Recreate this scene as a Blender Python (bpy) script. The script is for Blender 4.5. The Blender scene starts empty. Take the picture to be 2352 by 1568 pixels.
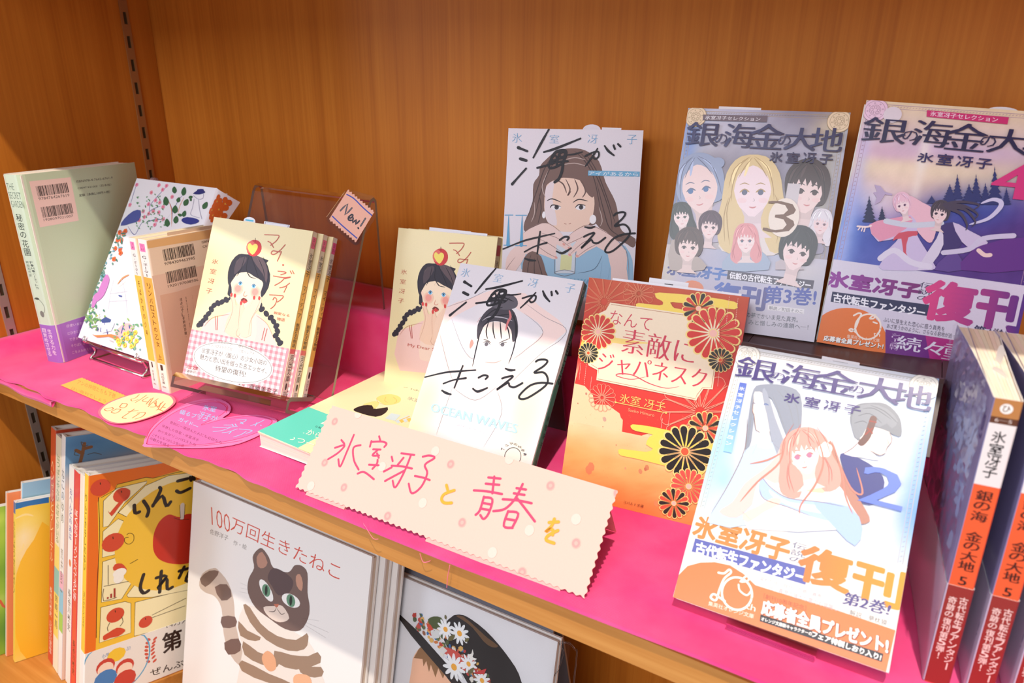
import bpy, math, random
import numpy as np
from mathutils import Matrix, Vector
from mathutils.geometry import tessellate_polygon
random.seed(7)
S = bpy.context.scene
COL = S.collection
R = math.radians
# ---------------------------------------------------------------- camera, sky, lamps, exposure
# units: metres.  x runs along the shelf, y into the bookcase, z up; the shelf's front top edge is y=0, z=0
FPX = 1596.87
CAM = np.array([0.4328036, -0.2832879, 0.2711226])
RW = np.array([[0.86273935, 0.50547161, 0.01338874], [-0.18689411, 0.29416407, 0.93730363], [-0.46984189, 0.811151, -0.34825658]])
cam_d = bpy.data.cameras.new('camera')
cam = bpy.data.objects.new('camera', cam_d)
COL.objects.link(cam)
S.camera = cam
cam_d.sensor_width = 36.0
cam_d.lens = FPX * 36.0 / 2352.0
cam_d.clip_start = 0.02
cam_d.dof.use_dof = True
cam_d.dof.focus_distance = 0.53
cam_d.dof.aperture_fstop = 11.0
M = Matrix([[RW[0][i], RW[1][i], -RW[2][i], CAM[i]] for i in range(3)] + [[0, 0, 0, 1]])
cam.matrix_world = M
world = bpy.data.worlds.new('room_light')
S.world = world
world.use_nodes = True
bg = world.node_tree.nodes['Background']
bg.inputs[0].default_value = (0.93, 0.93, 1.0, 1)
bg.inputs[1].default_value = 0.54


def lamp(name, kind, loc, target, energy, color, size=0.05, size_y=None):
    d = bpy.data.lights.new(name, kind)
    d.energy = energy
    d.color = color
    if kind == 'AREA':
        d.size = size
        if size_y:
            d.shape = 'RECTANGLE'
            d.size_y = size_y
        else:
            d.shape = 'DISK'
    o = bpy.data.objects.new(name, d)
    o.location = loc
    o.rotation_euler = (Vector(target) - Vector(loc)).to_track_quat('-Z', 'Y').to_euler()
    COL.objects.link(o)
    return o


lamp('ceiling_lamp', 'AREA', (0.65, -0.95, 2.6), (0.05, 0.1, 0), 70, (1.0, 0.90, 0.78), 0.055)
lamp('shop_front_light', 'AREA', (0.35, -2.3, 1.55), (0.15, 0.2, 0.1), 34, (0.90, 0.93, 1.0), 1.3, 0.8)
lamp('window_light', 'AREA', (-1.9, -1.7, 0.9), (0.1, 0.1, 0.1), 22, (0.72, 0.83, 1.0), 0.5, 1.3)
S.view_settings.view_transform = 'Standard'
S.view_settings.look = 'None'
S.view_settings.exposure = 0.0
S.view_settings.gamma = 1.0
S.view_settings.use_curve_mapping = False


# ---------------------------------------------------------------- materials
def lin(c):
    out = []
    for v in c[:3]:
        v = max(0.0, min(1.0, v / 255.0))
        out.append(v / 12.92 if v <= 0.04045 else ((v + 0.055) / 1.055) ** 2.4)
    return tuple(out)


def mat(name, col=(200, 200, 200), rough=0.5, spec=0.5, metal=0.0, coat=0.0, coat_rough=0.1):
    m = bpy.data.materials.new(name)
    m.use_nodes = True
    b = m.node_tree.nodes['Principled BSDF']
    b.inputs['Base Color'].default_value = (*lin(col), 1)
    b.inputs['Roughness'].default_value = rough
    b.inputs['Specular IOR Level'].default_value = spec
    b.inputs['Metallic'].default_value = metal
    b.inputs['Coat Weight'].default_value = coat
    b.inputs['Coat Roughness'].default_value = coat_rough
    return m


def nodes_of(m):
    return m.node_tree.nodes, m.node_tree.links, m.node_tree.nodes['Principled BSDF']


def grain_mat(name, c0, c1, c2, scale, rough=0.42, bump=0.05, coat=0.25):
    """wood: long soft streaks along the stretched axis, a faint cross figure and fine pores"""
    m = mat(name, c1, rough, 0.28, coat=coat, coat_rough=0.28)
    N, L, b = nodes_of(m)
    tc = N.new('ShaderNodeTexCoord')
    mp = N.new('ShaderNodeMapping')
    mp.inputs['Scale'].default_value = scale
    L.new(tc.outputs['Object'], mp.inputs['Vector'])
    n1 = N.new('ShaderNodeTexNoise')
    n1.inputs['Scale'].default_value = 1.0
    n1.inputs['Detail'].default_value = 6
    n1.inputs['Roughness'].default_value = 0.6
    L.new(mp.outputs[0], n1.inputs['Vector'])
    mp2 = N.new('ShaderNodeMapping')
    mp2.inputs['Scale'].default_value = tuple(s * 0.22 for s in scale)
    L.new(tc.outputs['Object'], mp2.inputs['Vector'])
    n2 = N.new('ShaderNodeTexNoise')
    n2.inputs['Scale'].default_value = 1.0
    n2.inputs['Detail'].default_value = 3
    L.new(mp2.outputs[0], n2.inputs['Vector'])
    mx = N.new('ShaderNodeMath')
    mx.operation = 'MULTIPLY_ADD'
    mx.inputs[1].default_value = 0.55
    L.new(n1.outputs[0], mx.inputs[0])
    mx2 = N.new('ShaderNodeMath')
    mx2.operation = 'MULTIPLY'
    mx2.inputs[1].default_value = 0.45
    L.new(n2.outputs[0], mx2.inputs[0])
    L.new(mx2.outputs[0], mx.inputs[2])
    cr = N.new('ShaderNodeValToRGB')
    cr.color_ramp.elements[0].position = 0.34
    cr.color_ramp.elements[0].color = (*lin(c0), 1)
    cr.color_ramp.elements[1].position = 0.68
    cr.color_ramp.elements[1].color = (*lin(c2), 1)
    e = cr.color_ramp.elements.new(0.5)
    e.color = (*lin(c1), 1)
    L.new(mx.outputs[0], cr.inputs[0])
    L.new(cr.outputs[0], b.inputs['Base Color'])
    bp = N.new('ShaderNodeBump')
    bp.inputs['Strength'].default_value = bump
    bp.inputs['Distance'].default_value = 0.0005
    L.new(n1.outputs[0], bp.inputs['Height'])
    L.new(bp.outputs[0], b.inputs['Normal'])
    return m


WOOD_V = grain_mat('wood_upright_grain', (176, 100, 26), (190, 112, 32), (201, 124, 40), (300, 300, 5), rough=0.55, coat=0.04)
WOOD_H = grain_mat('wood_long_grain', (184, 118, 50), (198, 132, 62), (212, 148, 76), (9, 200, 200), coat=0.1)
SLOTDARK = mat('slot_shadow_metal', (60, 45, 20), 0.6)


def cloth_mat():
    m = mat('pink_cotton', (232, 40, 112), 0.75, 0.25)
    N, L, b = nodes_of(m)
    b.inputs['Sheen Weight'].default_value = 0.55
    b.inputs['Sheen Roughness'].default_value = 0.45
    b.inputs['Sheen Tint'].default_value = (1, 0.62, 0.8, 1)
    tc = N.new('ShaderNodeTexCoord')
    w = N.new('ShaderNodeTexWave')
    w.wave_type = 'BANDS'
    w.bands_direction = 'DIAGONAL'
    w.inputs['Scale'].default_value = 620
    w.inputs['Distortion'].default_value = 0.6
    w.inputs['Detail'].default_value = 1
    L.new(tc.outputs['Object'], w.inputs['Vector'])
    n = N.new('ShaderNodeTexNoise')
    n.inputs['Scale'].default_value = 26
    n.inputs['Detail'].default_value = 5
    L.new(tc.outputs['Object'], n.inputs['Vector'])
    cr = N.new('ShaderNodeValToRGB')
    cr.color_ramp.elements[0].position = 0.35
    cr.color_ramp.elements[0].color = (*lin((236, 56, 124)), 1)
    cr.color_ramp.elements[1].position = 0.65
    cr.color_ramp.elements[1].color = (*lin((241, 80, 140)), 1)
    L.new(n.outputs[0], cr.inputs[0])
    L.new(cr.outputs[0], b.inputs['Base Color'])
    bp = N.new('ShaderNodeBump')
    bp.inputs['Strength'].default_value = 0.35
    bp.inputs['Distance'].default_value = 0.0003
    L.new(w.outputs[0], bp.inputs['Height'])
    L.new(bp.outputs[0], b.inputs['Normal'])
    return m


def print_mat(name, rough, coat, coat_rough):
    """printed paper: ink colours come from the mesh, laid over a faint paper tooth"""
    m = mat(name, (255, 255, 255), rough, 0.35, coat=coat, coat_rough=coat_rough)
    N, L, b = nodes_of(m)
    a = N.new('ShaderNodeVertexColor')
    a.layer_name = 'ink'
    tc = N.new('ShaderNodeTexCoord')
    n = N.new('ShaderNodeTexNoise')
    n.inputs['Scale'].default_value = 900
    n.inputs['Detail'].default_value = 2
    L.new(tc.outputs['Object'], n.inputs['Vector'])
    mr = N.new('ShaderNodeMapRange')
    mr.inputs['To Min'].default_value = 0.965
    mr.inputs['To Max'].default_value = 1.03
    L.new(n.outputs[0], mr.inputs['Value'])
    mx = N.new('ShaderNodeMix')
    mx.data_type = 'RGBA'
    mx.blend_type = 'MULTIPLY'
    mx.inputs[0].default_value = 1
    L.new(a.outputs[0], mx.inputs[6])
    L.new(mr.outputs[0], mx.inputs[7])
    L.new(mx.outputs[2], b.inputs['Base Color'])
    return m


CLOTH = cloth_mat()
INK = print_mat('printed_matt_paper', 0.5, 0.0, 0.3)
INKG = print_mat('printed_gloss_paper', 0.38, 0.32, 0.16)
PAGES = print_mat('page_edges', 0.8, 0.0, 0.3)
STEEL = mat('chrome_wire', (225, 222, 215), 0.16, 0.5, 1.0)
BROWN = mat('smoky_brown_acrylic', (88, 68, 66), 0.4, 0.25, coat=0.12, coat_rough=0.15)
EDGE = mat('acrylic_cut_edge', (150, 138, 124), 0.3, 0.5, coat=0.3)
EDGED = mat('acrylic_dark_edge', (84, 64, 58), 0.3, 0.5, coat=0.3)


def clear_mat(name, tint, gloss=0.08, ior=1.45):
    m = bpy.data.materials.new(name)
    m.use_nodes = True
    N, L = m.node_tree.nodes, m.node_tree.links
    for n in list(N):
        N.remove(n)
    out = N.new('ShaderNodeOutputMaterial')
    t = N.new('ShaderNodeBsdfTransparent')
    t.inputs[0].default_value = (*lin(tint), 1)
    g = N.new('ShaderNodeBsdfGlossy')
    g.inputs['Roughness'].default_value = gloss
    g.inputs[0].default_value = (0.95, 0.95, 1, 1)
    fr = N.new('ShaderNodeFresnel')
    fr.inputs[0].default_value = ior
    mx = N.new('ShaderNodeMixShader')
    L.new(fr.outputs[0], mx.inputs[0])
    L.new(t.outputs[0], mx.inputs[1])
    L.new(g.outputs[0], mx.inputs[2])
    L.new(mx.outputs[0], out.inputs[0])
    return m


ACRYL = clear_mat('clear_acrylic', (247, 240, 236), 0.1, 1.3)
FILM = clear_mat('clear_film', (250, 250, 250), 0.14, 1.22)


# ---------------------------------------------------------------- mesh helpers
class MB:
    """collects faces with one ink colour per corner; build() links ONE mesh object"""

    def __init__(self):
        self.v, self.f, self.c = [], [], []

    def add(self, verts, faces, cols):
        o = len(self.v)
        self.v.extend(verts)
        per = isinstance(cols, list)
        for f in faces:
            self.f.append([i + o for i in f])
            self.c.append([cols[i] for i in f] if per else [cols] * len(f))

    def box(self, x0, x1, y0, y1, z0, z1, col=(0.8, 0.8, 0.8)):
        v = [(x, y, z) for z in (z0, z1) for y in (y0, y1) for x in (x0, x1)]
        self.add(v, [(0, 2, 3, 1), (4, 5, 7, 6), (0, 1, 5, 4), (2, 6, 7, 3), (0, 4, 6, 2), (1, 3, 7, 5)], col)

    def build(self, name, m, parent=None, smooth=False, mtx=None):
        me = bpy.data.meshes.new(name)
        me.from_pydata([tuple(map(float, p)) for p in self.v], [], self.f)
        a = me.color_attributes.new('ink', 'FLOAT_COLOR', 'CORNER')
        flat = np.array([(*c, 1.0) for fc in self.c for c in fc], dtype=np.float32).ravel()
        if len(flat) == len(a.data) * 4:
            a.data.foreach_set('color', flat)
        for mm in (m if isinstance(m, list) else [m]):
            me.materials.append(mm)
        if smooth:
            me.polygons.foreach_set('use_smooth', [True] * len(me.polygons))
        o = bpy.data.objects.new(name, me)
        COL.objects.link(o)
        if parent is not None:
            o.parent = parent
        if mtx is not None:
            o.matrix_world = mtx
        return o


def tag(o, label=None, cat=None, group=None, kind=None):
    for k, v in (('label', label), ('category', cat), ('group', group), ('kind', kind)):
        if v:
            o[k] = v
    return o


def empty(name, mtx=None):
    o = bpy.data.objects.new(name, None)
    o.empty_display_size = 0.02
    COL.objects.link(o)
    if mtx is not None:
        o.matrix_world = mtx
    return o


def pose(x, y, z, yaw, lean, roll=0.0):
    """mm and degrees -> matrix of a panel whose x is its width, z its height and y its depth"""
    yaw, lean, roll = R(yaw), R(lean), R(roll)
    ex = np.array([math.cos(yaw), math.sin(yaw), 0])
    n = np.array([-math.sin(yaw), math.cos(yaw), 0])
    up = math.cos(lean) * np.array([0, 0, 1.0]) + math.sin(lean) * n
    ex2 = math.cos(roll) * ex - math.sin(roll) * up
    up2 = math.sin(roll) * ex + math.cos(roll) * up
    d = np.cross(up2, ex2)
    return Matrix([[ex2[i], d[i], up2[i], (x, y, z)[i] / 1000.0] for i in range(3)] + [[0, 0, 0, 1]])


def ray(px, py):
    return np.array([(px - 1176) / FPX, -(py - 784) / FPX, 1.0]) @ RW


def catmull(pts, n=6, closed=False):
    P = [np.array(p, float) for p in pts]
    if len(P) < 3:
        return P
    out = []
    k = len(P)
    for i in range(k if closed else k - 1):
        p0 = P[(i - 1) % k] if closed or i > 0 else P[0]
        p1, p2 = P[i], P[(i + 1) % k]
        p3 = P[(i + 2) % k] if closed or i + 2 < k else P[-1]
        for j in range(n):
            t = j / n
            out.append(0.5 * ((2 * p1) + (-p0 + p2) * t + (2 * p0 - 5 * p1 + 4 * p2 - p3) * t * t + (-p0 + 3 * p1 - 3 * p2 + p3) * t ** 3))
    if not closed:
        out.append(P[-1])
    return out


def tube(mb, pts, r, col=(0.8, 0.8, 0.8), seg=8):
    pts = [np.array(p, float) for p in pts]
    rings = []
    for i, p in enumerate(pts):
        d = pts[min(i + 1, len(pts) - 1)] - pts[max(i - 1, 0)]
        d /= np.linalg.norm(d) + 1e-12
        a = np.cross(d, (0, 0, 1.0) if abs(d[2]) < 0.9 else (1.0, 0, 0))
        a /= np.linalg.norm(a)
        b = np.cross(d, a)
        rings.append([tuple(p + r * (math.cos(2 * math.pi * k / seg) * a + math.sin(2 * math.pi * k / seg) * b)) for k in range(seg)])
    v = [q for rg in rings for q in rg]
    f = [(i * seg + k, i * seg + (k + 1) % seg, (i + 1) * seg + (k + 1) % seg, (i + 1) * seg + k) for i in range(len(pts) - 1) for k in range(seg)]
    f += [tuple(range(seg))[::-1], tuple((len(pts) - 1) * seg + k for k in range(seg))]
    mb.add(v, f, col)


# ---------------------------------------------------------------- lettering
_tc = {}
_fc = bpy.data.curves.new('lettering', 'FONT')
_fo = bpy.data.objects.new('lettering', _fc)
COL.objects.link(_fo)


def glyphs(s, off=0.0):
    """(verts, tris) of a word set in the built-in face, scaled to a unit box"""
    k = (s, off)
    if k not in _tc:
        _fc.body = s
        _fc.size = 1.0
        _fc.offset = off
        _fc.resolution_u = 2
        dg = bpy.context.evaluated_depsgraph_get()
        ev = _fo.evaluated_get(dg)
        me = ev.to_mesh()
        v = np.array([p.co[:2] for p in me.vertices]) if len(me.vertices) else np.zeros((0, 2))
        f = [tuple(p.vertices) for p in me.polygons]
        ev.to_mesh_clear()
        if len(v):
            a, b = v.min(0), v.max(0)
            v = (v - a) / np.maximum(b - a, 1e-6)
        _tc[k] = (v, f)
    return _tc[k]


LAY = 5e-6


class Art:
    """ink on one face of a thing.  Points come in crop pixels (see cr) and are laid on the face's own plane."""

    def __init__(self, mb, mtx, W, H, plane='front', depth=0.0, T=0.0):
        self.mb, self.m, self.W, self.H, self.plane, self.T = mb, np.array(mtx), W / 1000.0, H / 1000.0, plane, T / 1000.0
        self.k = 0
        self.depth = depth / 1000.0
        self.cr = (0, 0, 1.0)
        self.inv = np.linalg.inv(self.m)
        self.o = self.inv @ np.array([*CAM, 1.0])

    def crop(self, x, y, s):
        self.cr = (x, y, s)
        return self

    def uv(self, p):
        if self.cr is None:
            return (p[0] / 1000.0, p[1] / 1000.0)
        x, y = self.cr[0] + p[0] / self.cr[2], self.cr[1] + p[1] / self.cr[2]
        d = self.inv[:3, :3] @ ray(x, y)
        if self.plane == 'front':
            t = (-self.depth - self.o[1]) / d[1]
            q = self.o[:3] + t * d
            return (q[0], q[2])
        if self.plane == 'right':
            t = (self.W + self.depth - self.o[0]) / d[0]
            q = self.o[:3] + t * d
            return (q[1], q[2])
        if self.plane == 'left':
            t = (-self.depth - self.o[0]) / d[0]
            q = self.o[:3] + t * d
            return (-q[1], q[2])

    def out(self, uv, clamp=True):
        u, v = uv
        d = self.depth + (self.k + 1) * LAY
        if self.plane == 'front':
            if clamp:
                u = min(max(u, 0.0), self.W)
                v = min(max(v, 0.0), self.H)
            return (u, -d, v)
        if clamp:
            v = min(max(v, 0.0), self.H)
        if self.plane == 'right':
            return (self.W + d, min(max(u, 0.0), self.T), v)
        return (-d, -min(max(u, -self.T), 0.0), v)

    def up(self):
        self.k += 1

    def poly(self, pts, col, sm=0, raw=False):
        if not raw:
            pts = [self.uv(p) for p in pts]
        if sm:
            pts = catmull(pts, sm, True)
        self.up()
        v = [self.out(p) for p in pts]
        tris = tessellate_polygon([[Vector((p[0], p[1], 0)) for p in pts]])
        c = lin(col) if not isinstance(col, list) else None
        if c is None:
            # two colours: top -> bottom of the shape
            vs = [p[1] for p in pts]
            a, b = max(vs), min(vs)
            c0, c1 = np.array(lin(col[0])), np.array(lin(col[1]))
            cl = [tuple(c0 + (c1 - c0) * ((a - q) / (a - b + 1e-9))) for q in vs]
            self.mb.add(v, [tuple(t) for t in tris], cl)
        else:
            self.mb.add(v, [tuple(t) for t in tris], c)
        return self

    def rect(self, x0, y0, x1, y1, col):
        a, b = self.uv((x0, y0)), self.uv((x1, y1))
        return self.poly([(a[0], a[1]), (b[0], a[1]), (b[0], b[1]), (a[0], b[1])], col, raw=True)

    def ell(self, x, y, rx, ry, col, n=18, rot=0.0):
        """ellipse: centre in crop px, radii in mm"""
        c = self.uv((x, y))
        rx, ry, rot = rx / 1000.0, ry / 1000.0, R(rot)
        pts = [(c[0] + rx * math.cos(a) * math.cos(rot) - ry * math.sin(a) * math.sin(rot), c[1] + rx * math.cos(a) * math.sin(rot) + ry * math.sin(a) * math.cos(rot)) for a in [2 * math.pi * i / n for i in range(n)]]
        return self.poly(pts, col, raw=True)

    def ring(self, x, y, rx, ry, w, col, n=40):
        c = self.uv((x, y))
        pts = [(c[0] + rx / 1000 * math.cos(2 * math.pi * i / n), c[1] + ry / 1000 * math.sin(2 * math.pi * i / n)) for i in range(n + 1)]
        return self.stroke(pts, w, col, raw=True, sm=0, taper=0)

    def stroke(self, pts, w, col, sm=5, taper=0.0, raw=False, lift=True):
        """brush line, w in mm; taper 0 round, 1 pointed at both ends, 2 pointed at the end only"""
        if not raw:
            pts = [self.uv(p) for p in pts]
        if sm:
            pts = catmull(pts, sm)
        pts = [np.array(p) for p in pts]
        n = len(pts)
        if n < 2:
            return self
        self.k += 1.0 if lift else 0.3
        w = w / 2000.0
        L, Rr = [], []
        for i, p in enumerate(pts):
            d = pts[min(i + 1, n - 1)] - pts[max(i - 1, 0)]
            l = np.linalg.norm(d)
            d = d / l if l > 1e-12 else np.array([1.0, 0])
            nn = np.array([-d[1], d[0]])
            t = i / (n - 1)
            k = 1.0
            if taper == 1:
                k = 0.12 + 0.88 * math.sin(math.pi * t) ** 0.6
            elif taper == 2:
                k = 1.0 - 0.85 * t
            elif taper == 3:
                k = 0.15 + 0.85 * t
            L.append(p + nn * w * k)
            Rr.append(p - nn * w * k)
        ring = L + Rr[::-1]
        v = [self.out(q) for q in L] + [self.out(q) for q in Rr]
        c = lin(col)
        self.mb.add(v, [(i, i + 1, n + i + 1, n + i) for i in range(n - 1)], c)
        if taper in (0, 3, 2):
            ends = ([pts[0]] if taper in (0, 2) else []) + ([pts[-1]] if taper in (0, 3) else [])
            self.k += 0.3
            for e in ends:
                cc = [self.out((e[0] + w * math.cos(a), e[1] + w * math.sin(a))) for a in [2 * math.pi * i / 8 for i in range(8)]]
                self.mb.add(cc, [tuple(range(8))], c)
        return self

    def strokes(self, lst, w, col, sm=5, taper=0.0):
        self.up()
        for p in lst:
            self.stroke(p, w, col, sm, taper, lift=False)
        return self

    def bolds(self, off, serif, h):
        """heavy weights are struck several times around the letter"""
        if off > 0.013:
            b = (off - 0.008) * 1.5 * h
            return 0.008, [(b * math.cos(a), b * math.sin(a)) for a in [math.pi / 4 * i for i in range(8)]]
        if serif:
            return off - 0.012, [(k * serif * h, 0.0) for k in (-1, -0.5, 0, 0.5, 1)]
        return off, [(0.0, 0.0)]

    def text(self, s, x0, y0, x1, y1, col, off=0.0, serif=0.0, box=None, outline=None, slant=0.0, ow=0.018):
        """word filling the box from its top-left to its bottom-right crop point (or box in face metres)"""
        if box is None:
            a, b = self.uv((x0, y0)), self.uv((x1, y1))
        else:
            a, b = (box[0] / 1000, box[1] / 1000), (box[2] / 1000, box[3] / 1000)
        w, h = b[0] - a[0], a[1] - b[1]
        if outline:
            v, f = glyphs(s, min(0.012, off + ow))
            self.up()
            e = ow * h * 0.9
            self.mb.add([self.out((a[0] - e + p[0] * (w + 2 * e) + slant * h * p[1], b[1] - e + p[1] * (h + 2 * e))) for p in v], f, lin(outline))
        off, sh = self.bolds(off, serif, h)
        v, f = glyphs(s, off)
        self.up()
        c = lin(col) if not isinstance(col, list) else None
        for dx, dy in sh:
            self.k += 0.25
            vv = [self.out((a[0] + p[0] * w + dx + slant * h * p[1], b[1] + dy + p[1] * h)) for p in v]
            if c is None:
                c0, c1 = np.array(lin(col[0])), np.array(lin(col[1]))
                if len(col) > 2:
                    cl = [tuple(c0 + (c1 - c0) * min(1, max(0, p[0]))) for p in v]
                else:
                    cl = [tuple(c0 + (c1 - c0) * (1 - p[1])) for p in v]
                self.mb.add(vv, f, cl)
            else:
                self.mb.add(vv, f, c)
        return self

    def vtext(self, s, x0, y0, x1, y1, col, off=0.0, serif=0.0, box=None, outline=None, fill=0.86):
        """column of characters in the box"""
        if box is None:
            a, b = self.uv((x0, y0)), self.uv((x1, y1))
            box = (a[0] * 1000, a[1] * 1000, b[0] * 1000, b[1] * 1000)
        n = len(s)
        st = (box[1] - box[3]) / n
        for i, ch in enumerate(s):
            if ch in ' \u3000':
                continue
            w = box[2] - box[0]
            y1_ = box[1] - i * st
            hh = st * fill
            x0_, x1_ = box[0], box[2]
            if ch in '・、。':
                hh, x0_, x1_ = hh * 0.25, box[0] + w * 0.4, box[0] + w * 0.6
                y1_ -= st * 0.35
            if ch in 'ーッィャュョ|一〈〉':
                if ch in 'ー|':
                    x0_, x1_ = box[0] + w * 0.42, box[0] + w * 0.58
                    ch = '|'
                elif ch in 'ッィャュョ':
                    x0_, hh = box[0] + w * 0.28, hh * 0.7
                elif ch == '一':
                    hh *= 0.16
                    y1_ -= st * 0.4
            if ch in 'のこへつっ':
                hh *= 0.82
                y1_ -= st * 0.05
            if ch == '!':
                x0_, x1_ = box[0] + w * 0.4, box[0] + w * 0.58
            self.text(ch, 0, 0, 0, 0, col, off, serif, box=(x0_, y1_, x1_, y1_ - hh), outline=outline)
            self.k -= 1
        self.up()
        return self

    def quadtext(self, s, TL, TR, BL, col, off=0.0, serif=0.0):
        """word in a sheared box given by three crop corners"""
        a, b, c = map(np.array, (self.uv(TL), self.uv(TR), self.uv(BL)))
        h = float(np.linalg.norm(c - a))
        off, sh = self.bolds(off, serif * 4 if serif else 0.0, h)
        v, f = glyphs(s, off)
        self.up()
        for dx, dy in sh:
            self.k += 0.25
            self.mb.add([self.out(a + (b - a) * p[0] + (c - a) * (1 - p[1]) + np.array([dx, dy])) for p in v], f, lin(col))
        return self

    def paint(self, base, blobs, nu=60, nv=84, v0=0.0, v1=1.0, noise=0.0, rect=None):
        """soft washes of ink over the whole face (or a crop-pixel rectangle): blobs = (x, y, rx, ry, colour, strength[, deg])"""
        self.up()
        u0, u1, w0, w1 = 0.0, self.W, self.H * v0, self.H * v1
        if rect:
            a, b = self.uv(rect[:2]), self.uv(rect[2:])
            u0, u1, w0, w1 = a[0], b[0], b[1], a[1]
        us = np.linspace(u0, u1, nu)
        vs = np.linspace(w0, w1, nv)
        U, V = np.meshgrid(us, vs)
        C = np.empty((nv, nu, 3))
        if callable(base):
            C[:] = base(U / self.W, V / self.H)
        elif isinstance(base, list):
            t = (V / self.H)[..., None]
            st = [(q, np.array(c, float)) for q, c in base]
            C[:] = st[0][1]
            for (q0, c0), (q1, c1) in zip(st[:-1], st[1:]):
                s = np.clip((t - q0) / (q1 - q0), 0, 1)
                C = np.where(t >= q0, c0 + (c1 - c0) * s, C)
        else:
            C[:] = np.array(base, float)
        mm = 1000.0
        for bl in blobs:
            c = self.uv(bl[:2])
            rx, ry = bl[2] / mm, bl[3] / mm
            a = R(bl[6]) if len(bl) > 6 else 0.0
            du, dv = U - c[0], V - c[1]
            p = (du * math.cos(a) + dv * math.sin(a)) / rx
            q = (-du * math.sin(a) + dv * math.cos(a)) / ry
            w = (np.exp(-(p * p + q * q)) * bl[5])[..., None]
            C = C * (1 - w) + np.array(bl[4], float) * w
        if noise:
            rs = np.random.RandomState(3)
            g = rs.normal(0, 1, (nv, nu))
            for _ in range(2):
                g = (g + np.roll(g, 1, 0) + np.roll(g, -1, 0) + np.roll(g, 1, 1) + np.roll(g, -1, 1)) / 5
            C = C + (g * noise * 2.5)[..., None]
        C = np.clip(C / 255.0, 0, 1)
        C = np.where(C <= 0.04045, C / 12.92, ((C + 0.055) / 1.055) ** 2.4)
        d = self.depth + (self.k + 1) * LAY
        v = [(float(U[j, i]), -d, float(V[j, i])) for j in range(nv) for i in range(nu)]
        if self.plane == 'right':
            v = [(self.W + d, p[0], p[2]) for p in v]
        f = [(j * nu + i, j * nu + i + 1, (j + 1) * nu + i + 1, (j + 1) * nu + i) for j in range(nv - 1) for i in range(nu - 1)]
        cl = [tuple(C[j, i]) for j in range(nv) for i in range(nu)]
        self.mb.add(v, f, cl)
        return self

    def barcode(self, x0, y0, x1, y1, digits, col=(40, 34, 30)):
        a, b = self.uv((x0, y0)), self.uv((x1, y1))
        w, h = b[0] - a[0], a[1] - b[1]
        rs = random.Random(int(digits[-6:]))
        x = 0.0
        self.up()
        c = lin(col)
        while x < 1:
            bw = rs.choice((1, 1, 2, 3)) / 95.0
            bw = min(bw, 1 - x)
            q = [(a[0] + x * w, a[1]), (a[0] + (x + bw) * w, a[1]), (a[0] + (x + bw) * w, b[1] + h * 0.24), (a[0] + x * w, b[1] + h * 0.24)]
            self.mb.add([self.out(p) for p in q], [(0, 1, 2, 3)], c)
            x += bw + rs.choice((1, 1, 2)) / 95.0
        self.text(digits, 0, 0, 0, 0, col, box=((a[0] + 0.03 * w) * 1000, (b[1] + h * 0.17) * 1000, (b[0] - 0.0 * w) * 1000, b[1] * 1000))
        return self
# ---------------------------------------------------------------- the bookcase
XL, XR, D, ZT, ZLOW = -0.375, 0.95, 0.267, 0.409, -0.379


def struct(name, boxes, m):
    mb = MB()
    for b in boxes:
        mb.box(*b)
    o = mb.build(name, m)
    bv = o.modifiers.new('soft_edge', 'BEVEL')
    bv.width = 0.0006
    bv.segments = 2
    bv.limit_method = 'ANGLE'
    return tag(o, kind='structure')


struct('wall_back', [(XL - 0.02, XR + 0.02, D, D + 0.012, -0.55, 0.95)], WOOD_V)
wl = struct('wall_left', [(XL - 0.02, XL, -0.10, D, -0.55, 0.95)], WOOD_V)
struct('wall_right', [(XR, XR + 0.02, -0.01, D, -0.55, 0.95)], WOOD_V)


def shelf_board(name, x0, x1, y0, y1, ztop, th, label):
    t = empty(name, Matrix.Translation((x0, y0, ztop - th)))
    mb = MB()
    mb.box(0.0005, x1 - x0 - 0.0005, 0.0022, y1 - y0 - 0.0005, 0, th)
    mb.build('board', WOOD_H, t)
    mb = MB()
    mb.box(0.0005, x1 - x0 - 0.0005, 0, 0.002, 0.0, th)
    mb.build('front_edging', WOOD_H, t)
    return tag(t, label, 'shelf', 'fixed bookcase shelves')


shelf_board('wooden_shelf', XL, XR, 0, D, 0.0, 0.0192, 'thick wooden shelf board under the pink cloth')
shelf_board('wooden_shelf', XL, XR, 0, D, ZT + 0.0192, 0.0192, 'wooden shelf board above the display, mostly out of view')
shelf_board('wooden_shelf', XL, XR, -0.09, D, ZLOW, 0.022, 'lower wooden shelf board under the picture books')


# slotted uprights on the left wall (a metal strip with real slots)
def standard(y0, y1, mat_s, label, cap=None):
    t = empty('slotted_shelf_upright', Matrix.Translation((XL + 0.0001, (y0 + y1) / 2, -0.5)))
    mb = MB()
    w = (y1 - y0) / 2
    th = 0.0012
    pitch, sl, sw = 0.0246, 0.0125, w * 0.42
    z = 0.0
    H = 1.35
    # two rails and the bridges between the slots
    mb.box(0, th, -w, -sw, 0, H)
    mb.box(0, th, sw, w, 0, H)
    z = 0.0101 % pitch
    k = 0
    zs = []
    zz = (0.0342 + 0.5) % pitch + 0.004
    prev = 0.0
    while zz < H - 0.02:
        mb.box(0, th * 0.98, -sw, sw, prev, zz - sl / 2)
        prev = zz + sl / 2
        zz += pitch
    mb.box(0, th * 0.98, -sw, sw, prev, H)
    mb.build('slotted_strip', mat_s, t)
    mb = MB()
    mb.box(-0.00005, 0.0001, -sw, sw, 0.001, H - 0.001)
    mb.build('channel_back', SLOTDARK, t)
    return tag(t, label, 'upright', 'slotted uprights on the side panel')


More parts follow.
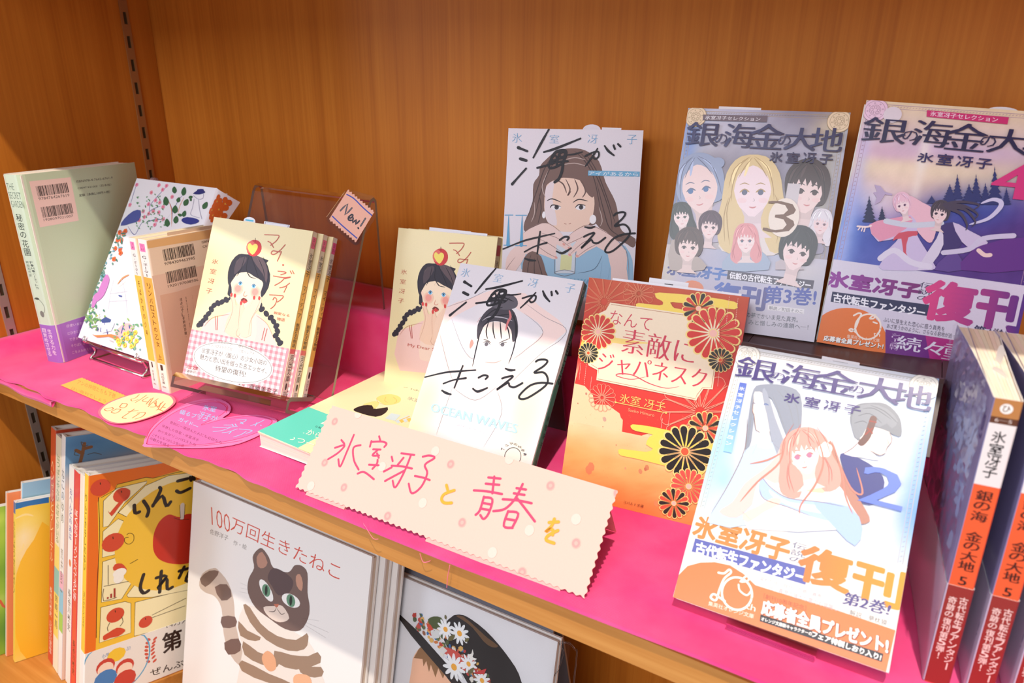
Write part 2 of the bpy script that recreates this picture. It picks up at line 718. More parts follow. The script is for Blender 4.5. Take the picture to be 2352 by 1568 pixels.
BRASS = mat('satin_bronze_strip', (176, 132, 84), 0.4, 0.5, 0.55)
ALU = mat('satin_aluminium_strip', (190, 180, 162), 0.4, 0.5, 0.6)
standard(0.2308, 0.2402, BRASS, 'bronze slotted upright beside the back corner')
standard(0.0455, 0.0545, ALU, 'pale metal slotted upright beside the green hardback')
# shelf peg in the upright above the flowered book
mb = MB()
mb2 = MB()
tube(mb, [(0, 0, 0), (0.007, 0, 0)], 0.0032, seg=12)
tube(mb, [(0.007, 0, 0), (0.0085, 0, 0)], 0.0022, seg=12)
tag(mb.build('shelf_peg', mat('clear_plastic_peg', (170, 140, 140), 0.15, 0.5, coat=1.0), smooth=False, mtx=Matrix.Translation((XL + 0.0013, 0.2362, 0.1555))), 'small clear round shelf peg in the bronze upright', 'peg')

# ---------------------------------------------------------------- pink cloth over the shelf and the covered step at the back
def cloth():
    prof = []          # (y, z, kind)
    for y in np.linspace(-0.0036, 0.183, 64):
        prof.append((y, 0.0011, 0))
    for a in np.linspace(0, 90, 6)[1:]:
        prof.append((0.183 + 0.005 * math.sin(R(a)), 0.0011 + 0.005 * (1 - math.cos(R(a))), 1))
    for z in np.linspace(0.012, 0.060, 9):
        prof.append((0.1885, z, 1))
    for a in np.linspace(0, 90, 6)[1:]:
        prof.append((0.1885 + 0.0045 * (1 - math.cos(R(a))), 0.0612 + 0.0045 * math.sin(R(a)), 1))
    for y in np.linspace(0.198, 0.2655, 12):
        prof.append((y, 0.0657, 1))
    xs = np.linspace(XL + 0.0012, XR - 0.002, 230)
    rs = np.random.RandomState(5)
    waves = [(rs.uniform(8, 70), rs.uniform(5, 60), rs.uniform(0, 6.28), rs.uniform(0.15, 0.5)) for _ in range(9)]
    rows = []
    und = []
    for (y, z, kd) in prof:
        row = []
        for x in xs:
            s = sum(a * math.sin(kx * x + ky * y + ph) for kx, ky, ph, a in waves) / 3.0
            dz = 0.0005 * (s + 1.0) if kd == 0 else 0.0006 * s
            dy = 0.0 if kd == 0 else 0.0009 * s
            yy, zz = y + dy, z + dz
            e = (x - XL)
            zz += 0.0125 * max(0, 1 - e / 0.030) ** 1.5 * (0.3 + 0.7 * min(1, max(0, (0.35 - y) / 0.2)))
            if kd == 0:
                fr = max(0, 1 - (y + 0.0036) / 0.03)
                lift = max(0.0, min(1.0, (x - 0.24) / 0.14))
                zz += 0.0042 * lift * fr ** 1.3
                # torn, wandering front hem at the left
                if x < 0.09:
                    yy += fr ** 3 * 0.0016 * (math.sin(x * 70) + 0.5 * math.sin(x * 190 + 1) + 0.8)
            row.append((x, yy, zz))
        rows.append(row)
    mb = MB()
    nx = len(xs)
    v = [p for r_ in rows for p in r_]
    f = [(j * nx + i, j * nx + i + 1, (j + 1) * nx + i + 1, (j + 1) * nx + i) for j in range(len(rows) - 1) for i in range(nx - 1)]
    mb.add(v, f, (0.8, 0.1, 0.3))
    o = mb.build('cloth_sheet', CLOTH, None, True)
    sd = o.modifiers.new('thickness', 'SOLIDIFY')
    sd.thickness = 0.0007
    sd.offset = -1
    return o


t = empty('display_cloth', Matrix.Translation((0, 0, 0)))
c_ = cloth()
c_.parent = t
tag(t, 'pink cotton cloth spread over the shelf and over the low step at the back', 'cloth')
# doubled hem strip under the cloth at the left end
mb = MB()
n = 40
top, bot = [], []
for i in range(n + 1):
    x = XL + 0.002 + i * (0.170) / n
    zt = -0.0006 - 0.0005 * math.sin(i * 0.5)
    y = -0.0046 + 0.0006 * math.sin(i * 0.37)
    v0 = len(mb.v)
    h = 0.0034 + 0.0008 * math.sin(i * 0.23) + 0.0012 * (i / n)
    mb.v += [(x, y + 0.0042, zt), (x, y, zt), (x, y - 0.0004, zt - h), (x, y + 0.0006, zt - h - 0.0003), (x, y + 0.0042, zt - 0.0008)]
for i in range(n):
    a = i * 5
    for k in range(5):
        mb.f.append([a + k, a + (k + 1) % 5, a + 5 + (k + 1) % 5, a + 5 + k])
        mb.c.append([(0.8, 0.1, 0.3)] * 4)
mb.f += [[0, 1, 2, 3, 4], [n * 5 + k for k in (4, 3, 2, 1, 0)]]
mb.c += [[(0.8, 0.1, 0.3)] * 5] * 2
mb.build('folded_hem', CLOTH, t, True)
for pts in ([(0.1618, -0.0030, 0.0042), (0.1663, -0.0046, 0.0022), (0.1715, -0.0052, -0.0022), (0.1756, -0.005, -0.0013)],
            [(0.2071, -0.003, -0.0010), (0.2096, -0.0036, -0.0057), (0.213, -0.0036, -0.0046), (0.2154, -0.0036, -0.0027)],
            [(0.230, -0.0036, 0.0002), (0.2298, -0.0042, -0.003), (0.2286, -0.0040, -0.0082), (0.2274, -0.0038, -0.0178)]):
    mb = MB()
    tube(mb, catmull(pts, 6), 0.00022, seg=6)
    mb.build('loose_thread', mat('pink_thread', (255, 120, 150), 0.7), t, True)
# the plain box that makes the step under the cloth
mb = MB()
mb.box(XL + 0.004, XR - 0.004, 0.1915, D - 0.001, 0.0004, 0.0640)
tag(mb.build('step_riser_box', mat('plain_card_box', (190, 170, 150), 0.8)), 'long low box hidden under the pink cloth at the back', 'box')


# ---------------------------------------------------------------- books
WHITE = (236, 232, 226)


def bands_z(bands, H):
    """[(fraction from the top where the colour starts, colour)] -> z intervals"""
    out = []
    for i, (f0, c) in enumerate(bands):
        f1 = bands[i + 1][0] if i + 1 < len(bands) else 1.0
        out.append((H * (1 - f1), H * (1 - f0), c))
    return out


def sheet(mb, path, bandf, H, z0, z1, th, close=True):
    """a paper wrap: path is a list of (x, y, nx, ny, region); bandf(region) -> bands"""
    n = len(path)
    outer = path
    for i in range(n - 1):
        p, q = path[i], path[i + 1]
        for (a, b, c) in bandf(p[4]):
            a, b = max(a, z0), min(b, z1)
            if b <= a:
                continue
            mb.add([(p[0], p[1], a), (q[0], q[1], a), (q[0], q[1], b), (p[0], p[1], b)], [(0, 1, 2, 3)], lin(c))
            ip, iq = (p[0] - p[2] * th, p[1] - p[3] * th), (q[0] - q[2] * th, q[1] - q[3] * th)
            mb.add([(ip[0], ip[1], a), (iq[0], iq[1], a), (iq[0], iq[1], b), (ip[0], ip[1], b)], [(3, 2, 1, 0)], lin((240, 238, 232)))
        ip, iq = (p[0] - p[2] * th, p[1] - p[3] * th), (q[0] - q[2] * th, q[1] - q[3] * th)
        for z, o in ((z1, (0, 1, 2, 3)), (z0, (3, 2, 1, 0))):
            mb.add([(p[0], p[1], z), (q[0], q[1], z), (iq[0], iq[1], z), (ip[0], ip[1], z)], [o], lin((238, 236, 230)))
    for e in (path[0], path[-1]):
        ip = (e[0] - e[2] * th, e[1] - e[3] * th)
        mb.add([(e[0], e[1], z0), (ip[0], ip[1], z0), (ip[0], ip[1], z1), (e[0], e[1], z1)], [(0, 1, 2, 3)], lin((238, 236, 230)))


class Book:
    """x width, y thickness (0 = face towards us), z height, all mm in the book's own frame"""

    def __init__(self, name, q, W, H, T, side='R', front=(235, 230, 220), spine=None, back=None, label='', cat='book', group=None,
                 ink=None, r=1.6, page=(240, 226, 196), hard=False, fan=0.0, band=None, bandH=0.0, bandcols=None, yshift=0.0, fronts=None, top_seen=True):
        self.W, self.H, self.T = W, H, T
        M_ = pose(*q)
        if yshift:
            M_ = M_ @ Matrix.Translation((0, yshift / 1000, 0))
        self.M = M_
        self.root = empty(name, M_)
        tag(self.root, label, cat, group)
        self.ink = ink or INK
        self.side = side
        w, h, t = W / 1000, H / 1000, T / 1000
        r = r / 1000
        cs = spine or [(0.0, front if not isinstance(front, list) else (230, 225, 215))]
        fs = fronts or [(0.0, front)]
        bk = back or front
        bz = {'f': bands_z(fs, h), 's': bands_z(cs, h), 'b': bands_z([(0.0, bk)], h)}

        def path(off, f0=0.0):
            P_ = []
            rr = r + off
            fx = fan / 1000

            def bulge(x):
                return fx * (1 - x / w) ** 1.6
            m_ = 10 if fan else 1
            for i in range(m_ + 1):
                x = (w - r) * i / m_
                P_.append((x, -off - bulge(x), 0, -1, 'f'))
            for a in (22, 45, 68, 90):
                P_.append((w - r + rr * math.sin(R(a)), r - rr * math.cos(R(a)), math.sin(R(a)), -math.cos(R(a)), 's' if a > 60 else 'f'))
            for a in (0, 22, 45, 68, 90):
                P_.append((w - r + rr * math.cos(R(a)), t - r + rr * math.sin(R(a)), math.cos(R(a)), math.sin(R(a)), 's' if a < 68 else 'b'))
            for i in range(m_ + 1):
                x = (w - r) * (1 - i / m_)
                P_.append((x, t + off + bulge(x) * 0.7, 0, 1, 'b'))
            if self.side == 'L':
                P_ = [(w - x, y, -nx, ny, g) for x, y, nx, ny, g in P_]
            return P_
        self.path = path
        th = 0.0022 if hard else 0.00035
        mb = MB()
        sheet(mb, path(0), lambda g: bz[g], h, 0, h, th)
        self.cover = mb
        self.mbs = [mb]
        # page block
        ins = 0.003 if hard else 0.0008
        mp = MB()
        pc = lin(page)
        nlay = max(4, int(T / 1.3))
        rs = random.Random(int(W * 7 + H * 3 + T))
        if fan:
            # page block split into leaves that spread towards the open side
            for i in range(nlay):
                a0, a1 = i / nlay, (i + 1) / nlay - 0.012 * rs.random()
                xs = [0.001 + (w - 0.003) * j / 10 for j in range(11)]
                va = []
                for x in xs:
                    bl = (fan / 1000) * (1 - x / w) ** 1.6
                    y0, y1 = -bl + 0.0006, t + bl * 0.7 - 0.0006
                    if self.side == 'L':
                        xx = w - x
                    else:
                        xx = x
                    for yy in (y0 + (y1 - y0) * a0, y0 + (y1 - y0) * a1):
                        va.append((xx, yy, ins))
                        va.append((xx, yy, h - ins - 0.0002 * rs.random()))
                fa = []
                for j in range(10):
                    b0 = j * 4
                    fa += [(b0, b0 + 4, b0 + 5, b0 + 1), (b0 + 2, b0 + 3, b0 + 7, b0 + 6), (b0 + 1, b0 + 5, b0 + 7, b0 + 3), (b0, b0 + 2, b0 + 6, b0 + 4)]
                fa += [(0, 1, 3, 2), (40, 42, 43, 41)]
                mp.add(va, fa, tuple(c * (0.93 + 0.07 * rs.random()) for c in pc))
        else:
            x0, x1 = (0.0012 if self.side == 'R' else 0.0022), w - (0.0022 if self.side == 'R' else 0.0012)
            for i in range(nlay):
                y0 = th + 0.0001 + (t - 2 * th - 0.0002) * i / nlay
                y1 = th + 0.0001 + (t - 2 * th - 0.0002) * (i + 1) / nlay - 0.00004
                j = 0.0002 * rs.random()
                mp.box(x0, x1, y0, y1, ins + j * 0.5, h - ins - j, tuple(c * (0.92 + 0.08 * rs.random()) for c in pc))
        self.pages = mp
        self.band = None
        if bandH:
            bm = MB()
            hb = bandH / 1000
            bb = bandcols
            b2 = {g: bands_z(bb[g], hb) for g in bb}
            sheet(bm, path(0.0003), lambda g: b2[g], hb, 0.0006, hb, 0.0002)
            self.band = bm
        self.bandH = bandH

    def art(self, plane='front', band=False):
        mb = self.band if band else self.cover
        a = Art(mb, self.M, self.W, self.bandH if band else self.H, plane, 0.32 if band else 0.02, self.T)
        return a

    def slip(self, x0, x1, up, y=None, col=(238, 236, 240), marks=None, rnd=False):
        """paper slip standing out of the page block"""
        mb = MB()
        h, t = self.H / 1000, self.T / 1000
        y = (self.T * 0.5 if y is None else y) / 1000
        z0 = h - 0.020
        x0, x1, up = x0 / 1000, x1 / 1000, up / 1000
        if rnd:
            pts = [(x0, z0), (x1, z0)] + [((x0 + x1) / 2 + (x1 - x0) / 2 * math.cos(a), h + up * 0.25 + up * 0.75 * math.sin(a)) for a in np.linspace(0, math.pi, 12)]
        else:
            pts = [(x0, z0), (x1, z0), (x1, h + up), (x0, h + up * 1.12)]
        n = len(pts)
        for yy, o in ((y, 1), (y + 0.00025, -1)):
            mb.add([(p[0], yy, p[1]) for p in pts], [tuple(range(n))[::o]], lin(col))
        for i in range(n):
            p, q_ = pts[i], pts[(i + 1) % n]
            mb.add([(p[0], y, p[1]), (q_[0], y, q_[1]), (q_[0], y + 0.00025, q_[1]), (p[0], y + 0.00025, p[1])], [(0, 1, 2, 3)], lin(col))
        if marks:
            for (a, b, c, d, cc) in marks:
                X0, X1 = x0 + (x1 - x0) * a, x0 + (x1 - x0) * c
                Z0, Z1 = h + up * b, h + up * d
                mb.add([(X0, y - 2e-5, Z0), (X1, y - 2e-5, Z0), (X1, y - 2e-5, Z1), (X0, y - 2e-5, Z1)], [(0, 1, 2, 3)], lin(cc))
        self.slips = getattr(self, 'slips', []) + [mb]
        return self

    def done(self):
        self.cover.build('cover', self.ink, self.root)
        self.pages.build('page_block', PAGES, self.root)
        if self.band:
            self.band.build('paper_band', self.ink, self.root)
        for s in getattr(self, 'slips', []):
            s.build('paper_slip', INK, self.root)
        return self.root


def copy_thing(root, label, dM, group=None):
    c = root.copy()
    COL.objects.link(c)
    c.matrix_world = root.matrix_world @ dM
    for ch in list(root.children):
        d = ch.copy()
        COL.objects.link(d)
        d.parent = c
        d.matrix_parent_inverse = ch.matrix_parent_inverse.copy()
    c['label'] = label
    if group:
        c['group'] = group
    return c
# ================================================================ the books on the cloth
GREEN = Book('hardback_book', (-278.4, 47.4, 1.6, 101, 1.0, 0.4), 130, 185, 23, 'L', (196, 212, 178), [(0, (208, 224, 200))], ink=INK, r=6, hard=False,
             label='pale green hardback with its barcoded back cover and a violet paper band', page=(238, 228, 210), bandH=40,
             bandcols={'f': [(0, (166, 110, 196))], 's': [(0, (166, 110, 196))], 'b': [(0, (166, 110, 196))]})
FLORAL = Book('paperback_book', (-280.6, 68.3, 23, -1.0, 31.2, -0.3), 129, 174.8, 13, 'L', (240, 238, 244), ink=INK, r=1.5,
              label='white paperback with painted flowers and garden, leaning behind the orange-spined books')
OB = Book('paperback_book', (-124.5, 59.0, 1.6, 91, 0, 1.0), 104, 141.2, 13, 'L', (236, 212, 186), [(0, (240, 226, 216)), (0.235, (250, 170, 70)), (0.80, (242, 226, 214))],
          label='orange-spined paperback with its barcoded back cover turned to the display stand', group=None, page=(244, 222, 180))
OA = Book('paperback_book', (-139.4, 59.0, 1.6, 91, 0, 1.0), 104, 140.8, 11.2, 'L', (240, 214, 180), [(0, (240, 226, 216)), (0.235, (252, 190, 76)), (0.80, (242, 226, 214))],
          label='yellow-orange-spined paperback standing next to the flowered book', page=(244, 222, 180))
MYQ = (-102.8, 59.8, 24.7, 13.1, 23.8, 3.1)
mycols = {'f': [(0, (240, 150, 160))], 's': [(0, (232, 100, 108)), (0.10, (240, 222, 214)), (0.94, (228, 90, 98))], 'b': [(0, (240, 150, 160))]}
MY = Book('paperback_book', MYQ, 101.8, 143.5, 8.2, 'R', (240, 224, 170), [(0, (226, 212, 196)), (0.235, (236, 178, 82)), (0.80, (240, 222, 205))], ink=INKG, r=1.4,
          label='front cream paperback with a girl, an apple and a red gingham band, on clear stand', group=None, bandH=41.7, bandcols=mycols, page=(236, 220, 190))
MYB = Book('paperback_book', (40.8, 158.5, 1.8, 3.8, 15.3, -1.1), 99.6, 152.5, 8, 'R', (232, 216, 170), [(0, (226, 212, 196)), (0.235, (236, 178, 82)), (0.80, (240, 222, 205))], ink=INK, r=1.4,
           label='cream paperback with a girl and an apple, without a band, behind the brush-lettered books', page=(226, 216, 190))
UMI2 = Book('paperback_book', (155.9, 173.4, 95.1, 20.2, 15.6, -0.5), 105, 148, 14, 'R', (224, 216, 222), [(0, (222, 212, 212)), (0.04, (222, 212, 212))], ink=INK, r=3.5,
            label='upper brush-lettered paperback with a long-haired woman in blue holding a glass')
UMI = Book('paperback_book', (130.7, 76.9, 15.2, 1.6, 34.4, -0.2), 105, 148, 12, 'R', (226, 220, 224), [(0, (70, 130, 112))], ink=INKG, r=3.0,
           label='lower brush-lettered paperback with a woman tying up her hair, green spine')
JAP = Book('paperback_book', (251.7, 98.5, 1.8, 7.1, 16.6, 0.2), 105, 152, 12, 'R', (208, 60, 40), [(0, (150, 44, 24)), (0.6, (200, 120, 70))], ink=INKG, r=3.0,
           label='red and gold paperback with round chrysanthemum patterns')
THREE = Book('paperback_book', (287.2, 168.1, 116.3, 8.0, 21.1, 0.2), 103.7, 150.2, 10, 'R', (150, 146, 160), [(0, (60, 36, 28)), (0.09, (190, 184, 180)), (0.36, (190, 66, 34)), (0.64, (70, 26, 26))], ink=INKG, r=1.6,
             label='grey fantasy paperback numbered 3 with a crowd of portraits', bandH=54, bandcols={'f': [(0, (196, 190, 206))], 's': [(0, (62, 28, 30))], 'b': [(0, (190, 190, 200))]})
FOUR = Book('paperback_book', (391.4, 182.0, 116.6, 10, 18.5, 3.1), 107.7, 155.7, 9, 'R', (196, 176, 196), [(0, (60, 36, 28)), (0.09, (190, 184, 180)), (0.36, (190, 66, 34)), (0.64, (70, 26, 26))], ink=INKG, r=1.6,
            label='purple fantasy paperback numbered 4 with two robed figures by a lake', bandH=54, bandcols={'f': [(0, (222, 214, 228))], 's': [(0, (90, 30, 100))], 'b': [(0, (200, 190, 210))]})
TWO = Book('paperback_book', (356.4, 27.9, 9.5, -0.9, 41.2, -1.5), 105, 152, 10, 'R', (226, 232, 238), [(0, (110, 120, 160)), (0.12, (150, 165, 200)), (0.36, (196, 66, 34)), (0.66, (84, 34, 22))], ink=INKG, r=1.6,
           label='pale blue fantasy paperback numbered 2 with three portraits, in front of the brown stand', bandH=51, bandcols={'f': [(0, (240, 234, 228))], 's': [(0, (96, 40, 24))], 'b': [(0, (230, 225, 220))]})
fivecols = {'f': [(0, (196, 186, 204))], 's': [(0, (146, 44, 36))], 'b': [(0, (190, 180, 200))]}
FIVE = Book('paperback_book', (470.5, 148.0, 1.5, -86.4, -1.2, -0.3), 105, 150, 10.5, 'R', (146, 138, 176), [(0, (176, 120, 70)), (0.055, (96, 52, 30)), (0.075, (232, 220, 216)), (0.27, (236, 92, 44))], ink=INKG, r=0.9, fan=5.0,
            label='film-wrapped paperback numbered 5, spine out, beside the brown stand', group=None, bandH=57, bandcols=fivecols, page=(250, 236, 210))

FLAT = Book('paperback_book', (22.0, 34.0, 12.6, -1.5, 90, 0.0), 105, 148, 9.0, 'R', (246, 228, 180), [(0, (240, 224, 190))], ink=INK, r=1.2, fan=2.4, page=(244, 226, 202),
            label='cream paperback with a turquoise band lying flat under the lettered card', bandH=52, bandcols={'f': [(0, (96, 212, 190))], 's': [(0, (96, 212, 190))], 'b': [(0, (96, 212, 190))]})
# ================================================================ printed covers
K1, K2, K3, K4, K5, K6, K7 = (0, 340, 3.92), (0, 640, 3.92), (400, 400, 3.92), (300, 700, 3.92), (850, 480, 3.92), (1100, 260, 3.92), (900, 600, 3.136)
J1, J2, J3, J4, J5, J6, J7 = (1480, 220, 3.92), (1480, 560, 4.704), (1850, 200, 3.733), (1850, 560, 4.685), (1270, 620, 2.614), (1560, 760, 3.564), (1500, 1140, 3.664)
L1, L2, L3, L4, L5, L7 = (0, 960, 2.578), (400, 1080, 3.214), (860, 1260, 4.704), (660, 920, 2.94), (580, 820, 4.704), (120, 860, 4.356)


def rp(x, y, s, rot, pts):
    c, n = math.cos(R(rot)), math.sin(R(rot))
    return [(x + s * (px * c - py * n), y + s * (px * n + py * c)) for px, py in pts]


def portrait(A, x, y, s, hair, skin=(244, 222, 212), rot=0, long=0.0, eye=(70, 70, 90), dark=None, blush=(240, 190, 186), parts=1, wide=1.0, look=0.0, line=0.35, tie=0, parted=0):
    """a plain drawn head: hair, neck, face, fringe, eyes, nose, mouth"""
    dk = dark or tuple(int(c * 0.62) for c in hair)
    q = lambda pts: rp(x, y, s, rot, pts)
    L = long
    if L:
        A.poly(q([(-1.25 * wide, -0.9), (-1.5 * wide, 0.6), (-1.7 * wide, 1.6), (-1.6 * wide, 1.6 + L), (-0.9, 2.0 + L), (-0.3, 1.6), (0.3, 1.6), (0.9, 1.9 + L), (1.6 * wide, 1.7 + L), (1.75 * wide, 1.4), (1.5 * wide, 0.4), (1.3 * wide, -0.9), (0.7, -1.75), (-0.6, -1.75)]), hair, 3)
    else:
        A.poly(q([(-1.2, 0.5), (-1.35, -0.6), (-1.0, -1.4), (-0.3, -1.85), (0.5, -1.85), (1.15, -1.35), (1.4, -0.5), (1.2, 0.6), (0.7, 0.9), (-0.7, 0.9)]), hair, 3)
    A.poly(q([(-0.42, 0.9), (-0.45, 2.1), (-1.0, 2.5), (1.0, 2.5), (0.45, 2.1), (0.42, 0.9)]), tuple(int(c * 0.95) for c in skin))
    A.poly(q([(-0.97, -0.5), (-0.93, 0.25), (-0.68, 0.9), (-0.2, 1.38), (0.1, 1.4), (0.62, 0.92), (0.93, 0.25), (0.97, -0.5), (0.55, -1.2), (-0.55, -1.2)]), skin, 3)
    mm = s / A.cr[2] / 3.2
    if blush:
        for sx in (-1, 1):
            p = q([(sx * 0.55 + look * 0.2, 0.55)])[0]
            A.ell(*p, 0.22 * mm, 0.13 * mm, tuple((a + b * 2) // 3 for a, b in zip(blush, skin)))
    # eyes
    A.up()
    for sx in (-1, 1):
        ex = sx * 0.42 + look * 0.15
        A.stroke(q([(ex - 0.26, 0.14), (ex, -0.02), (ex + 0.26, 0.12)]), 0.1 * mm, dk, 3, 1, lift=False)
        A.stroke(q([(ex - 0.26, -0.26), (ex, -0.36), (ex + 0.26, -0.26)]), 0.05 * mm, dk, 3, 1, lift=False)
    for sx in (-1, 1):
        ex = sx * 0.42 + look * 0.2
        p = q([(ex, 0.13)])[0]
        A.ell(*p, 0.135 * mm, 0.14 * mm, eye, 10)
        A.k -= 0.7
    A.up()
    A.stroke(q([(0.04 + look * 0.3, 0.42), (0.1 + look * 0.3, 0.56), (0.0 + look * 0.3, 0.6)]), 0.035 * mm, tuple(int(c * 0.8) for c in skin), 3, 1)
    A.stroke(q([(-0.2 + look * 0.25, 0.88), (look * 0.25, 0.93), (0.2 + look * 0.25, 0.87)]), 0.07 * mm, (206, 130, 128), 3, 1)
    # fringe in locks
    o_ = [(-1.0 * wide, 0.55), (-1.24 * wide, -0.45), (-0.92, -1.4), (-0.25, -1.8), (0.5, -1.78), (1.0, -1.3), (1.28 * wide, -0.35), (1.0 * wide, 0.5)]
    if parted:
        o_ += [(0.96, -0.1), (0.8, -0.7), (0.45, -1.08), (0.02, -1.28), (-0.42, -1.05), (-0.78, -0.7), (-0.95, -0.1)]
    else:
        o_ += [(0.93, 0.02), (0.84, -0.36), (0.68, -0.05), (0.56, -0.55), (0.34, -0.2), (0.2, -0.62), (0.0, -0.22), (-0.14, -0.68), (-0.34, -0.22), (-0.52, -0.62), (-0.7, -0.12), (-0.84, -0.4), (-0.93, 0.05)]
    A.poly(q(o_), hair, 0 if not parted else 2)
    hl = tuple(min(255, int(c * 1.12) + 14) for c in hair)
    A.up()
    for p in ([(-0.55, -1.5), (-0.95, -0.9), (-1.05, -0.3)], [(0.35, -1.6), (0.8, -1.15), (1.0, -0.6)], [(-0.15, -1.6), (-0.3, -1.1), (-0.42, -0.7)]):
        A.stroke(q(p), 0.13 * mm, hl, 4, 1, lift=False)
    A.poly(q([(-0.62, 0.95), (-0.2, 1.38), (0.1, 1.4), (0.6, 0.95), (0.42, 1.5), (0.45, 1.75), (-0.44, 1.75), (-0.43, 1.4)]), tuple(int(c * 0.9) for c in skin), 0)
    A.up()
    st = [[(-0.1, -1.75), (-0.7, -1.2), (-1.05, -0.2), (-1.1, 0.6)], [(0.1, -1.75), (0.75, -1.25), (1.05, -0.3), (1.12, 0.5)], [(0, -1.7), (-0.4, -1.2), (-0.75, -0.6)], [(0.05, -1.7), (0.45, -1.2), (0.8, -0.6)], [(-0.2, -1.7), (-0.95, -1.1), (-1.25, -0.1)]]
    if L:
        st += [[(-1.1, 0.2), (-1.35, 1.2), (-1.2, 1.6 + L)], [(1.15, 0.2), (1.45, 1.2), (1.25, 1.5 + L)], [(-1.25, 0.4), (-1.5, 1.4), (-1.45, 1.4 + L)], [(1.3, 0.4), (1.6, 1.4), (1.5, 1.3 + L)]]
    for p in st:
        A.stroke(q(p), 0.045 * mm, dk, 3, 1, lift=False)
    if tie:
        p = q([(1.15, -1.2)])[0]
        A.ell(*p, 0.35 * mm, 0.3 * mm, hair)


def chrys(A, x, y, r, petals, edge, n=16, core=(246, 190, 180), alt=None):
    """round chrysanthemum: r in mm"""
    c = A.uv((x, y))
    A.up()
    for k in range(n):
        a0 = 2 * math.pi * (k + 0.5) / n
        hw = math.pi / n * 0.98
        def P(rr, aa):
            return (c[0] + rr / 1000 * math.cos(aa), c[1] + rr / 1000 * math.sin(aa))
        for gr, col in ((1.0, edge), (0.94, (alt if alt and k % 2 else petals))):
            g = hw * (1.0 if gr == 1.0 else 0.86)
            pts = [P(r * 0.16, a0)] + [P(r * 0.82 * gr, a0 - g), P(r * 0.93 * gr, a0 - g * 0.8), P(r * 0.99 * gr, a0 - g * 0.4), P(r * 1.0 * gr, a0), P(r * 0.99 * gr, a0 + g * 0.4), P(r * 0.93 * gr, a0 + g * 0.8), P(r * 0.82 * gr, a0 + g)]
            if gr != 1.0:
                A.k += 1
            A.mb.add([A.out(p) for p in pts], [tuple(range(len(pts)))], lin(col))
            if gr != 1.0:
                A.k -= 1
    A.k += 1
    A.ell(x, y, r * 0.17, r * 0.17, edge, 14)
    A.ell(x, y, r * 0.14, r * 0.14, core, 14)


def lineflower(A, x, y, r, col, n=16, w=0.3):
    c = A.uv((x, y))
    A.up()
    for k in range(n):
        a0 = 2 * math.pi * k / n
        hw = math.pi / n * 0.95
        pts = [(c[0] + rr * r / 1000 * math.cos(a0 + da * hw), c[1] + rr * r / 1000 * math.sin(a0 + da * hw)) for rr, da in ((0.12, 0), (0.8, -1), (0.95, -0.7), (1, 0), (0.95, 0.7), (0.8, 1), (0.12, 0))]
        A.stroke(pts, w, col, 2, 0, raw=True, lift=False)


def frame_lines(B, A, col, ins=3.0, rose=True, w=0.35):
    W, H = B.W, B.H
    A.cr = None
    for i, ww in ((ins, w), (ins + 2.2, w * 0.7)):
        r_ = [(i, i), (W - i, i), (W - i, H - i), (i, H - i), (i, i)]
        A.up()
        for p, q_ in zip(r_[:-1], r_[1:]):
            A.stroke([p, q_], ww, col, 0, 0, lift=False)
    A.up()
    for k in range(60):
        f = k / 59.0
        for (x, y) in ((ins + 1.1 + f * (W - 2 * ins - 2.2), H - ins - 1.1), (ins + 1.1, ins + 1 + f * (H - 2 * ins - 2)), (W - ins - 1.1, ins + 1 + f * (H - 2 * ins - 2))):
            A.stroke([(x - 0.35, y - 0.25), (x + 0.35, y + 0.25)], 0.22, col, 0, 0, lift=False)
    if rose:
        for x, y in ((ins + 4, H - ins - 4), (W - ins - 4, H - ins - 4)):
            A.ell(x, y, 7.2, 7.2, tuple(min(255, c + 62) for c in col))
            for rr, ww in ((7.2, 0.3), (5.6, 0.25), (3.2, 0.25)):
                A.ring(x, y, rr, rr, ww, col, 28)
            A.up()
            for k in range(8):
                a = k * math.pi / 4
                A.ring(x + 1.9 * math.cos(a), y + 1.9 * math.sin(a), 0.75, 0.75, 0.25, col, 10)
                A.k -= 0.7
                A.ring(x + 4.4 * math.cos(a + .2), y + 4.4 * math.sin(a + .2), 0.35, 0.35, 0.25, col, 8)
                A.k -= 0.7
            A.up()


def gintitle(A, col, boxes, s1):
    """the big seven-character title: heavy uprights, thin crossbars"""
    for ch, (x0, y0, x1, y1) in zip('銀の海金の大地', boxes):
        A.text(ch, x0, y0, x1, y1, col, 0.006, 0.020 if ch == 'の' else 0.030)


# ---- numbered fantasy paperbacks: 3
A = THREE.art().crop(*J1)
A.paint((168, 162, 176), [(600, 170, 30, 18, (206, 204, 214), .8), (900, 150, 22, 12, (196, 196, 220), .9), (1500, 190, 34, 16, (120, 112, 128), .7), (1250, 620, 22, 16, (90, 84, 96), .8), (760, 560, 16, 20, (120, 112, 124), .8), (330, 900, 14, 30, (80, 74, 90), .85),
                         (700, 350, 40, 14, (214, 210, 222), .7), (1500, 560, 36, 18, (190, 186, 206), .7), (400, 560, 10, 14, (206, 200, 190), .6), (1650, 900, 12, 30, (150, 146, 160), .6), (260, 1250, 14, 20, (160, 140, 130), .8), (1500, 1250, 24, 30, (128, 120, 150), .6),
                         (1640, 300, 10, 10, (210, 190, 160), .8), (1000, 1250, 26, 22, (226, 206, 172), .8), (430, 300, 8, 30, (150, 170, 214), .7), (360, 700, 5, 50, (120, 150, 210), .8), (1810, 250, 5, 26, (186, 190, 196), .7), (1620, 900, 4, 60, (196, 186, 150), .5)], noise=3)
frame_lines(THREE, A, (170, 146, 112), 2.0)
A.cr = J1
A.poly([(530, 172), (1110, 182), (1100, 240), (526, 224)], (112, 96, 104))
A.text('氷室冴子セレクション', 552, 180, 1042, 232, (232, 228, 232), 0.006)
